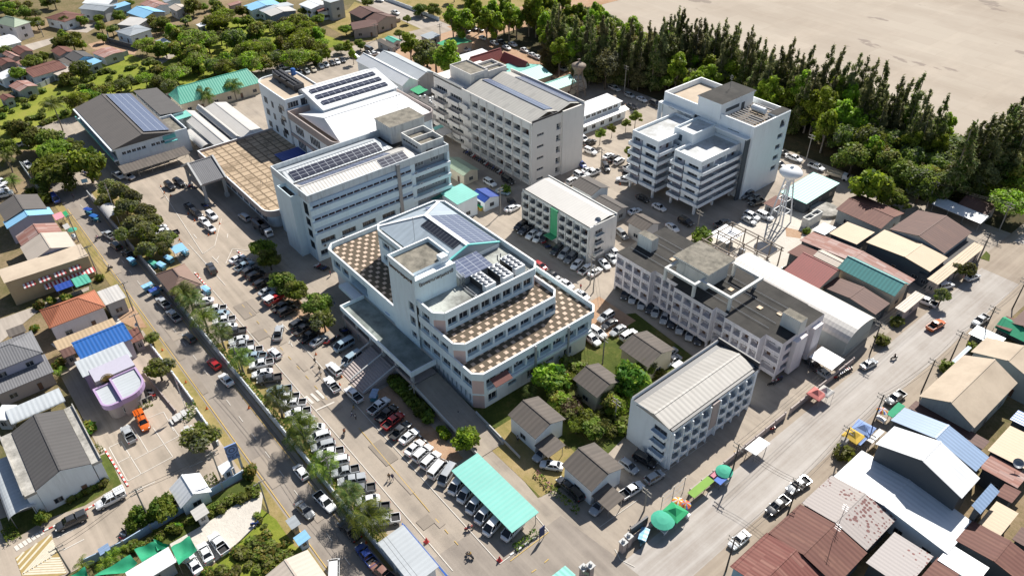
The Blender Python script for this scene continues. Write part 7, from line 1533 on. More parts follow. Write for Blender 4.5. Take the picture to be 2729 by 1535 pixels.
cars('vans by the stairs','parked beside the broad stairs','trees','stairs',[(1,2,970,525,742,655,'vl'),(1,2,1035,655,830,790,'vl')])
cars('driving through the grounds','on the hospital drive','far end','stairs',[(0,1,2070,1265,2015,1175,'cd'),(1,2,215,530,240,405,'pi'),(1,2,235,705,145,620,'hw'),(1,2,815,865,712,770,'uw'),(1,2,800,1035,685,895,'pw'),(1,2,1020,1125,885,1000,'pw')])
cars('forecourt cars','on the emergency forecourt','porch','road',[(0,1,1605,395,1680,455,'uk'),(0,1,1695,370,1770,415,'uk'),(0,1,1805,605,1880,665,'pk'),(0,1,1860,665,1945,722,'uk'),(0,1,2010,682,2088,745,'uw'),(0,1,1932,730,2015,800,'sw'),(0,1,1990,800,2075,865,'hw'),(0,1,2415,765,2310,690,'ui')])
cars('cars behind the shade trees','behind the forecourt shade trees','far end','pavilion',[(0,1,1600,815,1470,860,'sw'),(0,1,1620,850,1490,890,'sw'),(0,1,1690,880,1580,915,'pk')])
cars('parked along the west wall','parked along the street wall','far end','near end',[(0,1,510,520,560,585,'vb'),(0,1,1105,930,1005,868,'pi'),(0,1,1165,1042,1075,965,'ud'),(0,1,1290,1120,1200,1060,'pk'),(0,2,1628,222,1530,128,'pi'),(0,2,1730,350,1628,248,'pi'),(0,2,1875,550,1785,475,'hd'),(0,2,2120,815,2015,715,'hr'),(0,2,2245,975,2125,858,'sw'),(1,3,500,520,388,382,'hw'),(1,3,595,660,755,820,'pw'),(1,3,990,1100,830,930,'pk'),(1,3,1155,1355,1000,1160,'pb'),(1,3,1290,1470,1170,1370,'pn')])
cars('driving on the west street','driving along the west street','far end','near end',[(1,3,410,740,555,890,'sg'),(1,3,762,1500,765,1330,'vw')])
cars('power office vehicles','at the power office','office','road',[(0,2,1330,1225,1432,1430,'go'),(0,3,1290,165,1200,10,'pi'),(0,3,1225,640,915,795,'gw'),(0,3,835,860,545,995,'cd')])
cars('cars on the gravel lane','beside the shade nets on the gravel lane','road','nets',[(0,3,2180,1225,2050,1060,'pw'),(0,3,2025,1300,1945,1150,'sw'),(0,3,1915,1405,1830,1275,'sw')])
cars('far street head cars','at the street head','top','bottom',[(0,1,240,5,300,35,'pw'),(0,1,240,195,300,250,'pw'),(0,1,0,370,45,395,'sw'),(0,1,0,430,60,460,'sw'),(0,1,0,480,85,480,'sw'),(0,1,0,520,90,500,'uw'),(0,1,1110,300,1180,345,'pw'),(0,1,1200,320,1270,345,'pw'),(0,0,205,1400,300,1370,'pw')])
fr=[(345,700,'w'),(420,695,'w'),(495,690,'i'),(560,675,'e'),(632,642,'w'),(682,626,'w'),(740,612,'d'),(790,600,'w'),(840,585,'d')]
cars('far parking row','in the far parking row behind the theatres','left','right',[(1,0,x-22,y-28,x+28,y+28,'s'+c) for x,y,c in fr])
cars('far gate cars','near the far gate and stores','left','right',[(1,0,250,660,340,640,'pw'),(1,0,1080,480,1130,500,'vg'),(1,0,1050,505,1110,530,'sd'),(1,0,1130,530,1185,520,'sw'),(1,0,930,540,990,555,'sw'),(1,0,1570,600,1625,620,'uw'),(1,0,1975,490,2080,490,'uw'),(1,0,1750,880,1810,910,'vw')])
cars('far road cars','on the far road','top','bottom',[(1,0,1175,0,1225,12,'uw'),(1,0,1325,118,1385,142,'pw')])
bp=[(2040,300,'k','u'),(2110,280,'d','u'),(2170,290,'k','s'),(2200,372,'w','s'),(2310,420,'w','s'),(2380,410,'d','s'),(2430,465,'w','s'),(2490,432,'w','s')]
cars('parking in front of the pines','parked in the shade before the pine belt','left','right',[(1,0,x-38,y-16,x+38,y+18,t+c) for x,y,c,t in bp]+[(2,0,x-38,y-18,x+38,y+18,t+c) for x,y,c,t in[(25,435,'w','s'),(140,490,'w','s'),(215,538,'w','s'),(265,560,'w','s'),(345,592,'d','s'),(395,612,'w','s'),(475,635,'i','u'),(505,670,'w','s'),(1005,860,'i','p'),(1150,925,'i','h'),(1270,965,'w','s'),(1170,1030,'d','s'),(1400,1010,'d','u')]])
cars('white ward car park','in the car park of the white wards','pines','flats',[(2,0,680,1330,735,1370,'uw'),(2,0,705,1410,825,1360,'pk'),(2,1,722,70,825,112,'uw'),(2,1,885,165,1005,105,'sw'),(2,1,950,185,1055,142,'pk'),(2,1,1005,215,1095,158,'uw'),(2,1,1120,255,1195,225,'pw'),(2,1,900,210,945,285,'uk'),(2,1,690,290,810,255,'sw'),(2,1,862,275,722,325,'pw'),(2,1,625,300,720,355,'uw'),(2,1,540,410,660,345,'uw'),(2,1,1165,375,1028,358,'uw'),(2,1,1115,310,1195,340,'ud'),(2,1,675,205,700,225,'hb')])
cars('under the white wards','at the foot of the white wards','left','right',[(2,1,1225,515,1335,575,'sk'),(2,1,1375,598,1498,660,'sw'),(2,1,1140,690,1258,645,'sw'),(2,1,1640,740,1750,800,'uk'),(2,1,1530,800,1600,850,'sw'),(2,1,2330,490,2235,535,'ug'),(2,1,2410,515,2310,555,'sg'),(2,1,2440,565,2310,605,'pd')])
cars('row before the sooty flats','before the sooty flats','left','right',[(2,1,145,785,55,840,'uk'),(2,1,200,815,90,890,'pd'),(2,1,250,855,162,930,'sw'),(2,1,318,875,218,975,'hw'),(2,1,370,900,285,965,'hd'),(2,1,490,1005,400,1090,'ud'),(2,1,565,1040,478,1125,'ui'),(2,1,622,1085,538,1165,'ug'),(2,1,680,1135,598,1225,'sw'),(2,1,680,1265,788,1190,'pw'),(2,1,755,1295,882,1212,'sw'),(2,1,862,1125,958,1228,'sw'),(2,1,938,1090,1018,1165,'si'),(2,1,985,1040,1040,1105,'sw'),(2,1,1038,860,1118,932,'ug')])
cars('along the terraced building','between the terraces and the sooty flats','left','right',[(2,1,0,655,68,618,'sw'),(2,1,240,1168,340,1228,'hr'),(2,1,348,1250,478,1325,'sk'),(2,1,482,1335,605,1412,'sw'),(2,2,628,58,758,142,'sw')])
cars('behind the long ward','in the lane behind the long ward','left','right',[(1,1,2415,662,2530,618,'sw'),(1,1,2225,370,2312,420,'uw'),(1,1,2355,470,2430,490,'sl'),(1,1,2400,350,2490,400,'uk'),(2,1,0,560,30,600,'sk')])
cars('dormitory car park','in the dirt park by the dormitory','far end','house',[(2,2,985,268,855,355,'ui'),(2,2,1018,345,895,418,'sd'),(2,2,1108,395,965,490,'si'),(2,2,1065,535,1215,440,'uw'),(2,2,772,420,915,510,'uw'),(2,2,745,495,835,565,'uw'),(2,2,1570,640,1500,690,'si'),(2,2,1638,692,1492,772,'si')])
und=[(1115,112),(1190,150),(1278,205),(1358,245),(1412,278),(1495,345),(1568,385),(1648,440),(1742,500),(1828,545)]
cars('noses under the dormitory','nosing out beneath the dormitory','far end','road end',[(2,2,x+10,y-72,x-22,y+22,'si' if i%3 else 'sd') for i,(x,y) in enumerate(und)])
cars('by the staff houses','by the staff houses','left','right',[(2,3,498,400,300,370,'sw'),(2,3,1060,330,1225,455,'hi'),(2,3,1310,545,1472,450,'hi'),(2,3,1070,690,1272,565,'pw'),(2,3,890,740,825,810,'si'),(2,3,590,620,495,535,'sd'),(2,3,660,690,570,590,'uk'),(2,3,1225,290,1375,375,'uk'),(2,3,330,250,285,290,'si')])
cars('on the market road','on the market road','gate end','woodland end',[(2,3,2310,1020,2108,1188,'sw'),(3,3,265,690,42,865,'pd'),(3,3,460,515,250,645,'pi'),(3,2,1380,1035,1200,1155,'pg'),(3,2,970,800,1102,728,'si'),(3,2,1612,432,1755,352,'po'),(3,2,2190,295,2035,400,'pi'),(3,2,1640,185,1525,140,'pw')])
cars('by the white water tower','near the white water tower','left','right',[(2,1,2000,805,2105,770,'pg'),(2,1,2260,735,2350,780,'si'),(2,1,2290,700,2370,735,'uw'),(2,1,2395,690,2500,740,'uw'),(3,1,0,700,75,735,'uw'),(3,1,245,135,390,185,'pw'),(3,1,455,212,610,275,'pw'),(3,1,145,205,190,225,'pd'),(3,1,170,100,230,120,'uk'),(3,1,1740,1395,1800,1380,'uw'),(3,1,2010,1310,2060,1290,'sw')])
cars('covered carport cars','under the white carport by the dormitory','left','right',[(3,2,620,870,560,820,'si'),(3,2,520,790,470,740,'sd')])
def lorry(q1,q2,col,label,bed='open'):
    p,q=G(q1,.9),G(q2,.9);m_=(p+q)/2;t=thing('lorry',label,'lorry',(m_.x,m_.y,.12),math.atan2(q.y-p.y,q.x-p.x))
    b=MB();b.loft([[(1.4,-.95,.5),(1.4,-.95,2.1),(1.4,.95,2.1),(1.4,.95,.5)],[(2.5,-.95,.5),(2.5,-.93,2.0),(2.5,.93,2.0),(2.5,.95,.5)],[(3.1,-.92,.5),(2.95,-.85,1.3),(2.95,.85,1.3),(3.1,.92,.5)]],0);b.obj('cab',MATS['paint_'+col],t,loc=(0,0,0))
    g=MB();g.face([(3.0,-.8,1.3),(3.0,.8,1.3),(2.62,.75,1.95),(2.62,-.75,1.95)]);g.obj('window',MATS['glass_car'],t,loc=(0,0,0))
    b=MB();b.box(-3.2,1.2,-1.0,1.0,.8,1.0)
    if bed=='open':
        for s in(-1,.93):b.box(-3.2,1.2,s,s+.07,1.0,1.6)
        b.box(-3.2,-3.13,-.93,.93,1,1.6);b.box(1.13,1.2,-.93,.93,1,1.9)
    else:b.box(-3.2,1.2,-1.0,1.0,1.0,2.6)
    b.obj('cargo_bed',MATS['paint_beige' if bed=='open' else 'paint_dark'],t,loc=(0,0,0));w_=MB();w_.tube((0,-.13,0),(0,.13,0),.42,14);me=w_.mesh('wheel',[MATS['rubber']])
    for x in(-2.1,2.2):
        for s in(-.85,.85):part('wheel',me,t,(x,s,.42))
lorry((3,1,610,285),(3,1,870,360),'white','white cabbed flatbed lorry behind the turquoise roof');lorry((0,1,2440,760),(0,1,2600,900),'black','dark box lorry in shade beside the emergency wing','box');lorry((1,1,60,800),(1,1,150,900),'white','lorry with a dark cargo box at the end of the long ward','box')
def tuktuk(q,hd,roofmat,label,group=None):
    p=G(q,1.2);t=thing('three_wheel_taxi',label,'three-wheeler',(p.x,p.y,.12),hd,group)
    b=MB();b.box(-1.5,.35,-.62,.62,.35,.75);b.box(-1.5,-1.4,-.62,.62,.75,1.1);b.bar((.3,0,.6),(1.3,0,.75),.25,.3);b.bar((1.3,0,.5),(1.15,0,1.1),.12,.12);b.bar((1.15,-.35,1.1),(1.15,.35,1.1),.06,.06);b.obj('body',MATS['paint_teal'],t,loc=(0,0,0))
    b=MB();b.loft([[(-1.7,-.75,1.72),(-1.7,0,1.84),(-1.7,.75,1.72),(-1.7,.7,1.62),(-1.7,-.7,1.62)],[(.9,-.7,1.72),(.9,0,1.82),(.9,.7,1.72),(.9,.65,1.62),(.9,-.65,1.62)]],0);b.obj('roof',MATS[roofmat],t,loc=(0,0,0))
    b=MB()
    for x in(-1.45,.3):
        for s in(-.6,.6):b.tube((x,s,.7),(x,s,1.68),.025,5)
    b.obj('frame',MATS['steel_grey'],t,loc=(0,0,0));w_=MB();w_.tube((0,-.06,0),(0,.06,0),.28,12);me=w_.mesh('wheel',[MATS['rubber']])
    for x,y in((-1.0,-.6),(-1.0,.6),(1.35,0)):part('wheel',me,t,(x,y,.28))
for i,(q,hd,rm,lb) in enumerate((((0,1,1770,1050),3.4,'roof_skyblue','blue roofed three-wheel taxi nearest the forecourt road'),((0,1,1622,1122),3.5,'roof_skyblue','pale blue roofed three-wheel taxi in the middle of the rank'),((0,1,1550,1186),3.4,'roof_skyblue','sky blue three-wheel taxi beside the pavilion'),((0,1,1468,1170),3.4,'roof_mint','green roofed three-wheel taxi against the west wall'),((0,1,1265,1140),3.3,'roof_skyblue','pale blue roofed three-wheel taxi parked outside the wall'),((0,1,925,728),.4,'roof_blue','bright blue three-wheel taxi on the shaded street'),((0,1,865,665),.4,'roof_royal','dark blue three-wheel taxi farthest up the street'),((0,2,1982,42),3.3,'roof_skyblue','bright blue taxi at the drive edge below the pavilion'),((0,2,1440,10),1.7,'roof_skyblue','pale taxi parked tight to the wall below the pavilion'),((0,2,1510,50),1.7,'roof_royal','dark taxi beside the pale one at the wall'),((1,2,1155,1050),2.3,'roof_paleblue','faded blue three-wheeler at the foot of the stairs'),((2,3,1280,1080),-1.1,'roof_skyblue','pale blue roofed three-wheeler by the gate wall on the road'))):tuktuk(q,hd,rm,lb)
# ------------------------------------------------------------------ people and motorbikes
plain('skin',(.30,.17,.11),.6);plain('hair_black',(.012,.01,.01),.6)
for n_,c_ in dict(white=(.7,.7,.7),black=(.03,.03,.035),navy=(.03,.05,.14),orange=(.65,.15,.03),tan=(.4,.28,.16),red=(.45,.05,.05),pink=(.6,.25,.3),khaki=(.3,.25,.15),blue=(.1,.2,.5),yellow=(.6,.4,.06)).items():plain('cloth_'+n_,c_,.85,.1)
def skin_mesh(name,verts,edges,radii,mat,sub=1):
    me=bpy.data.meshes.new(name);me.from_pydata(verts,edges,[]);o=bpy.data.objects.new(name,me);COL.objects.link(o)
    md=o.modifiers.new('s','SKIN');md.use_smooth_shade=True
    if not me.skin_vertices:bpy.context.view_layer.update()
    for i,r in enumerate(radii):me.skin_vertices[0].data[i].radius=(r,r) if not isinstance(r,tuple) else r
    me.skin_vertices[0].data[0].use_root=True
    sb_=o.modifiers.new('u','SUBSURF');sb_.levels=sub;sb_.render_levels=sub
    bpy.context.view_layer.update();r=bpy.data.meshes.new_from_object(o.evaluated_get(bpy.context.evaluated_depsgraph_get()));r.name=name
    bpy.data.objects.remove(o);r.materials.clear();r.materials.append(MATS[mat]);return r
def pose(kind):
    if kind=='walk':J=dict(pel=(0,0,.95),ch=(.03,0,1.28),nk=(.05,0,1.45),hd=(.07,0,1.60),tp=(.06,0,1.70),hl=(.02,.09,.92),kl=(.22,.1,.52),al=(.30,.1,.10),fl=(.46,.1,.05),hr=(-.02,-.09,.92),kr=(-.08,-.1,.50),ar=(-.36,-.1,.16),fr=(-.24,-.1,.05),sl=(.03,.19,1.39),el=(-.12,.25,1.13),wl=(.0,.25,.90),sr=(.03,-.19,1.39),er=(.14,-.25,1.14),wr=(.32,-.23,.96))
    elif kind=='stand':J=dict(pel=(0,0,.95),ch=(.01,0,1.28),nk=(.02,0,1.45),hd=(.04,0,1.60),tp=(.03,0,1.70),hl=(0,.09,.92),kl=(.03,.11,.5),al=(0,.12,.09),fl=(.15,.13,.05),hr=(0,-.09,.92),kr=(.02,-.11,.5),ar=(0,-.12,.09),fr=(.15,-.13,.05),sl=(0,.19,1.39),el=(-.04,.26,1.12),wl=(.1,.24,.9),sr=(0,-.19,1.39),er=(-.04,-.26,1.12),wr=(.1,-.24,.9))
    else:J=dict(pel=(-.12,0,.80),ch=(-.02,0,1.10),nk=(.03,0,1.28),hd=(.07,0,1.43),tp=(.06,0,1.54),hl=(-.08,.1,.78),kl=(.30,.19,.70),al=(.24,.18,.30),fl=(.38,.18,.26),hr=(-.08,-.1,.78),kr=(.30,-.19,.70),ar=(.24,-.18,.30),fr=(.38,-.18,.26),sl=(0,.19,1.22),el=(.2,.27,1.0),wl=(.46,.26,1.0),sr=(0,-.19,1.22),er=(.2,-.27,1.0),wr=(.46,-.26,1.0))
    return J
R_=dict(pel=.13,ch=(.17,.12),nk=.055,hd=.10,tp=.06,hl=.095,kl=.06,al=.04,fl=.035,hr=.095,kr=.06,ar=.04,fr=.035,sl=.06,el=.042,wl=.03,sr=.06,er=.042,wr=.03)
EDG=[('pel','ch'),('ch','nk'),('nk','hd'),('hd','tp'),('pel','hl'),('hl','kl'),('kl','al'),('al','fl'),('pel','hr'),('hr','kr'),('kr','ar'),('ar','fr'),('ch','sl'),('sl','el'),('el','wl'),('ch','sr'),('sr','er'),('er','wr')]
_pm={}
def person_parts(kind,shirt,legs):
    J=pose(kind)
    def sk(name,keys,mat,grow,edges=None,extra=()):
        K=[k for k in keys];idx={k:i for i,k in enumerate(K)};E_=[(idx[a],idx[b]) for a,b in EDG if a in idx and b in idx]
        V_=[J[k]for k in K];Rr=[tuple(x+grow for x in R_[k]) if isinstance(R_[k],tuple) else R_[k]+grow for k in K]
        for base,pts,rr in extra:
            last=idx[base]
            for p,r in zip(pts,rr):V_.append(p);Rr.append(r);E_.append((last,len(V_)-1));last=len(V_)-1
        return skin_mesh(name,V_,E_,Rr,mat)
    if('b',kind) not in _pm:
        ex=[]
        for s,wk,ek in((1,'wl','el'),(-1,'wr','er')):
            d=(Vector(J[wk])-Vector(J[ek])).normalized();w_=Vector(J[wk]);a=d.orthogonal().normalized();
            ex.append((wk,[tuple(w_+d*.08)],[.032]));n0=len(ex)
            ex.append((wk,[tuple(w_+d*.05+a*.035),tuple(w_+d*.10+a*.05)],[.012,.010]))
        _pm[('b',kind)]=sk('body',list(J),'skin',0,extra=ex)
    if('s',kind,shirt) not in _pm:_pm[('s',kind,shirt)]=sk('shirt',['pel','ch','sl','el','sr','er'],'cloth_'+shirt,.022)
    if('l',kind,legs) not in _pm:_pm[('l',kind,legs)]=sk('trousers',['pel','hl','kl','al','hr','kr','ar'],'cloth_'+legs,.018)
    if('h',kind) not in _pm:
        b=MB();h=J['hd'];b.lathe(h[0]-.015,h[1],[(.112,h[2]-.02),(.118,h[2]+.05),(.09,h[2]+.11),(.04,h[2]+.135),(0,h[2]+.14)],12);_pm[('h',kind)]=b.mesh('hair',[MATS['hair_black']],smooth=True)
    return[('body',_pm[('b',kind)]),('shirt',_pm[('s',kind,shirt)]),('trousers',_pm[('l',kind,legs)]),('hair',_pm[('h',kind)])]
def person(q,hd,shirt,legs,label,kind='walk',z=.125,at=None):
    p=G(q,0) if at is None else Vector(at);t=thing('person',label,'person',(p.x,p.y,z),hd)
    for nm,me in person_parts(kind,shirt,legs):part(nm,me,t)
    return t
for q,hd,sh_,lg_,lb,kd in(
 ((1,2,582,762),2.3,'black','black','person in dark clothes walking alone up the drive above the zebra crossing','walk'),((1,2,628,838),-.8,'khaki','black','person in a brown shirt, taller of two on the drive','walk'),((1,2,638,885),-.8,'white','tan','person in white, nearer of the two on the drive','walk'),
 ((1,2,955,1215),.8,'yellow','khaki','person in yellow walking in the building shadow','walk'),((1,2,940,1275),.8,'white','navy','person in white in the building shadow, left of two','walk'),((1,2,975,1300),.8,'white','black','person in white in the building shadow, right of two','stand'),
 ((1,3,1297,515),-.6,'tan','black','person in a tan shirt crossing the drive, left of a pair','walk'),((1,3,1330,520),-.6,'navy','navy','person in navy crossing the drive, right of a pair','walk'),((0,1,1597,520),-2.4,'orange','tan','person in an orange shirt walking across the forecourt','walk'),
 ((0,1,1265,395),2.0,'black','black','person in black walking beside the parking canopy','walk'),((0,1,715,545),-1.0,'navy','black','person in dark blue at the head of the street','walk'),((2,2,678,45),2.0,'red','black','person in red standing behind the white car by the terraces','stand'),
 ((1,2,772,215),-1.5,'blue','white','person in a pale blue shirt on the shaded path by the canopy','stand'),((1,1,730,1290),1.0,'red','navy','person in red at the corner of the terraced building','stand'),((2,3,72,150),-1.0,'white','black','person in white beside the second garden house','stand')):
    person(q,hd,sh_,lg_,lb,kd)
def bike_mesh(col):
    b=MB();b.bar((-.55,0,.72),(.15,0,.66),.22,.14);b.bar((.1,0,.45),(.48,0,.85),.16,.22);b.bar((-.5,0,.5),(.2,0,.4),.2,.2);b.bar((.48,0,.9),(.62,0,.35),.07,.07);b.bar((.44,-.33,1.0),(.44,.33,1.0),.04,.04);b.bar((-.6,0,.72),(-.85,0,.6),.16,.05);b.box(.5,.62,-.1,.1,.78,.98)
    return b.mesh('frame',[MATS['paint_'+col]])
_bk={c:bike_mesh(c) for c in('black','red','dark','blue','white')}
_w=MB();_w.tube((0,-.045,0),(0,.045,0),.29,14);_w.tube((0,-.05,0),(0,.05,0),.13,8,m=1);BW=_w.mesh('wheel',[MATS['rubber'],MATS['rim']])
def bike(x,y,hd,col,label,group=None,z=.125,rider=None):
    t=thing('motorbike',label,'motorbike',(x,y,z),hd,group);part('frame',_bk[col],t);part('wheel',BW,t,(-.62,0,.29));part('wheel',BW,t,(.64,0,.29))
    if rider:
        r=thing('person',rider[2],'person',(x+.1*math.cos(hd)*-1,y-.1*math.sin(hd),z),hd)
        for nm,me in person_parts('ride',rider[0],rider[1]):part(nm,me,r)
for q,hd,c,lb,rd in(((1,3,2066,985),1.2,'red','red motorbike ridden beside the turquoise carport',('black','navy','person in black riding past the turquoise carport')),((1,3,2072,1250),-2.9,'black','black motorbike crossing near the gate hedge',('yellow','navy','person in yellow riding near the gate hedge')),((1,2,862,1420),2.6,'dark','motorbike in the shadow by the parked row',('orange','black','person in an orange vest riding in the shadow')),((1,2,1962,1255),2.8,'black','motorbike climbing the shaded ramp',('white','navy','person in white riding up the ramp')),((3,2,1282,700),-2.0,'black','black motorbike alone on the market road',('black','black','person in black riding on the market road')),((0,1,940,930),-1.1,'dark','dark motorbike beside the parked silver pickup',('pink','navy','person in pink riding along the street')),((3,3,100,30),.9,'red','loaded motorbike at the left kerb of the market road',None),((0,1,1060,1215),2.0,'dark','motorbike rider crossing the street shadow',('white','black','person in white riding across the street')),((0,3,2465,945),1.0,'blue','motorbike standing on the gravel lane',None)):
    p=G(q,.5);bike(p.x,p.y,hd,c,lb,None,.125,rd)
def bikes(p1,p2,n,hd,place,a,b,group):
    A,B=G(p1,.4),G(p2,.4);cs=['black','dark','red','black','blue','dark','white']
    for i in range(n):
        p=A.lerp(B,(i+.5)/n);c=cs[(i*3+n)%7];bike(p.x,p.y,hd+trng.uniform(-.2,.2),c,f'{c} motorbike {place}, {ordl(i, n, a, b)}',group)
bikes((1,1,2020,85),(1,1,2420,330),22,PI/2+.2,'lined up beneath the beige tower','far end','near end','motorbikes by the beige tower');bikes((2,1,300,960),(2,1,390,1030),6,.9,'between cars before the sooty flats','left','right','motorbikes before the sooty flats')
bikes((1,1,1745,420-0),(1,1,1850,470),3,2.0,'by the pale mint annex','left','right','motorbikes by the annex');bikes((0,1,1765,420),(0,1,1880,440),7,.6,'beside the gabled porch','left','right','motorbikes by the porch');bikes((0,1,1960,600),(0,1,2030,650),5,.6,'at the low wall behind the porch','left','right','motorbikes by the low wall')
bikes((0,1,800,290),(0,1,930,350),8,.5,'under the bright green tree','left','right','motorbikes under the green tree');bikes((1,2,690,570),(1,2,800,500),9,1.4,'between the silver car and the blue vans','left','right','motorbikes by the blue vans');bikes((1,1,590,1190),(1,1,700,1230),6,1.6,'at the foot of the long ward','left','right','motorbikes by the long ward')
bikes((3,2,90,960),(3,2,180,900),7,1.2,'under the end of the dormitory','left','right','motorbikes under the dormitory');bikes((3,2,690,900),(3,2,850,800),9,.4,'outside the wall by the white carport','left','right','motorbikes by the road wall');bikes((1,1,2230,640),(1,1,2330,590),7,1.2,'beside the royal blue shed','left','right','motorbikes by the blue shed');bikes((0,3,1200,1000),(0,3,1190,1120),3,.3,'in the wall shade of the office yard','far end','near end','motorbikes in the office yard');bikes((0,2,1440,1010),(0,2,1490,1090),3,.8,'at the curved front of the purple office','far end','near end','motorbikes at the purple office');bikes((1,2,840,420),(1,2,900,480),5,1.2,'in deep shade beneath the entrance canopy','left','right','motorbikes beneath the canopy')
# ------------------------------------------------------------------ walls, poles, towers, stalls, signs
def wall_run(label,pts,h,mat,t=.2,post=3.0,pm=None,cat='wall',name='wall',z0=0):
    P=[(G(p) if len(p)==4 else Vector((p[0],p[1],0))) for p in pts];o=P[0];tt=thing(name,label,cat,(o.x,o.y,z0));b=MB()
    for a,c in zip(P,P[1:]):b.bar(a+Vector((0,0,h/2)),c+Vector((0,0,h/2)),t,h)
    b.obj('panel',MATS[mat],tt);k=0
    c_=MB();c_.box(-.17,.17,-.17,.17,0,h+.12);me=c_.mesh('post',[MATS[pm or mat]])
    for a,c in zip(P,P[1:]):
        n=max(1,int((c-a).length/post));an=math.atan2(c.y-a.y,c.x-a.x)
        for i in range(n+1):
            if k<95:part('post',me,tt,a.lerp(c,i/n)-Vector((o.x,o.y,0)),an);k+=1
    return tt
wall_run('long grey stained wall between the west street and the hospital',[(-143.5,-34.2),(-87,-33.4)],1.9,'wall_grey');wall_run('long white stained wall beside the palms on the west street',[(-84,-33.5),(-40,-33.0),(18,-32.4)],2.0,'wall_stained')
wall_run('grey concrete wall of the power office beside the weeds',[(0,3,2360,490),(0,3,1720,860),(0,3,1210,1170),(0,3,830,1350)],1.8,'wall_band_blue',.18,3.4,'cap_grey');wall_run('low white flagged wall along the office side of the street',[(0,2,1470,610),(0,2,1680,880),(0,2,1870,1140)],1.3,'wall_white',.2,2.4)
wall_run('low white wall near the tall round emblem sign',[(0,2,1910,1230),(0,2,2060,1440),(0,3,2110,185)],1.2,'wall_white',.2,2.4);wall_run('tan wall along the market road before the small flats',[(39.2,17),(39.2,46)],1.7,'wall_taupe',.2,3.2);wall_run('tan wall along the market road by the dormitory',[(39.2,48),(39.2,71)],1.7,'wall_taupe',.2,3.2)
wall_run('gate wall with tiled sign backing at the main gate',[(39.3,.5),(39.3,8)],1.5,'wall_taupe',.35,3.5);wall_run('white and blue fence along the sports field',[(1,0,1240,0),(1,0,1540,110),(1,0,1775,205)],1.6,'wall_white',.2,4);wall_run('dark wall around the modern grey house',[(0,0,1045,345),(0,0,1060,420),(0,0,1330,490)],2.2,'wall_dark',.25,4);wall_run('zinc sheet fence below the rust village roofs',[(0,0,130,950),(0,0,400,850),(0,0,690,700),(0,0,860,655),(0,0,1240,535)],1.9,'wall_zinc',.1,3)
wall_run('grey wall strip along the red dirt parking',[(0,1,210,230),(0,1,330,400),(0,1,420,500)],1.5,'wall_zinc',.15,3);wall_run('brown fence before the barns by the far road',[(1,0,930,350),(1,0,1170,260),(1,0,1400,215)],1.6,'wall_taupe',.15,3);wall_run('low white parking wall beside the ramp',[(1,2,2240,1385),(1,3,2390,175)],.9,'cap_grey',.15,3)
wall_run('dark boundary wall below the curved purple office drive',[(0,2,1390,850),(0,2,1520,1010),(0,2,1700,1230)],.8,'wall_taupe',.2,3)
def kerb(label,pts,mat):
    P=[(G(p) if len(p)==4 else Vector((p[0],p[1],0))) for p in pts];L=sum((c-a).length for a,c in zip(P,P[1:]));a,c=P[0],P[-1]
    b=MB();b.box(0,(c-a).length,-.14,.14,0,.27);o=b.obj('kerb',MATS[mat]);o.location=(a.x,a.y,0);o.rotation_euler=(0,0,math.atan2(c.y-a.y,c.x-a.x));tag(o,kind='structure')
kerb('',[(0,3,1010,225),(0,3,1240,585)],'kerb_red');kerb('',[(0,3,1190,600),(0,3,830,815)],'kerb_red');kerb('',[(0,3,640,920),(0,3,420,1020)],'kerb_red');kerb('',[(2,3,0,1250),(2,3,270,1060)],'kerb_black');kerb('',[(0,1,1880,1260),(0,1,2030,1430)],'kerb_red');kerb('',[(1,3,1580,90),(1,3,1680,180)],'kerb_black');kerb('',[(0,1,2290,1050),(0,1,2400,1140)],'kerb_red')
def pole(q,h,label,arms=2,dark=False,tr=False,z=0.0):
    p=G(q);t=thing('utility_pole',label,'utility pole',(p.x,p.y,0));b=MB();b.tube((0,0,-.2),(0,0,h),.17,8,.11);b.obj('shaft',MATS['pole_dark' if dark else 'pole_concrete'],t,loc=(0,0,0))
    for k in range(arms):
        b=MB();z_=h-.35-k*.9;b.box(-.06,.06,-1.1,1.1,z_-.06,z_+.06)
        for y in(-1,-.35,.35,1):b.tube((0,y,z_+.06),(0,y,z_+.28),.05,6)
        o=b.obj('crossarm',MATS['pole_concrete'],t,loc=(0,0,0));o.rotation_euler=(0,0,0 if q[0]<2 else PI/2)
    if tr:
        b=MB();b.box(-.5,.5,-.55,.55,h*.55,h*.55+.9);b.box(-.15,.15,-1.2,1.2,h*.55-.15,h*.55);b.tube((0,-.3,h*.55+.9),(0,-.3,h*.55+1.2),.06);b.tube((0,.3,h*.55+.9),(0,.3,h*.55+1.2),.06);b.obj('transformer',MATS['pole_concrete'],t,loc=(0,0,0))
    return Vector((p.x,p.y,h-.3))
wps=[pole(q,8.5,f'grey concrete utility pole on the west street, {ordl(i, 7, "far end", "near end")}',1,False,i==4) for i,q in enumerate([(0,1,760,960),(0,1,940,1270),(0,2,1290,250),(0,2,1400,560),(0,2,2330,860),(1,3,130,830),(1,3,750,600)])]
mps=[pole(q,9,f'dark utility pole beside the market road, {ordl(i, 11, "gate end", "woodland end")}',2,True,i==2) for i,q in enumerate([(2,3,2080,1400),(3,3,255,850),(3,3,735,330),(2,3,2130,490),(3,2,1060,1370),(3,2,1545,1030),(3,2,1810,755),(3,2,2120,510),(3,2,2420,235),(3,2,1050,660),(3,1,2090,1160)])]
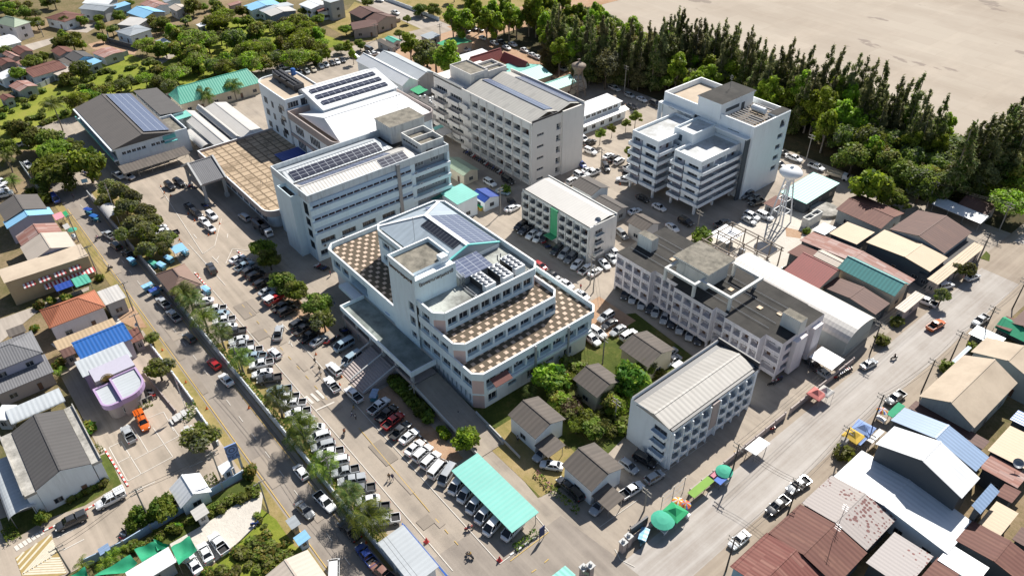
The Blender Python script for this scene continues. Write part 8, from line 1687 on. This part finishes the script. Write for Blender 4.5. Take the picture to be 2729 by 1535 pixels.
cps=[pole(q,h,lb,2) for q,h,lb in(((2,1,770,1370),9,'leaning concrete pole before the sooty flats'),((2,1,800,1449),8,'concrete pole on the corner by the red shirted person'),((2,2,890,760),8,'concrete pole beside the grassy car park'),((2,2,1005,1340),7,'concrete pole in the garden shade'),((1,1,2370,690),8.5,'tall concrete pole beside the royal blue shed'),((2,1,870,290),8,'thin pole in the white ward car park'),((2,1,1800,870),7,'concrete pole near the substation'),((3,1,1590,640),9,'leaning pole at the woodland corner'),((3,1,2290,860),9,'pole under the right edge tree'),((3,1,430,180),9,'pale pole before the dark wood'),((2,0,1100,890),10,'pale pole before the pine belt'),((2,0,445,590),9,'pale pole beside the far parked cars'),((1,0,2335,410),9,'pale pole near the far gate'),((1,0,1790,390),7,'pole beside the green guard roof'),((1,0,240,650),7,'thin pole beyond the chiller tower'),((1,0,1170,390),7,'thin pole beside the grey flat shed'),((0,3,1450,920),9,'concrete pole beside the two clipped trees'),((0,3,2160,580),9.5,'concrete pole beside the round emblem sign'),((0,0,420,360),7,'dark pole by the village lane'),((0,0,1780,400),7,'leaning pole in the thicket'),((0,3,680,1410),7,'thin dark pole at the yellow hatched square'),((2,3,1290,820),6,'thin lamp pole by the service road'),((1,2,1545,1110),5,'short post at the corner of the canopy'),((3,1,2080,1170),7,'pole by the narrow tan front'))]
def wire(a,b,sag,label,n=2,off=.7):
    d=(b-a);nn=Vector((-d.y,d.x,0)).normalized();m_=MB()
    for k in range(n):
        o=nn*off*(k-(n-1)/2);pts=[a.lerp(b,i/8)+o-Vector((0,0,sag*4*(i/8)*(1-i/8))) for i in range(9)]
        for p,q in zip(pts,pts[1:]):m_.tube(p,q,.028,4,cap=False)
    oo=m_.obj('power_line',MATS['wire_black']);tag(oo,label,'power line','overhead wires')
for i,(a,b_) in enumerate(zip(wps[:4],wps[1:4])):wire(a,b_,.6,f'sagging wires along the far side of the west street, {ORD[i]} span from the far end')
wire(wps[4],wps[6],.8,'sagging wires over the palm hedge');wire(wps[6],wps[6]+Vector((34,-1,0)),.8,'sagging wires running off at the bottom of the street')
for i,(a,b_,lb) in enumerate(((0,1,'wires above the rust roofs'),(1,2,'wires above the spotted roof'),(2,4,'wires past the yellow stall'),(4,5,'wires above the lower tan roof'),(5,6,'wires between the two dark poles of the tan roofs'),(6,7,'wires past the blue stall'),(7,8,'wires at the right edge of the road'),(3,9,'wires along the tan road wall'),(3,1,'wires crossing the market road'),(9,10,'wires along the market fronts'))):wire(mps[a],mps[b_],.7,lb,3,.6)
wire(cps[16],cps[17],.5,'wires across the power office yard');wire(cps[16],cps[20],.6,'wires over the yellow hatched square');wire(cps[0],cps[1],.4,'wires before the sooty flats');wire(cps[1],cps[2],.5,'wires over the dormitory road');wire(cps[7],cps[8],.6,'wires above the white tarpaulin stall',3)
def water_tower(x,y,top,r,mats,label,white=True):
    t=thing('water_tower',label,'water tower',(x,y,0));zb=top-2.6
    b=MB();b.lathe(0,0,[(1.0,zb-1.6),(1.1,zb-1.0),(r*.8,zb),(r,zb+.6),(r,zb+1.0),(r*.75,zb+1.9),(r*.3,zb+2.3),(0,zb+2.4)]if white else[(1.0,zb-2.6),(1.3,zb-1.8),(r*.95,zb),(r,zb+.2),(r,zb+.7),(r*.6,zb+1.3),(0,zb+1.6)],28);b.obj('tank',MATS[mats[0]],t,smooth=True,loc=(0,0,0))
    b=MB();b.tube((0,0,top-.25),(0,0,top+.25),.5,12);b.obj('hatch',MATS[mats[0]],t,loc=(0,0,0))
    s0=2.15;s1=.75
    for i in range(4):
        a=PI/4+i*PI/2;b=MB();b.bar((s0*1.41*math.cos(a),s0*1.41*math.sin(a),0),(s1*1.41*math.cos(a),s1*1.41*math.sin(a),zb-.9),.3,.3);b.obj('leg',MATS[mats[1]],t,loc=(0,0,0))
    for f in(.28,.55,.8):
        s=s0+(s1-s0)*f;z=(zb-.9)*f;b=MB()
        for i in range(4):
            a,c=PI/4+i*PI/2,PI/4+(i+1)*PI/2;b.bar((s*1.41*math.cos(a),s*1.41*math.sin(a),z),(s*1.41*math.cos(c),s*1.41*math.sin(c),z),.17,.17)
        b.obj('brace',MATS[mats[1]],t,loc=(0,0,0))
    b=MB();b.tube((0,0,0),(0,0,zb-1),.22,10);b.obj('riser_pipe',MATS[mats[1]],t,loc=(0,0,0))
water_tower(-4.7,107.5,17.3,3.0,('cap_white','steel_white'),'white water tower with a flattened round tank on four legs');wall('rust_white',(.5,.46,.42),.8);wall('tower_brown',(.24,.19,.15),.9,(.03,.025,.02));water_tower(-102.8,124.3,13.6,2.6,('tower_brown','tower_brown'),'weathered brown water tower with a funnel shaped tank',False)
t=thing('settling_tank','open stained concrete tank with two dark chambers under the white water tower','concrete tank',tuple(G((3,1,420,800))))
A0,an,L0,W0=frame_of((3,1,400,722),(3,1,535,640),(3,1,600,665),3.0);t.location=(A0.x,A0.y,0);t.rotation_euler=(0,0,an);b=MB();b.box(0,L0,0,W0,0,2.2,0,1);parapet(b,0,L0,0,W0,2.2,.8,.25,0);b.box(L0*.5-.15,L0*.5+.15,.25,W0-.25,2.2,2.9,0);b.obj('basin',[MATS['wall_sooty'],MATS['frame_dark']],t,loc=(0,0,0))
p=G((3,1,610,640),1.0);b=MB();b.lathe(0,0,[(4.0,0),(4.0,1.0),(3.7,1.1),(0,1.2)],28);o=b.obj('cistern',MATS['roof_deck'],loc=(p.x,p.y,0));tag(o,'round flat concrete cistern beside the open tank','cistern')
t=thing('substation','pale lattice of substation frames and busbars beside the dormitory','substation',(-1,84,0));r0=random.Random(5);xs_=[-8,-4,0,4,7];ys_=[78,84,90]
for y in ys_:
    for x in xs_:
        b=MB();b.tube((x,y,0),(x,y,5.6),.2,6,.14);b.obj('post',MATS['bark_pale'],t)
    for z in(5.4,4.6):b=MB();b.bar((xs_[0]-.6,y,z),(xs_[-1]+.6,y,z),.25,.2);b.obj('beam',MATS['bark_pale'],t)
for x in xs_:b=MB();b.bar((x,ys_[0]-.5,5.0),(x,ys_[-1]+.5,5.0),.22,.2);b.obj('beam',MATS['bark_pale'],t)
for x in(-6,-2,2,5.5):
    for y in(81,87):b=MB();b.box(x-.7,x+.7,y-.5,y+.5,.2,1.6);b.tube((x-.3,y,1.6),(x-.3,y,2.6),.1,6);b.tube((x+.3,y,1.6),(x+.3,y,2.6),.1,6);b.obj('transformer',MATS['steel_grey'],t)
wall_run('chain link fence round the substation',[(-10,75),(9,74),(10,94)],1.8,'steel_grey',.03,3,cat='fence',name='fence')
def flag(q,h,label,size=1.8):
    p=G(q);t=thing('flagpole',label,'flagpole',(p.x,p.y,0));b=MB();b.tube((0,0,0),(0,0,h),.06,8,.035);b.obj('pole',MATS['frame_white'],t,loc=(0,0,0));b=MB();n=10
    cols=[0,1,2,2,1,0]
    for i in range(n):
        for k in range(6):
            def P(u,v):return(.05+u*size*.30,.12*math.sin(u*5)*u+u*.1,h-.15-v*size*.62-u*size*.75)
            b.face([P(i/n,(k+1)/6),P((i+1)/n,(k+1)/6),P((i+1)/n,k/6),P(i/n,k/6)],cols[k])
    b.obj('flag',[MATS['cloth_red'],MATS['cloth_white'],MATS['cloth_navy']],t,loc=(0,0,0))
flag((0,1,1165,815),14,'tall flagpole with a drooping red white and blue flag in the forecourt trees',3.2);flag((0,2,1790,1180),9.5,'flagpole with a red white and blue striped flag by the office wall',3.0)
cm_=MB();cm_.lathe(0,0,[(.17,.04),(.05,.66),(.03,.7),(0,.7)],10);cm_.box(-.2,.2,-.2,.2,0,.05);CONE=cm_.mesh('traffic_cone',[MATS['cloth_orange']])
cq=[(0,1,1555,430),(0,1,1650,520),(0,1,1820,695),(0,1,1880,760),(0,1,2015,900),(0,1,2075,880),(0,1,2125,790),(0,1,1735,945),(0,1,1752,970),(0,1,1915,1280),(0,1,2035,1420),(1,2,818,965),(1,2,835,890),(1,2,588,672),(1,3,1075,1130-0),(0,2,1570,632),(0,2,1797,940),(0,2,2000,1195),(0,2,2405,1190),(2,1,1060,410)]
for i,q in enumerate(cq):
    p=G(q);o=bpy.data.objects.new('traffic_cone',CONE);COL.objects.link(o);o.location=(p.x,p.y,.125);tag(o,'small orange traffic cone standing on the pavement, '+ordl(i,len(cq),'porch','flats')+' in order','traffic cone','traffic cones')
for q,lb in(((1,3,1655,1120),'large red cone beside the blue edged stall'),((1,3,2360,1300),'large red cone at the carport corner')):
    b=MB();b.lathe(0,0,[(.35,.05),(.09,1.1),(0,1.15)],12);b.box(-.4,.4,-.4,.4,0,.06);o=b.obj('traffic_cone',MATS['cloth_red']);p=G(q);o.location=(p.x,p.y,.125);tag(o,lb,'traffic cone')
def umbrella(q,r,mat,label,h=2.3,seg=None):
    p=G(q,h);t=thing('umbrella',label,'umbrella',(p.x,p.y,.1));b=MB();n=16
    for i in range(n):
        a,c=2*PI*i/n,2*PI*(i+1)/n;mi=0 if seg is None else i%len(seg)
        for(r0,z0),(r1,z1) in(((0,h+.55),(r*.55,h+.35)),((r*.55,h+.35),(r,h))):
            f=[(r1*math.cos(a),r1*math.sin(a),z1),(r1*math.cos(c),r1*math.sin(c),z1),(r0*math.cos(c),r0*math.sin(c),z0),(r0*math.cos(a),r0*math.sin(a),z0)];b.face(f if r0 else f[:3],mi)
    b.obj('canopy',[MATS[m_]for m_ in(seg or[mat])],t,loc=(0,0,0));b=MB();b.tube((0,0,0),(0,0,h+.5),.035,6);b.obj('pole',MATS['steel_grey'],t,loc=(0,0,0))
    b=MB();b.box(-.9,.9,-.5,.5,.55,.85);b.box(-.8,-.7,-.4,.4,0,.55);b.box(.7,.8,-.4,.4,0,.55);o=b.obj('food_cart',MATS['steel_white'],loc=(p.x+.5,p.y-.4,.1));tag(o,'metal topped food cart under the '+label,'food cart')
plain('cloth_green',(.02,.33,.13),.8,.15);plain('cloth_teal',(.05,.36,.24),.8,.15);plain('cloth_lime',(.20,.36,.06),.8,.15);plain('cloth_salmon',(.55,.18,.16),.8,.15);plain('cloth_sky',(.22,.32,.58),.8,.15);plain('tarp_blue',(.02,.12,.5),.6,.2);plain('net_green',(.02,.30,.15),.8,.3,1.5)
def gazebo(q,w_,mat,label,h=2.3,rz=0):
    p=G(q,h);t=thing('gazebo',label,'gazebo',(p.x,p.y,.1),rz);b=MB();c=[(-w_/2,-w_/2),(w_/2,-w_/2),(w_/2,w_/2),(-w_/2,w_/2)]
    for i in range(4):
        a,d=c[i],c[(i+1)%4];m1,m2=(a[0]*.12,a[1]*.12,h+1.0),(d[0]*.12,d[1]*.12,h+1.0);k1,k2=(a[0]*.55,a[1]*.55,h+.32),(d[0]*.55,d[1]*.55,h+.32)
        b.face([(a[0],a[1],h),(d[0],d[1],h),k2,k1]);b.face([k1,k2,m2,m1]);b.face([m1,m2,(0,0,h+1.15)]);b.face([(a[0],a[1],h-.25),(d[0],d[1],h-.25),(d[0],d[1],h),(a[0],a[1],h)])
    b.obj('canopy',MATS[mat],t,loc=(0,0,0))
    for x,y in c:b=MB();b.tube((x*.97,y*.97,0),(x*.97,y*.97,h),.035,6);b.obj('leg',MATS['steel_grey'],t,loc=(0,0,0))
gazebo((2,3,1590,830),3.4,'cloth_green','bright green pyramid gazebo on the road shoulder near the gate',rz=.05);gazebo((3,2,535,1050),3.0,'cloth_salmon','salmon red pyramid gazebo by the road wall');gazebo((3,2,620,1025),2.6,'roof_offwhite','off white gazebo next to the salmon one');gazebo((3,3,890,95),3.2,'cloth_yellow','yellow gazebo in front of the white warehouse');gazebo((3,2,985,1385),3.6,'cloth_sky','pale blue gazebo next to the yellow one',rz=.1)
umbrella((2,3,1472,910),2.1,'cloth_teal','big green market umbrella nearest the gate sign');umbrella((2,3,2065,440),1.6,'cloth_teal','dusty green market umbrella above a blue tarpaulin');umbrella((2,3,1690,760),1.0,None,'rainbow striped umbrella behind the green gazebo',seg=['cloth_red','cloth_yellow','cloth_blue','cloth_orange']);umbrella((2,3,1620,735),1.1,None,'orange and white striped umbrella behind the green gazebo',seg=['cloth_orange','cloth_white','cloth_yellow']);umbrella((3,2,1165,1215),1.1,None,'multicoloured umbrella beside the green net stall',seg=['cloth_red','cloth_yellow','cloth_blue','cloth_white'])
umbrella((0,1,700,845),1.2,'cloth_teal','green umbrella on the kerb before the half rust roof')
def tarp(label,a,b_,c,z,mat,rise=.2):return S(label,a,b_,c,z,rise,mat,kind='mono',name='tarpaulin_stall',cat='market stall',posts=True)
MATS['cl_lime']=MATS['cloth_lime']
tarp('long lime green canopy on the road shoulder',(2,3,1710,642),(2,3,1785,688),(2,3,1968,535),2.3,'cloth_lime');tarp('blue tarpaulin stall under the dusty green umbrella',(2,3,1965,520),(2,3,2040,560),(2,3,2095,510),2.1,'tarp_blue');tarp('pink cloth stall next to the blue tarpaulin',(2,3,1930,475),(2,3,1965,500),(2,3,2015,450),2.1,'cloth_pink');tarp('green net awning stall before the pale blue roof',(3,2,1205,1240),(3,2,1265,1285),(3,2,1400,1180),2.3,'net_green');tarp('blue striped awning before the upper tan roof',(3,2,1840,730),(3,2,1885,742),(3,2,2020,605),2.4,'roof_paleblue');tarp('small sky blue sheet below the yellow gazebo',(3,3,915,160),(3,3,960,185),(3,3,1040,110),2.2,'cloth_sky')
tarp('white canvas street food stall with side counter',(39.9,31.6),(39.9,36.2),(42.4,36.2),2.4,'roof_white');tarp('white shop awning right of the yellow gazebo',(3,3,1020,135),(3,3,1080,160),(3,3,1190,60),2.6,'roof_offwhite')
tarp('pink striped shop awning at the street head',(0,1,505,700),(0,1,560,745),(0,1,635,735),2.4,'cloth_pink');tarp('white shop awning below the lavender gable',(0,1,600,800),(0,1,640,840),(0,1,690,835),2.4,'roof_offwhite');tarp('green canopy by the red awnings at the street head',(0,1,600,675),(0,1,640,725),(0,1,675,715),2.4,'cloth_green')
tarp('blue tarpaulin edge along the drive side of the pale stall roof',(1,3,1412,942),(1,3,1900,1440),(1,3,1880,1470),2.9,'tarp_blue',.05)
tarp('small blue tarpaulin on the entrance canopy roof',(1,2,1255,255),(1,2,1290,300),(1,2,1340,270),6.4,'tarp_blue')
def net(label,pts,zs):
    P=[G(q,z) for q,z in zip(pts,zs)];o=Vector((P[0].x,P[0].y,0));n=8;b=MB()
    def S_(u,v):
        a=P[0].lerp(P[1],u);c=P[3].lerp(P[2],u);r=a.lerp(c,v);r.z-=.9*math.sin(PI*u)*math.sin(PI*v)*1.0;r.z+=.12*math.sin(9*u+5*v);return r-o
    for i in range(n):
        for j in range(n):b.face([S_(i/n,j/n),S_((i+1)/n,j/n),S_((i+1)/n,(j+1)/n),S_(i/n,(j+1)/n)])
    tt=thing('shade_net',label,'shade net',o);x=b.obj('net',MATS['net_green'],tt,smooth=True,loc=(0,0,0))
    for p in P:c=MB();c.tube((p.x-o.x,p.y-o.y,0),(p.x-o.x,p.y-o.y,p.z),.05,6);c.obj('post',MATS['bark_pale'],tt,loc=(0,0,0))
net('green shade net beyond the white shed roof',[(0,3,1295,1190),(0,3,1480,1115),(0,3,1620,1180),(0,3,1370,1310)],[2.6,2.8,3.0,2.8]);net('large green shade net beside the parked cars',[(0,3,1650,1170),(0,3,1830,1060),(0,3,1905,1200),(0,3,1725,1335)],[2.8,2.8,2.8,2.8]);net('draped green shade net left of the white shed',[(0,3,900,1449),(0,3,1255,1240),(0,3,1330,1325),(0,3,1220,1410)],[2.6,2.6,2.8,2.8]);net('green net corner at the bottom edge beside banana plants',[(0,3,650,1470),(0,3,820,1355),(0,3,850,1449),(0,3,760,1500)],[2.4,2.6,2.4,2.4]);net('sagging green net between wall and large net',[(0,3,1480,1090),(0,3,1640,1150),(0,3,1600,1180),(0,3,1520,1200)],[2.6,2.8,2.8,2.6])
t=thing('garden_net','green net enclosure at the right edge behind the tan roof','shade net',tuple(G((3,2,2480,560))));t.location.z=0;b=MB();b.face([(-5,-3,3),(5,-3,3),(5,0,4.4),(-5,0,4.4)]);b.face([(-5,0,4.4),(5,0,4.4),(5,3,3),(-5,3,3)]);b.obj('net',MATS['net_green'],t,loc=(0,0,0))
for x in(-5,5):
    for y in(-3,3):b=MB();b.tube((x,y,0),(x,y,3),.06,6);b.obj('post',MATS['steel_grey'],t,loc=(0,0,0))
A0,B0=G((0,3,2205,335),4.6),G((0,3,2318,285),4.6)
t=thing('emblem_sign','tall blue board with a round emblem and letters PEA on lattice posts','sign',((A0.x+B0.x)/2,(A0.y+B0.y)/2,0),math.atan2(B0.y-A0.y,B0.x-A0.x));W0=(B0-A0).length;b=MB();b.box(-W0/2,W0/2,-.12,.12,4.4,8.2);b.obj('board',MATS['cloth_sky'],t,loc=(0,0,0));e=MB();plain('emblem_blue',(.08,.11,.22),.6)
n=28
for rr0,rr1 in((.95,1.15),(.35,.6)):
    for i in range(n):
        a,c=2*PI*i/n,2*PI*(i+1)/n;e.face([(rr0*math.cos(a),-.14,6.9+rr0*math.sin(a)),(rr1*math.cos(a),-.14,6.9+rr1*math.sin(a)),(rr1*math.cos(c),-.14,6.9+rr1*math.sin(c)),(rr0*math.cos(c),-.14,6.9+rr0*math.sin(c))])
e.obj('emblem',MATS['emblem_blue'],t,loc=(0,0,0));o=part('lettering',text_mesh('PEA',1.25,.02,'emblem_blue'),t,(0,-.15,5.1));o.rotation_euler=(PI/2,0,0)
for x in(-W0*.36,W0*.36):b=MB();b.bar((x,0,0),(x,0,4.4),.4,.4);b.obj('post',MATS['cap_grey'],t,loc=(0,0,0))
A0,B0=G((2,3,1160,1010),3.0),G((2,3,1325,890),3.0)
t=thing('gate_sign','dark ribbed back of the hospital name board beside the main gate','sign',(A0.x,A0.y,0),math.atan2(B0.y-A0.y,B0.x-A0.x));W0=(B0-A0).length;b=MB();b.box(0,W0,-.15,.15,1.5,3.6)
for k in range(9):b.box(k*W0/9+.2,k*W0/9+.35,.15,.25,1.5,3.6)
b.obj('board',MATS['steel_dark'],t,loc=(0,0,0))
for x in(.3,W0-.3):b=MB();b.tube((x,0,0),(x,0,1.5),.1,8);b.obj('post',MATS['steel_grey'],t,loc=(0,0,0))
for q,lb,h in(((2,3,1080,1210),'brown gate pillar nearest the road corner',2.6),((2,3,1130,1160),'brown gate pillar behind the corner one',2.8),((2,3,700,1449),'brown gate pillar left of the small sign at the bottom',2.4),((2,3,765,1449),'brown gate pillar right of the small sign at the bottom',3.0)):
    p=G(q);t=thing('gate_pillar',lb,'gate pillar',(p.x,p.y,0));b=MB();b.box(-.45,.45,-.45,.45,0,h);b.obj('shaft',MATS['wall_taupe'],t,loc=(0,0,0));b=MB();b.box(-.6,.6,-.6,.6,h,h+.2);b.lathe(0,0,[(.28,h+.2),(.34,h+.45),(.2,h+.7),(0,h+.75)],12);b.obj('cap',MATS['cap_grey'],t,loc=(0,0,0))
A0,B0=G((2,3,692,1390),2.4),G((2,3,760,1420),2.4)
b=MB();W0=(B0-A0).length;b.box(0,W0,-.06,.06,1.7,2.4);t=thing('direction_sign','small pale green direction board between gate pillars at the bottom','sign',(A0.x,A0.y,0),math.atan2(B0.y-A0.y,B0.x-A0.x));b.obj('board',MATS['roof_palegreen'],t,loc=(0,0,0));b=MB();b.tube((.1,0,0),(.1,0,1.7),.05);b.tube((W0-.1,0,0),(W0-.1,0,1.7),.05);b.obj('posts',MATS['steel_grey'],t,loc=(0,0,0))
A0,B0=G((2,3,280,1050),1.8),G((2,3,330,1010),1.8);t=thing('notice_board','dark blue notice board beside the carport hedge','sign',(A0.x,A0.y,0),math.atan2(B0.y-A0.y,B0.x-A0.x));W0=(B0-A0).length;b=MB();b.box(0,W0,-.06,.06,1.0,3.4);b.obj('board',MATS['cloth_navy'],t,loc=(0,0,0))
for x in(.1,W0-.1):b=MB();b.tube((x,0,0),(x,0,1.0),.06);b.obj('post',MATS['steel_grey'],t,loc=(0,0,0))
A0,B0=G((0,1,790,390),2.6),G((0,1,848,375),2.6);t=thing('street_sign','pale blue sign board at the head of the west street','sign',(A0.x,A0.y,0),math.atan2(B0.y-A0.y,B0.x-A0.x));W0=(B0-A0).length;b=MB();b.box(0,W0,-.06,.06,2.4,3.6);b.obj('board',MATS['roof_skyblue'],t,loc=(0,0,0));b=MB();b.tube((W0/2,0,0),(W0/2,0,2.4),.08);b.obj('post',MATS['steel_grey'],t,loc=(0,0,0))
p,q=G((2,3,1450,820)),G((2,3,1665,640));t=thing('ball_fence','tall open steel frame fence behind the green gazebo','fence',(p.x,p.y,0),math.atan2(q.y-p.y,q.x-p.x));L0=(q-p).length
for i in range(3):b=MB();b.tube((i*L0/2,0,0),(i*L0/2,0,4.2),.06,6);b.obj('post',MATS['steel_grey'],t,loc=(0,0,0))
for z in(1.4,2.8,4.2):b=MB();b.tube((0,0,z),(L0,0,z),.035,5);b.obj('rail',MATS['steel_grey'],t,loc=(0,0,0))
for i,q in enumerate([(1,1,2120,610),(1,1,2150,625),(1,1,2180,640)]):
    p=G(q,.6);t=thing('waste_bin','green lidded yellow bin in front of the blue shed, '+('left','middle','right')[i]+' of three','waste bin',(p.x,p.y,.1),0,'bins by the blue shed');b=MB();b.box(-.4,.4,-.4,.4,0,1.0);b.obj('body',MATS['cloth_yellow'],t,loc=(0,0,0));b=MB();b.box(-.45,.45,-.45,.45,1.0,1.15);b.obj('lid',MATS['cloth_green'],t,loc=(0,0,0))
def dish(q,z,r,label):
    p=G(q,z);t=thing('satellite_dish',label,'satellite dish',(p.x,p.y,z));b=MB();b.lathe(0,0,[(0,0),(r*.5,.08*r),(r,.32*r)],18);o=b.obj('bowl',MATS['steel_grey'],t,loc=(0,0,.7));o.rotation_euler=(.6,.3,0);b=MB();b.tube((0,0,-.1),(0,0,.75),.05);b.obj('mast',MATS['steel_grey'],t,loc=(0,0,0))
dish((1,1,2235,985),17.1,.8,'small dish aerial at the foot of the solar gable');dish((2,1,845,775),11.2,.8,'dish aerial on the cream roof of the sooty flats');dish((3,3,2465,385),5.2,.9,'dish aerial on the cream roof at the right edge');dish((0,2,1330,405),3.6,.5,'small white dish beside the blue roof')
ac_m=MB();ac_m.box(-.45,.45,-.3,0,0,.65);ac_m.lathe(0,0,[(0,0),(.01,0)],6)
ACM=MB();ACM.box(-.45,.45,-.32,0,0,.65,0);ACM.box(-.3,.3,-.34,-.32,.06,.58,1);acme=ACM.mesh('air_conditioner',[MATS['cap_white'],MATS['frame_dark']])
k=0
for y in(2.2,6.0,9.5,12.3,20.5,24.1):
    o=part('air_conditioner',acme,cb,Vector((-.85,y,8.6))-cb.location,PI/2) if y>8 else None
for y,z in((32.5,14.5),(36.5,14.5),(40,10.9),(34,10.9),(38,7.3),(3.5,4.2),(9,4.4)):part('air_conditioner',acme,ab,Vector((-70.0+.0,y,z-.2))-ab.location,PI/2)
for i in range(9):part('air_conditioner',acme,fb,Vector((-49.2+2.75*(i%4)+(14.3 if i>4 else 0),53.45,[7.7,5.1,2.5][i%3]))-fb.location,0)
lr=[o for o in bpy.data.objects if o.get('label','').startswith('dark low roof dotted')][0];vm=MB();vm.lathe(0,0,[(.25,0),(.25,.5),(.42,.6),(.35,.95),(0,1.0)],10);vme=vm.mesh('roof_vent',[MATS['cap_white']])
for q in((1595,945),(1640,935),(1690,960),(1715,950),(1745,970),(1710,1000),(1690,985),(1790,970),(1815,995),(1745,1030),(1810,1060),(1800,1075),(1720,975)):
    p=G((1,0,*q),5.2);o=part('roof_vent',vme,lr);o.matrix_basis=lr.matrix_basis.inverted()@Matrix.Translation((p.x,p.y,4.9))
for q,z,h,lb in(((1,1,1545,980),18,7,'thin red and white antenna mast behind the lettered tower'),((1,0,1380,1090),17,8,'thin antenna mast on the sooty penthouse'),((2,0,2120,855),25.8,4,'red antenna frame on the white complex roof'),((3,3,750,940),5,5,'thin antenna on the spotted roof'),((3,3,680,1130),5,5,'thin antenna on the rust roof with skylights'),((2,0,1880,1110),19,6,'thin mast on the white lift tower')):
    p=G(q,z);b=MB();b.tube((0,0,0),(0,0,h),.05,5);[b.bar((-.5,0,h-.3-k*.5),(.5,0,h-.3-k*.5),.04,.04) for k in range(3)];o=b.obj('antenna',MATS['steel_grey'],loc=(p.x,p.y,z));tag(o,lb,'antenna')
for q,w_,l_,lb in(((3,3,400,985),.8,3.5,'white translucent skylight strip on the rust roof, upper one'),((3,3,820,1285),.9,5,'white skylight strip on the rust roof, lower long one'),((3,3,825,1370),.9,3,'short white skylight strip lowest on the rust roof'),((3,3,2230,430),.8,4,'pale skylight strip on the rust roof at the right edge')):pass
for i,q in enumerate([(0,2,1695,1290),(0,2,1730,1265),(0,2,1775,1235),(0,3,1810,30)]):
    p=G(q,.7);t=thing('concrete_table','white concrete picnic table inside the flagged wall, '+ordl(i,4,'left','right'),'table',(p.x,p.y,.1),.0,'picnic tables');b=MB();b.box(-.9,.9,-.45,.45,.65,.75);b.box(-.2,.2,-.2,.2,0,.65);b.obj('table_top',MATS['cap_grey'],t,loc=(0,0,0))
    for s in(-.9,.9):b=MB();b.box(-.9,.9,s-.18,s+.18,.35,.43);b.box(-.6,-.45,s-.12,s+.12,0,.35);b.box(.45,.6,s-.12,s+.12,0,.35);b.obj('bench',MATS['cap_grey'],t,loc=(0,0,0))
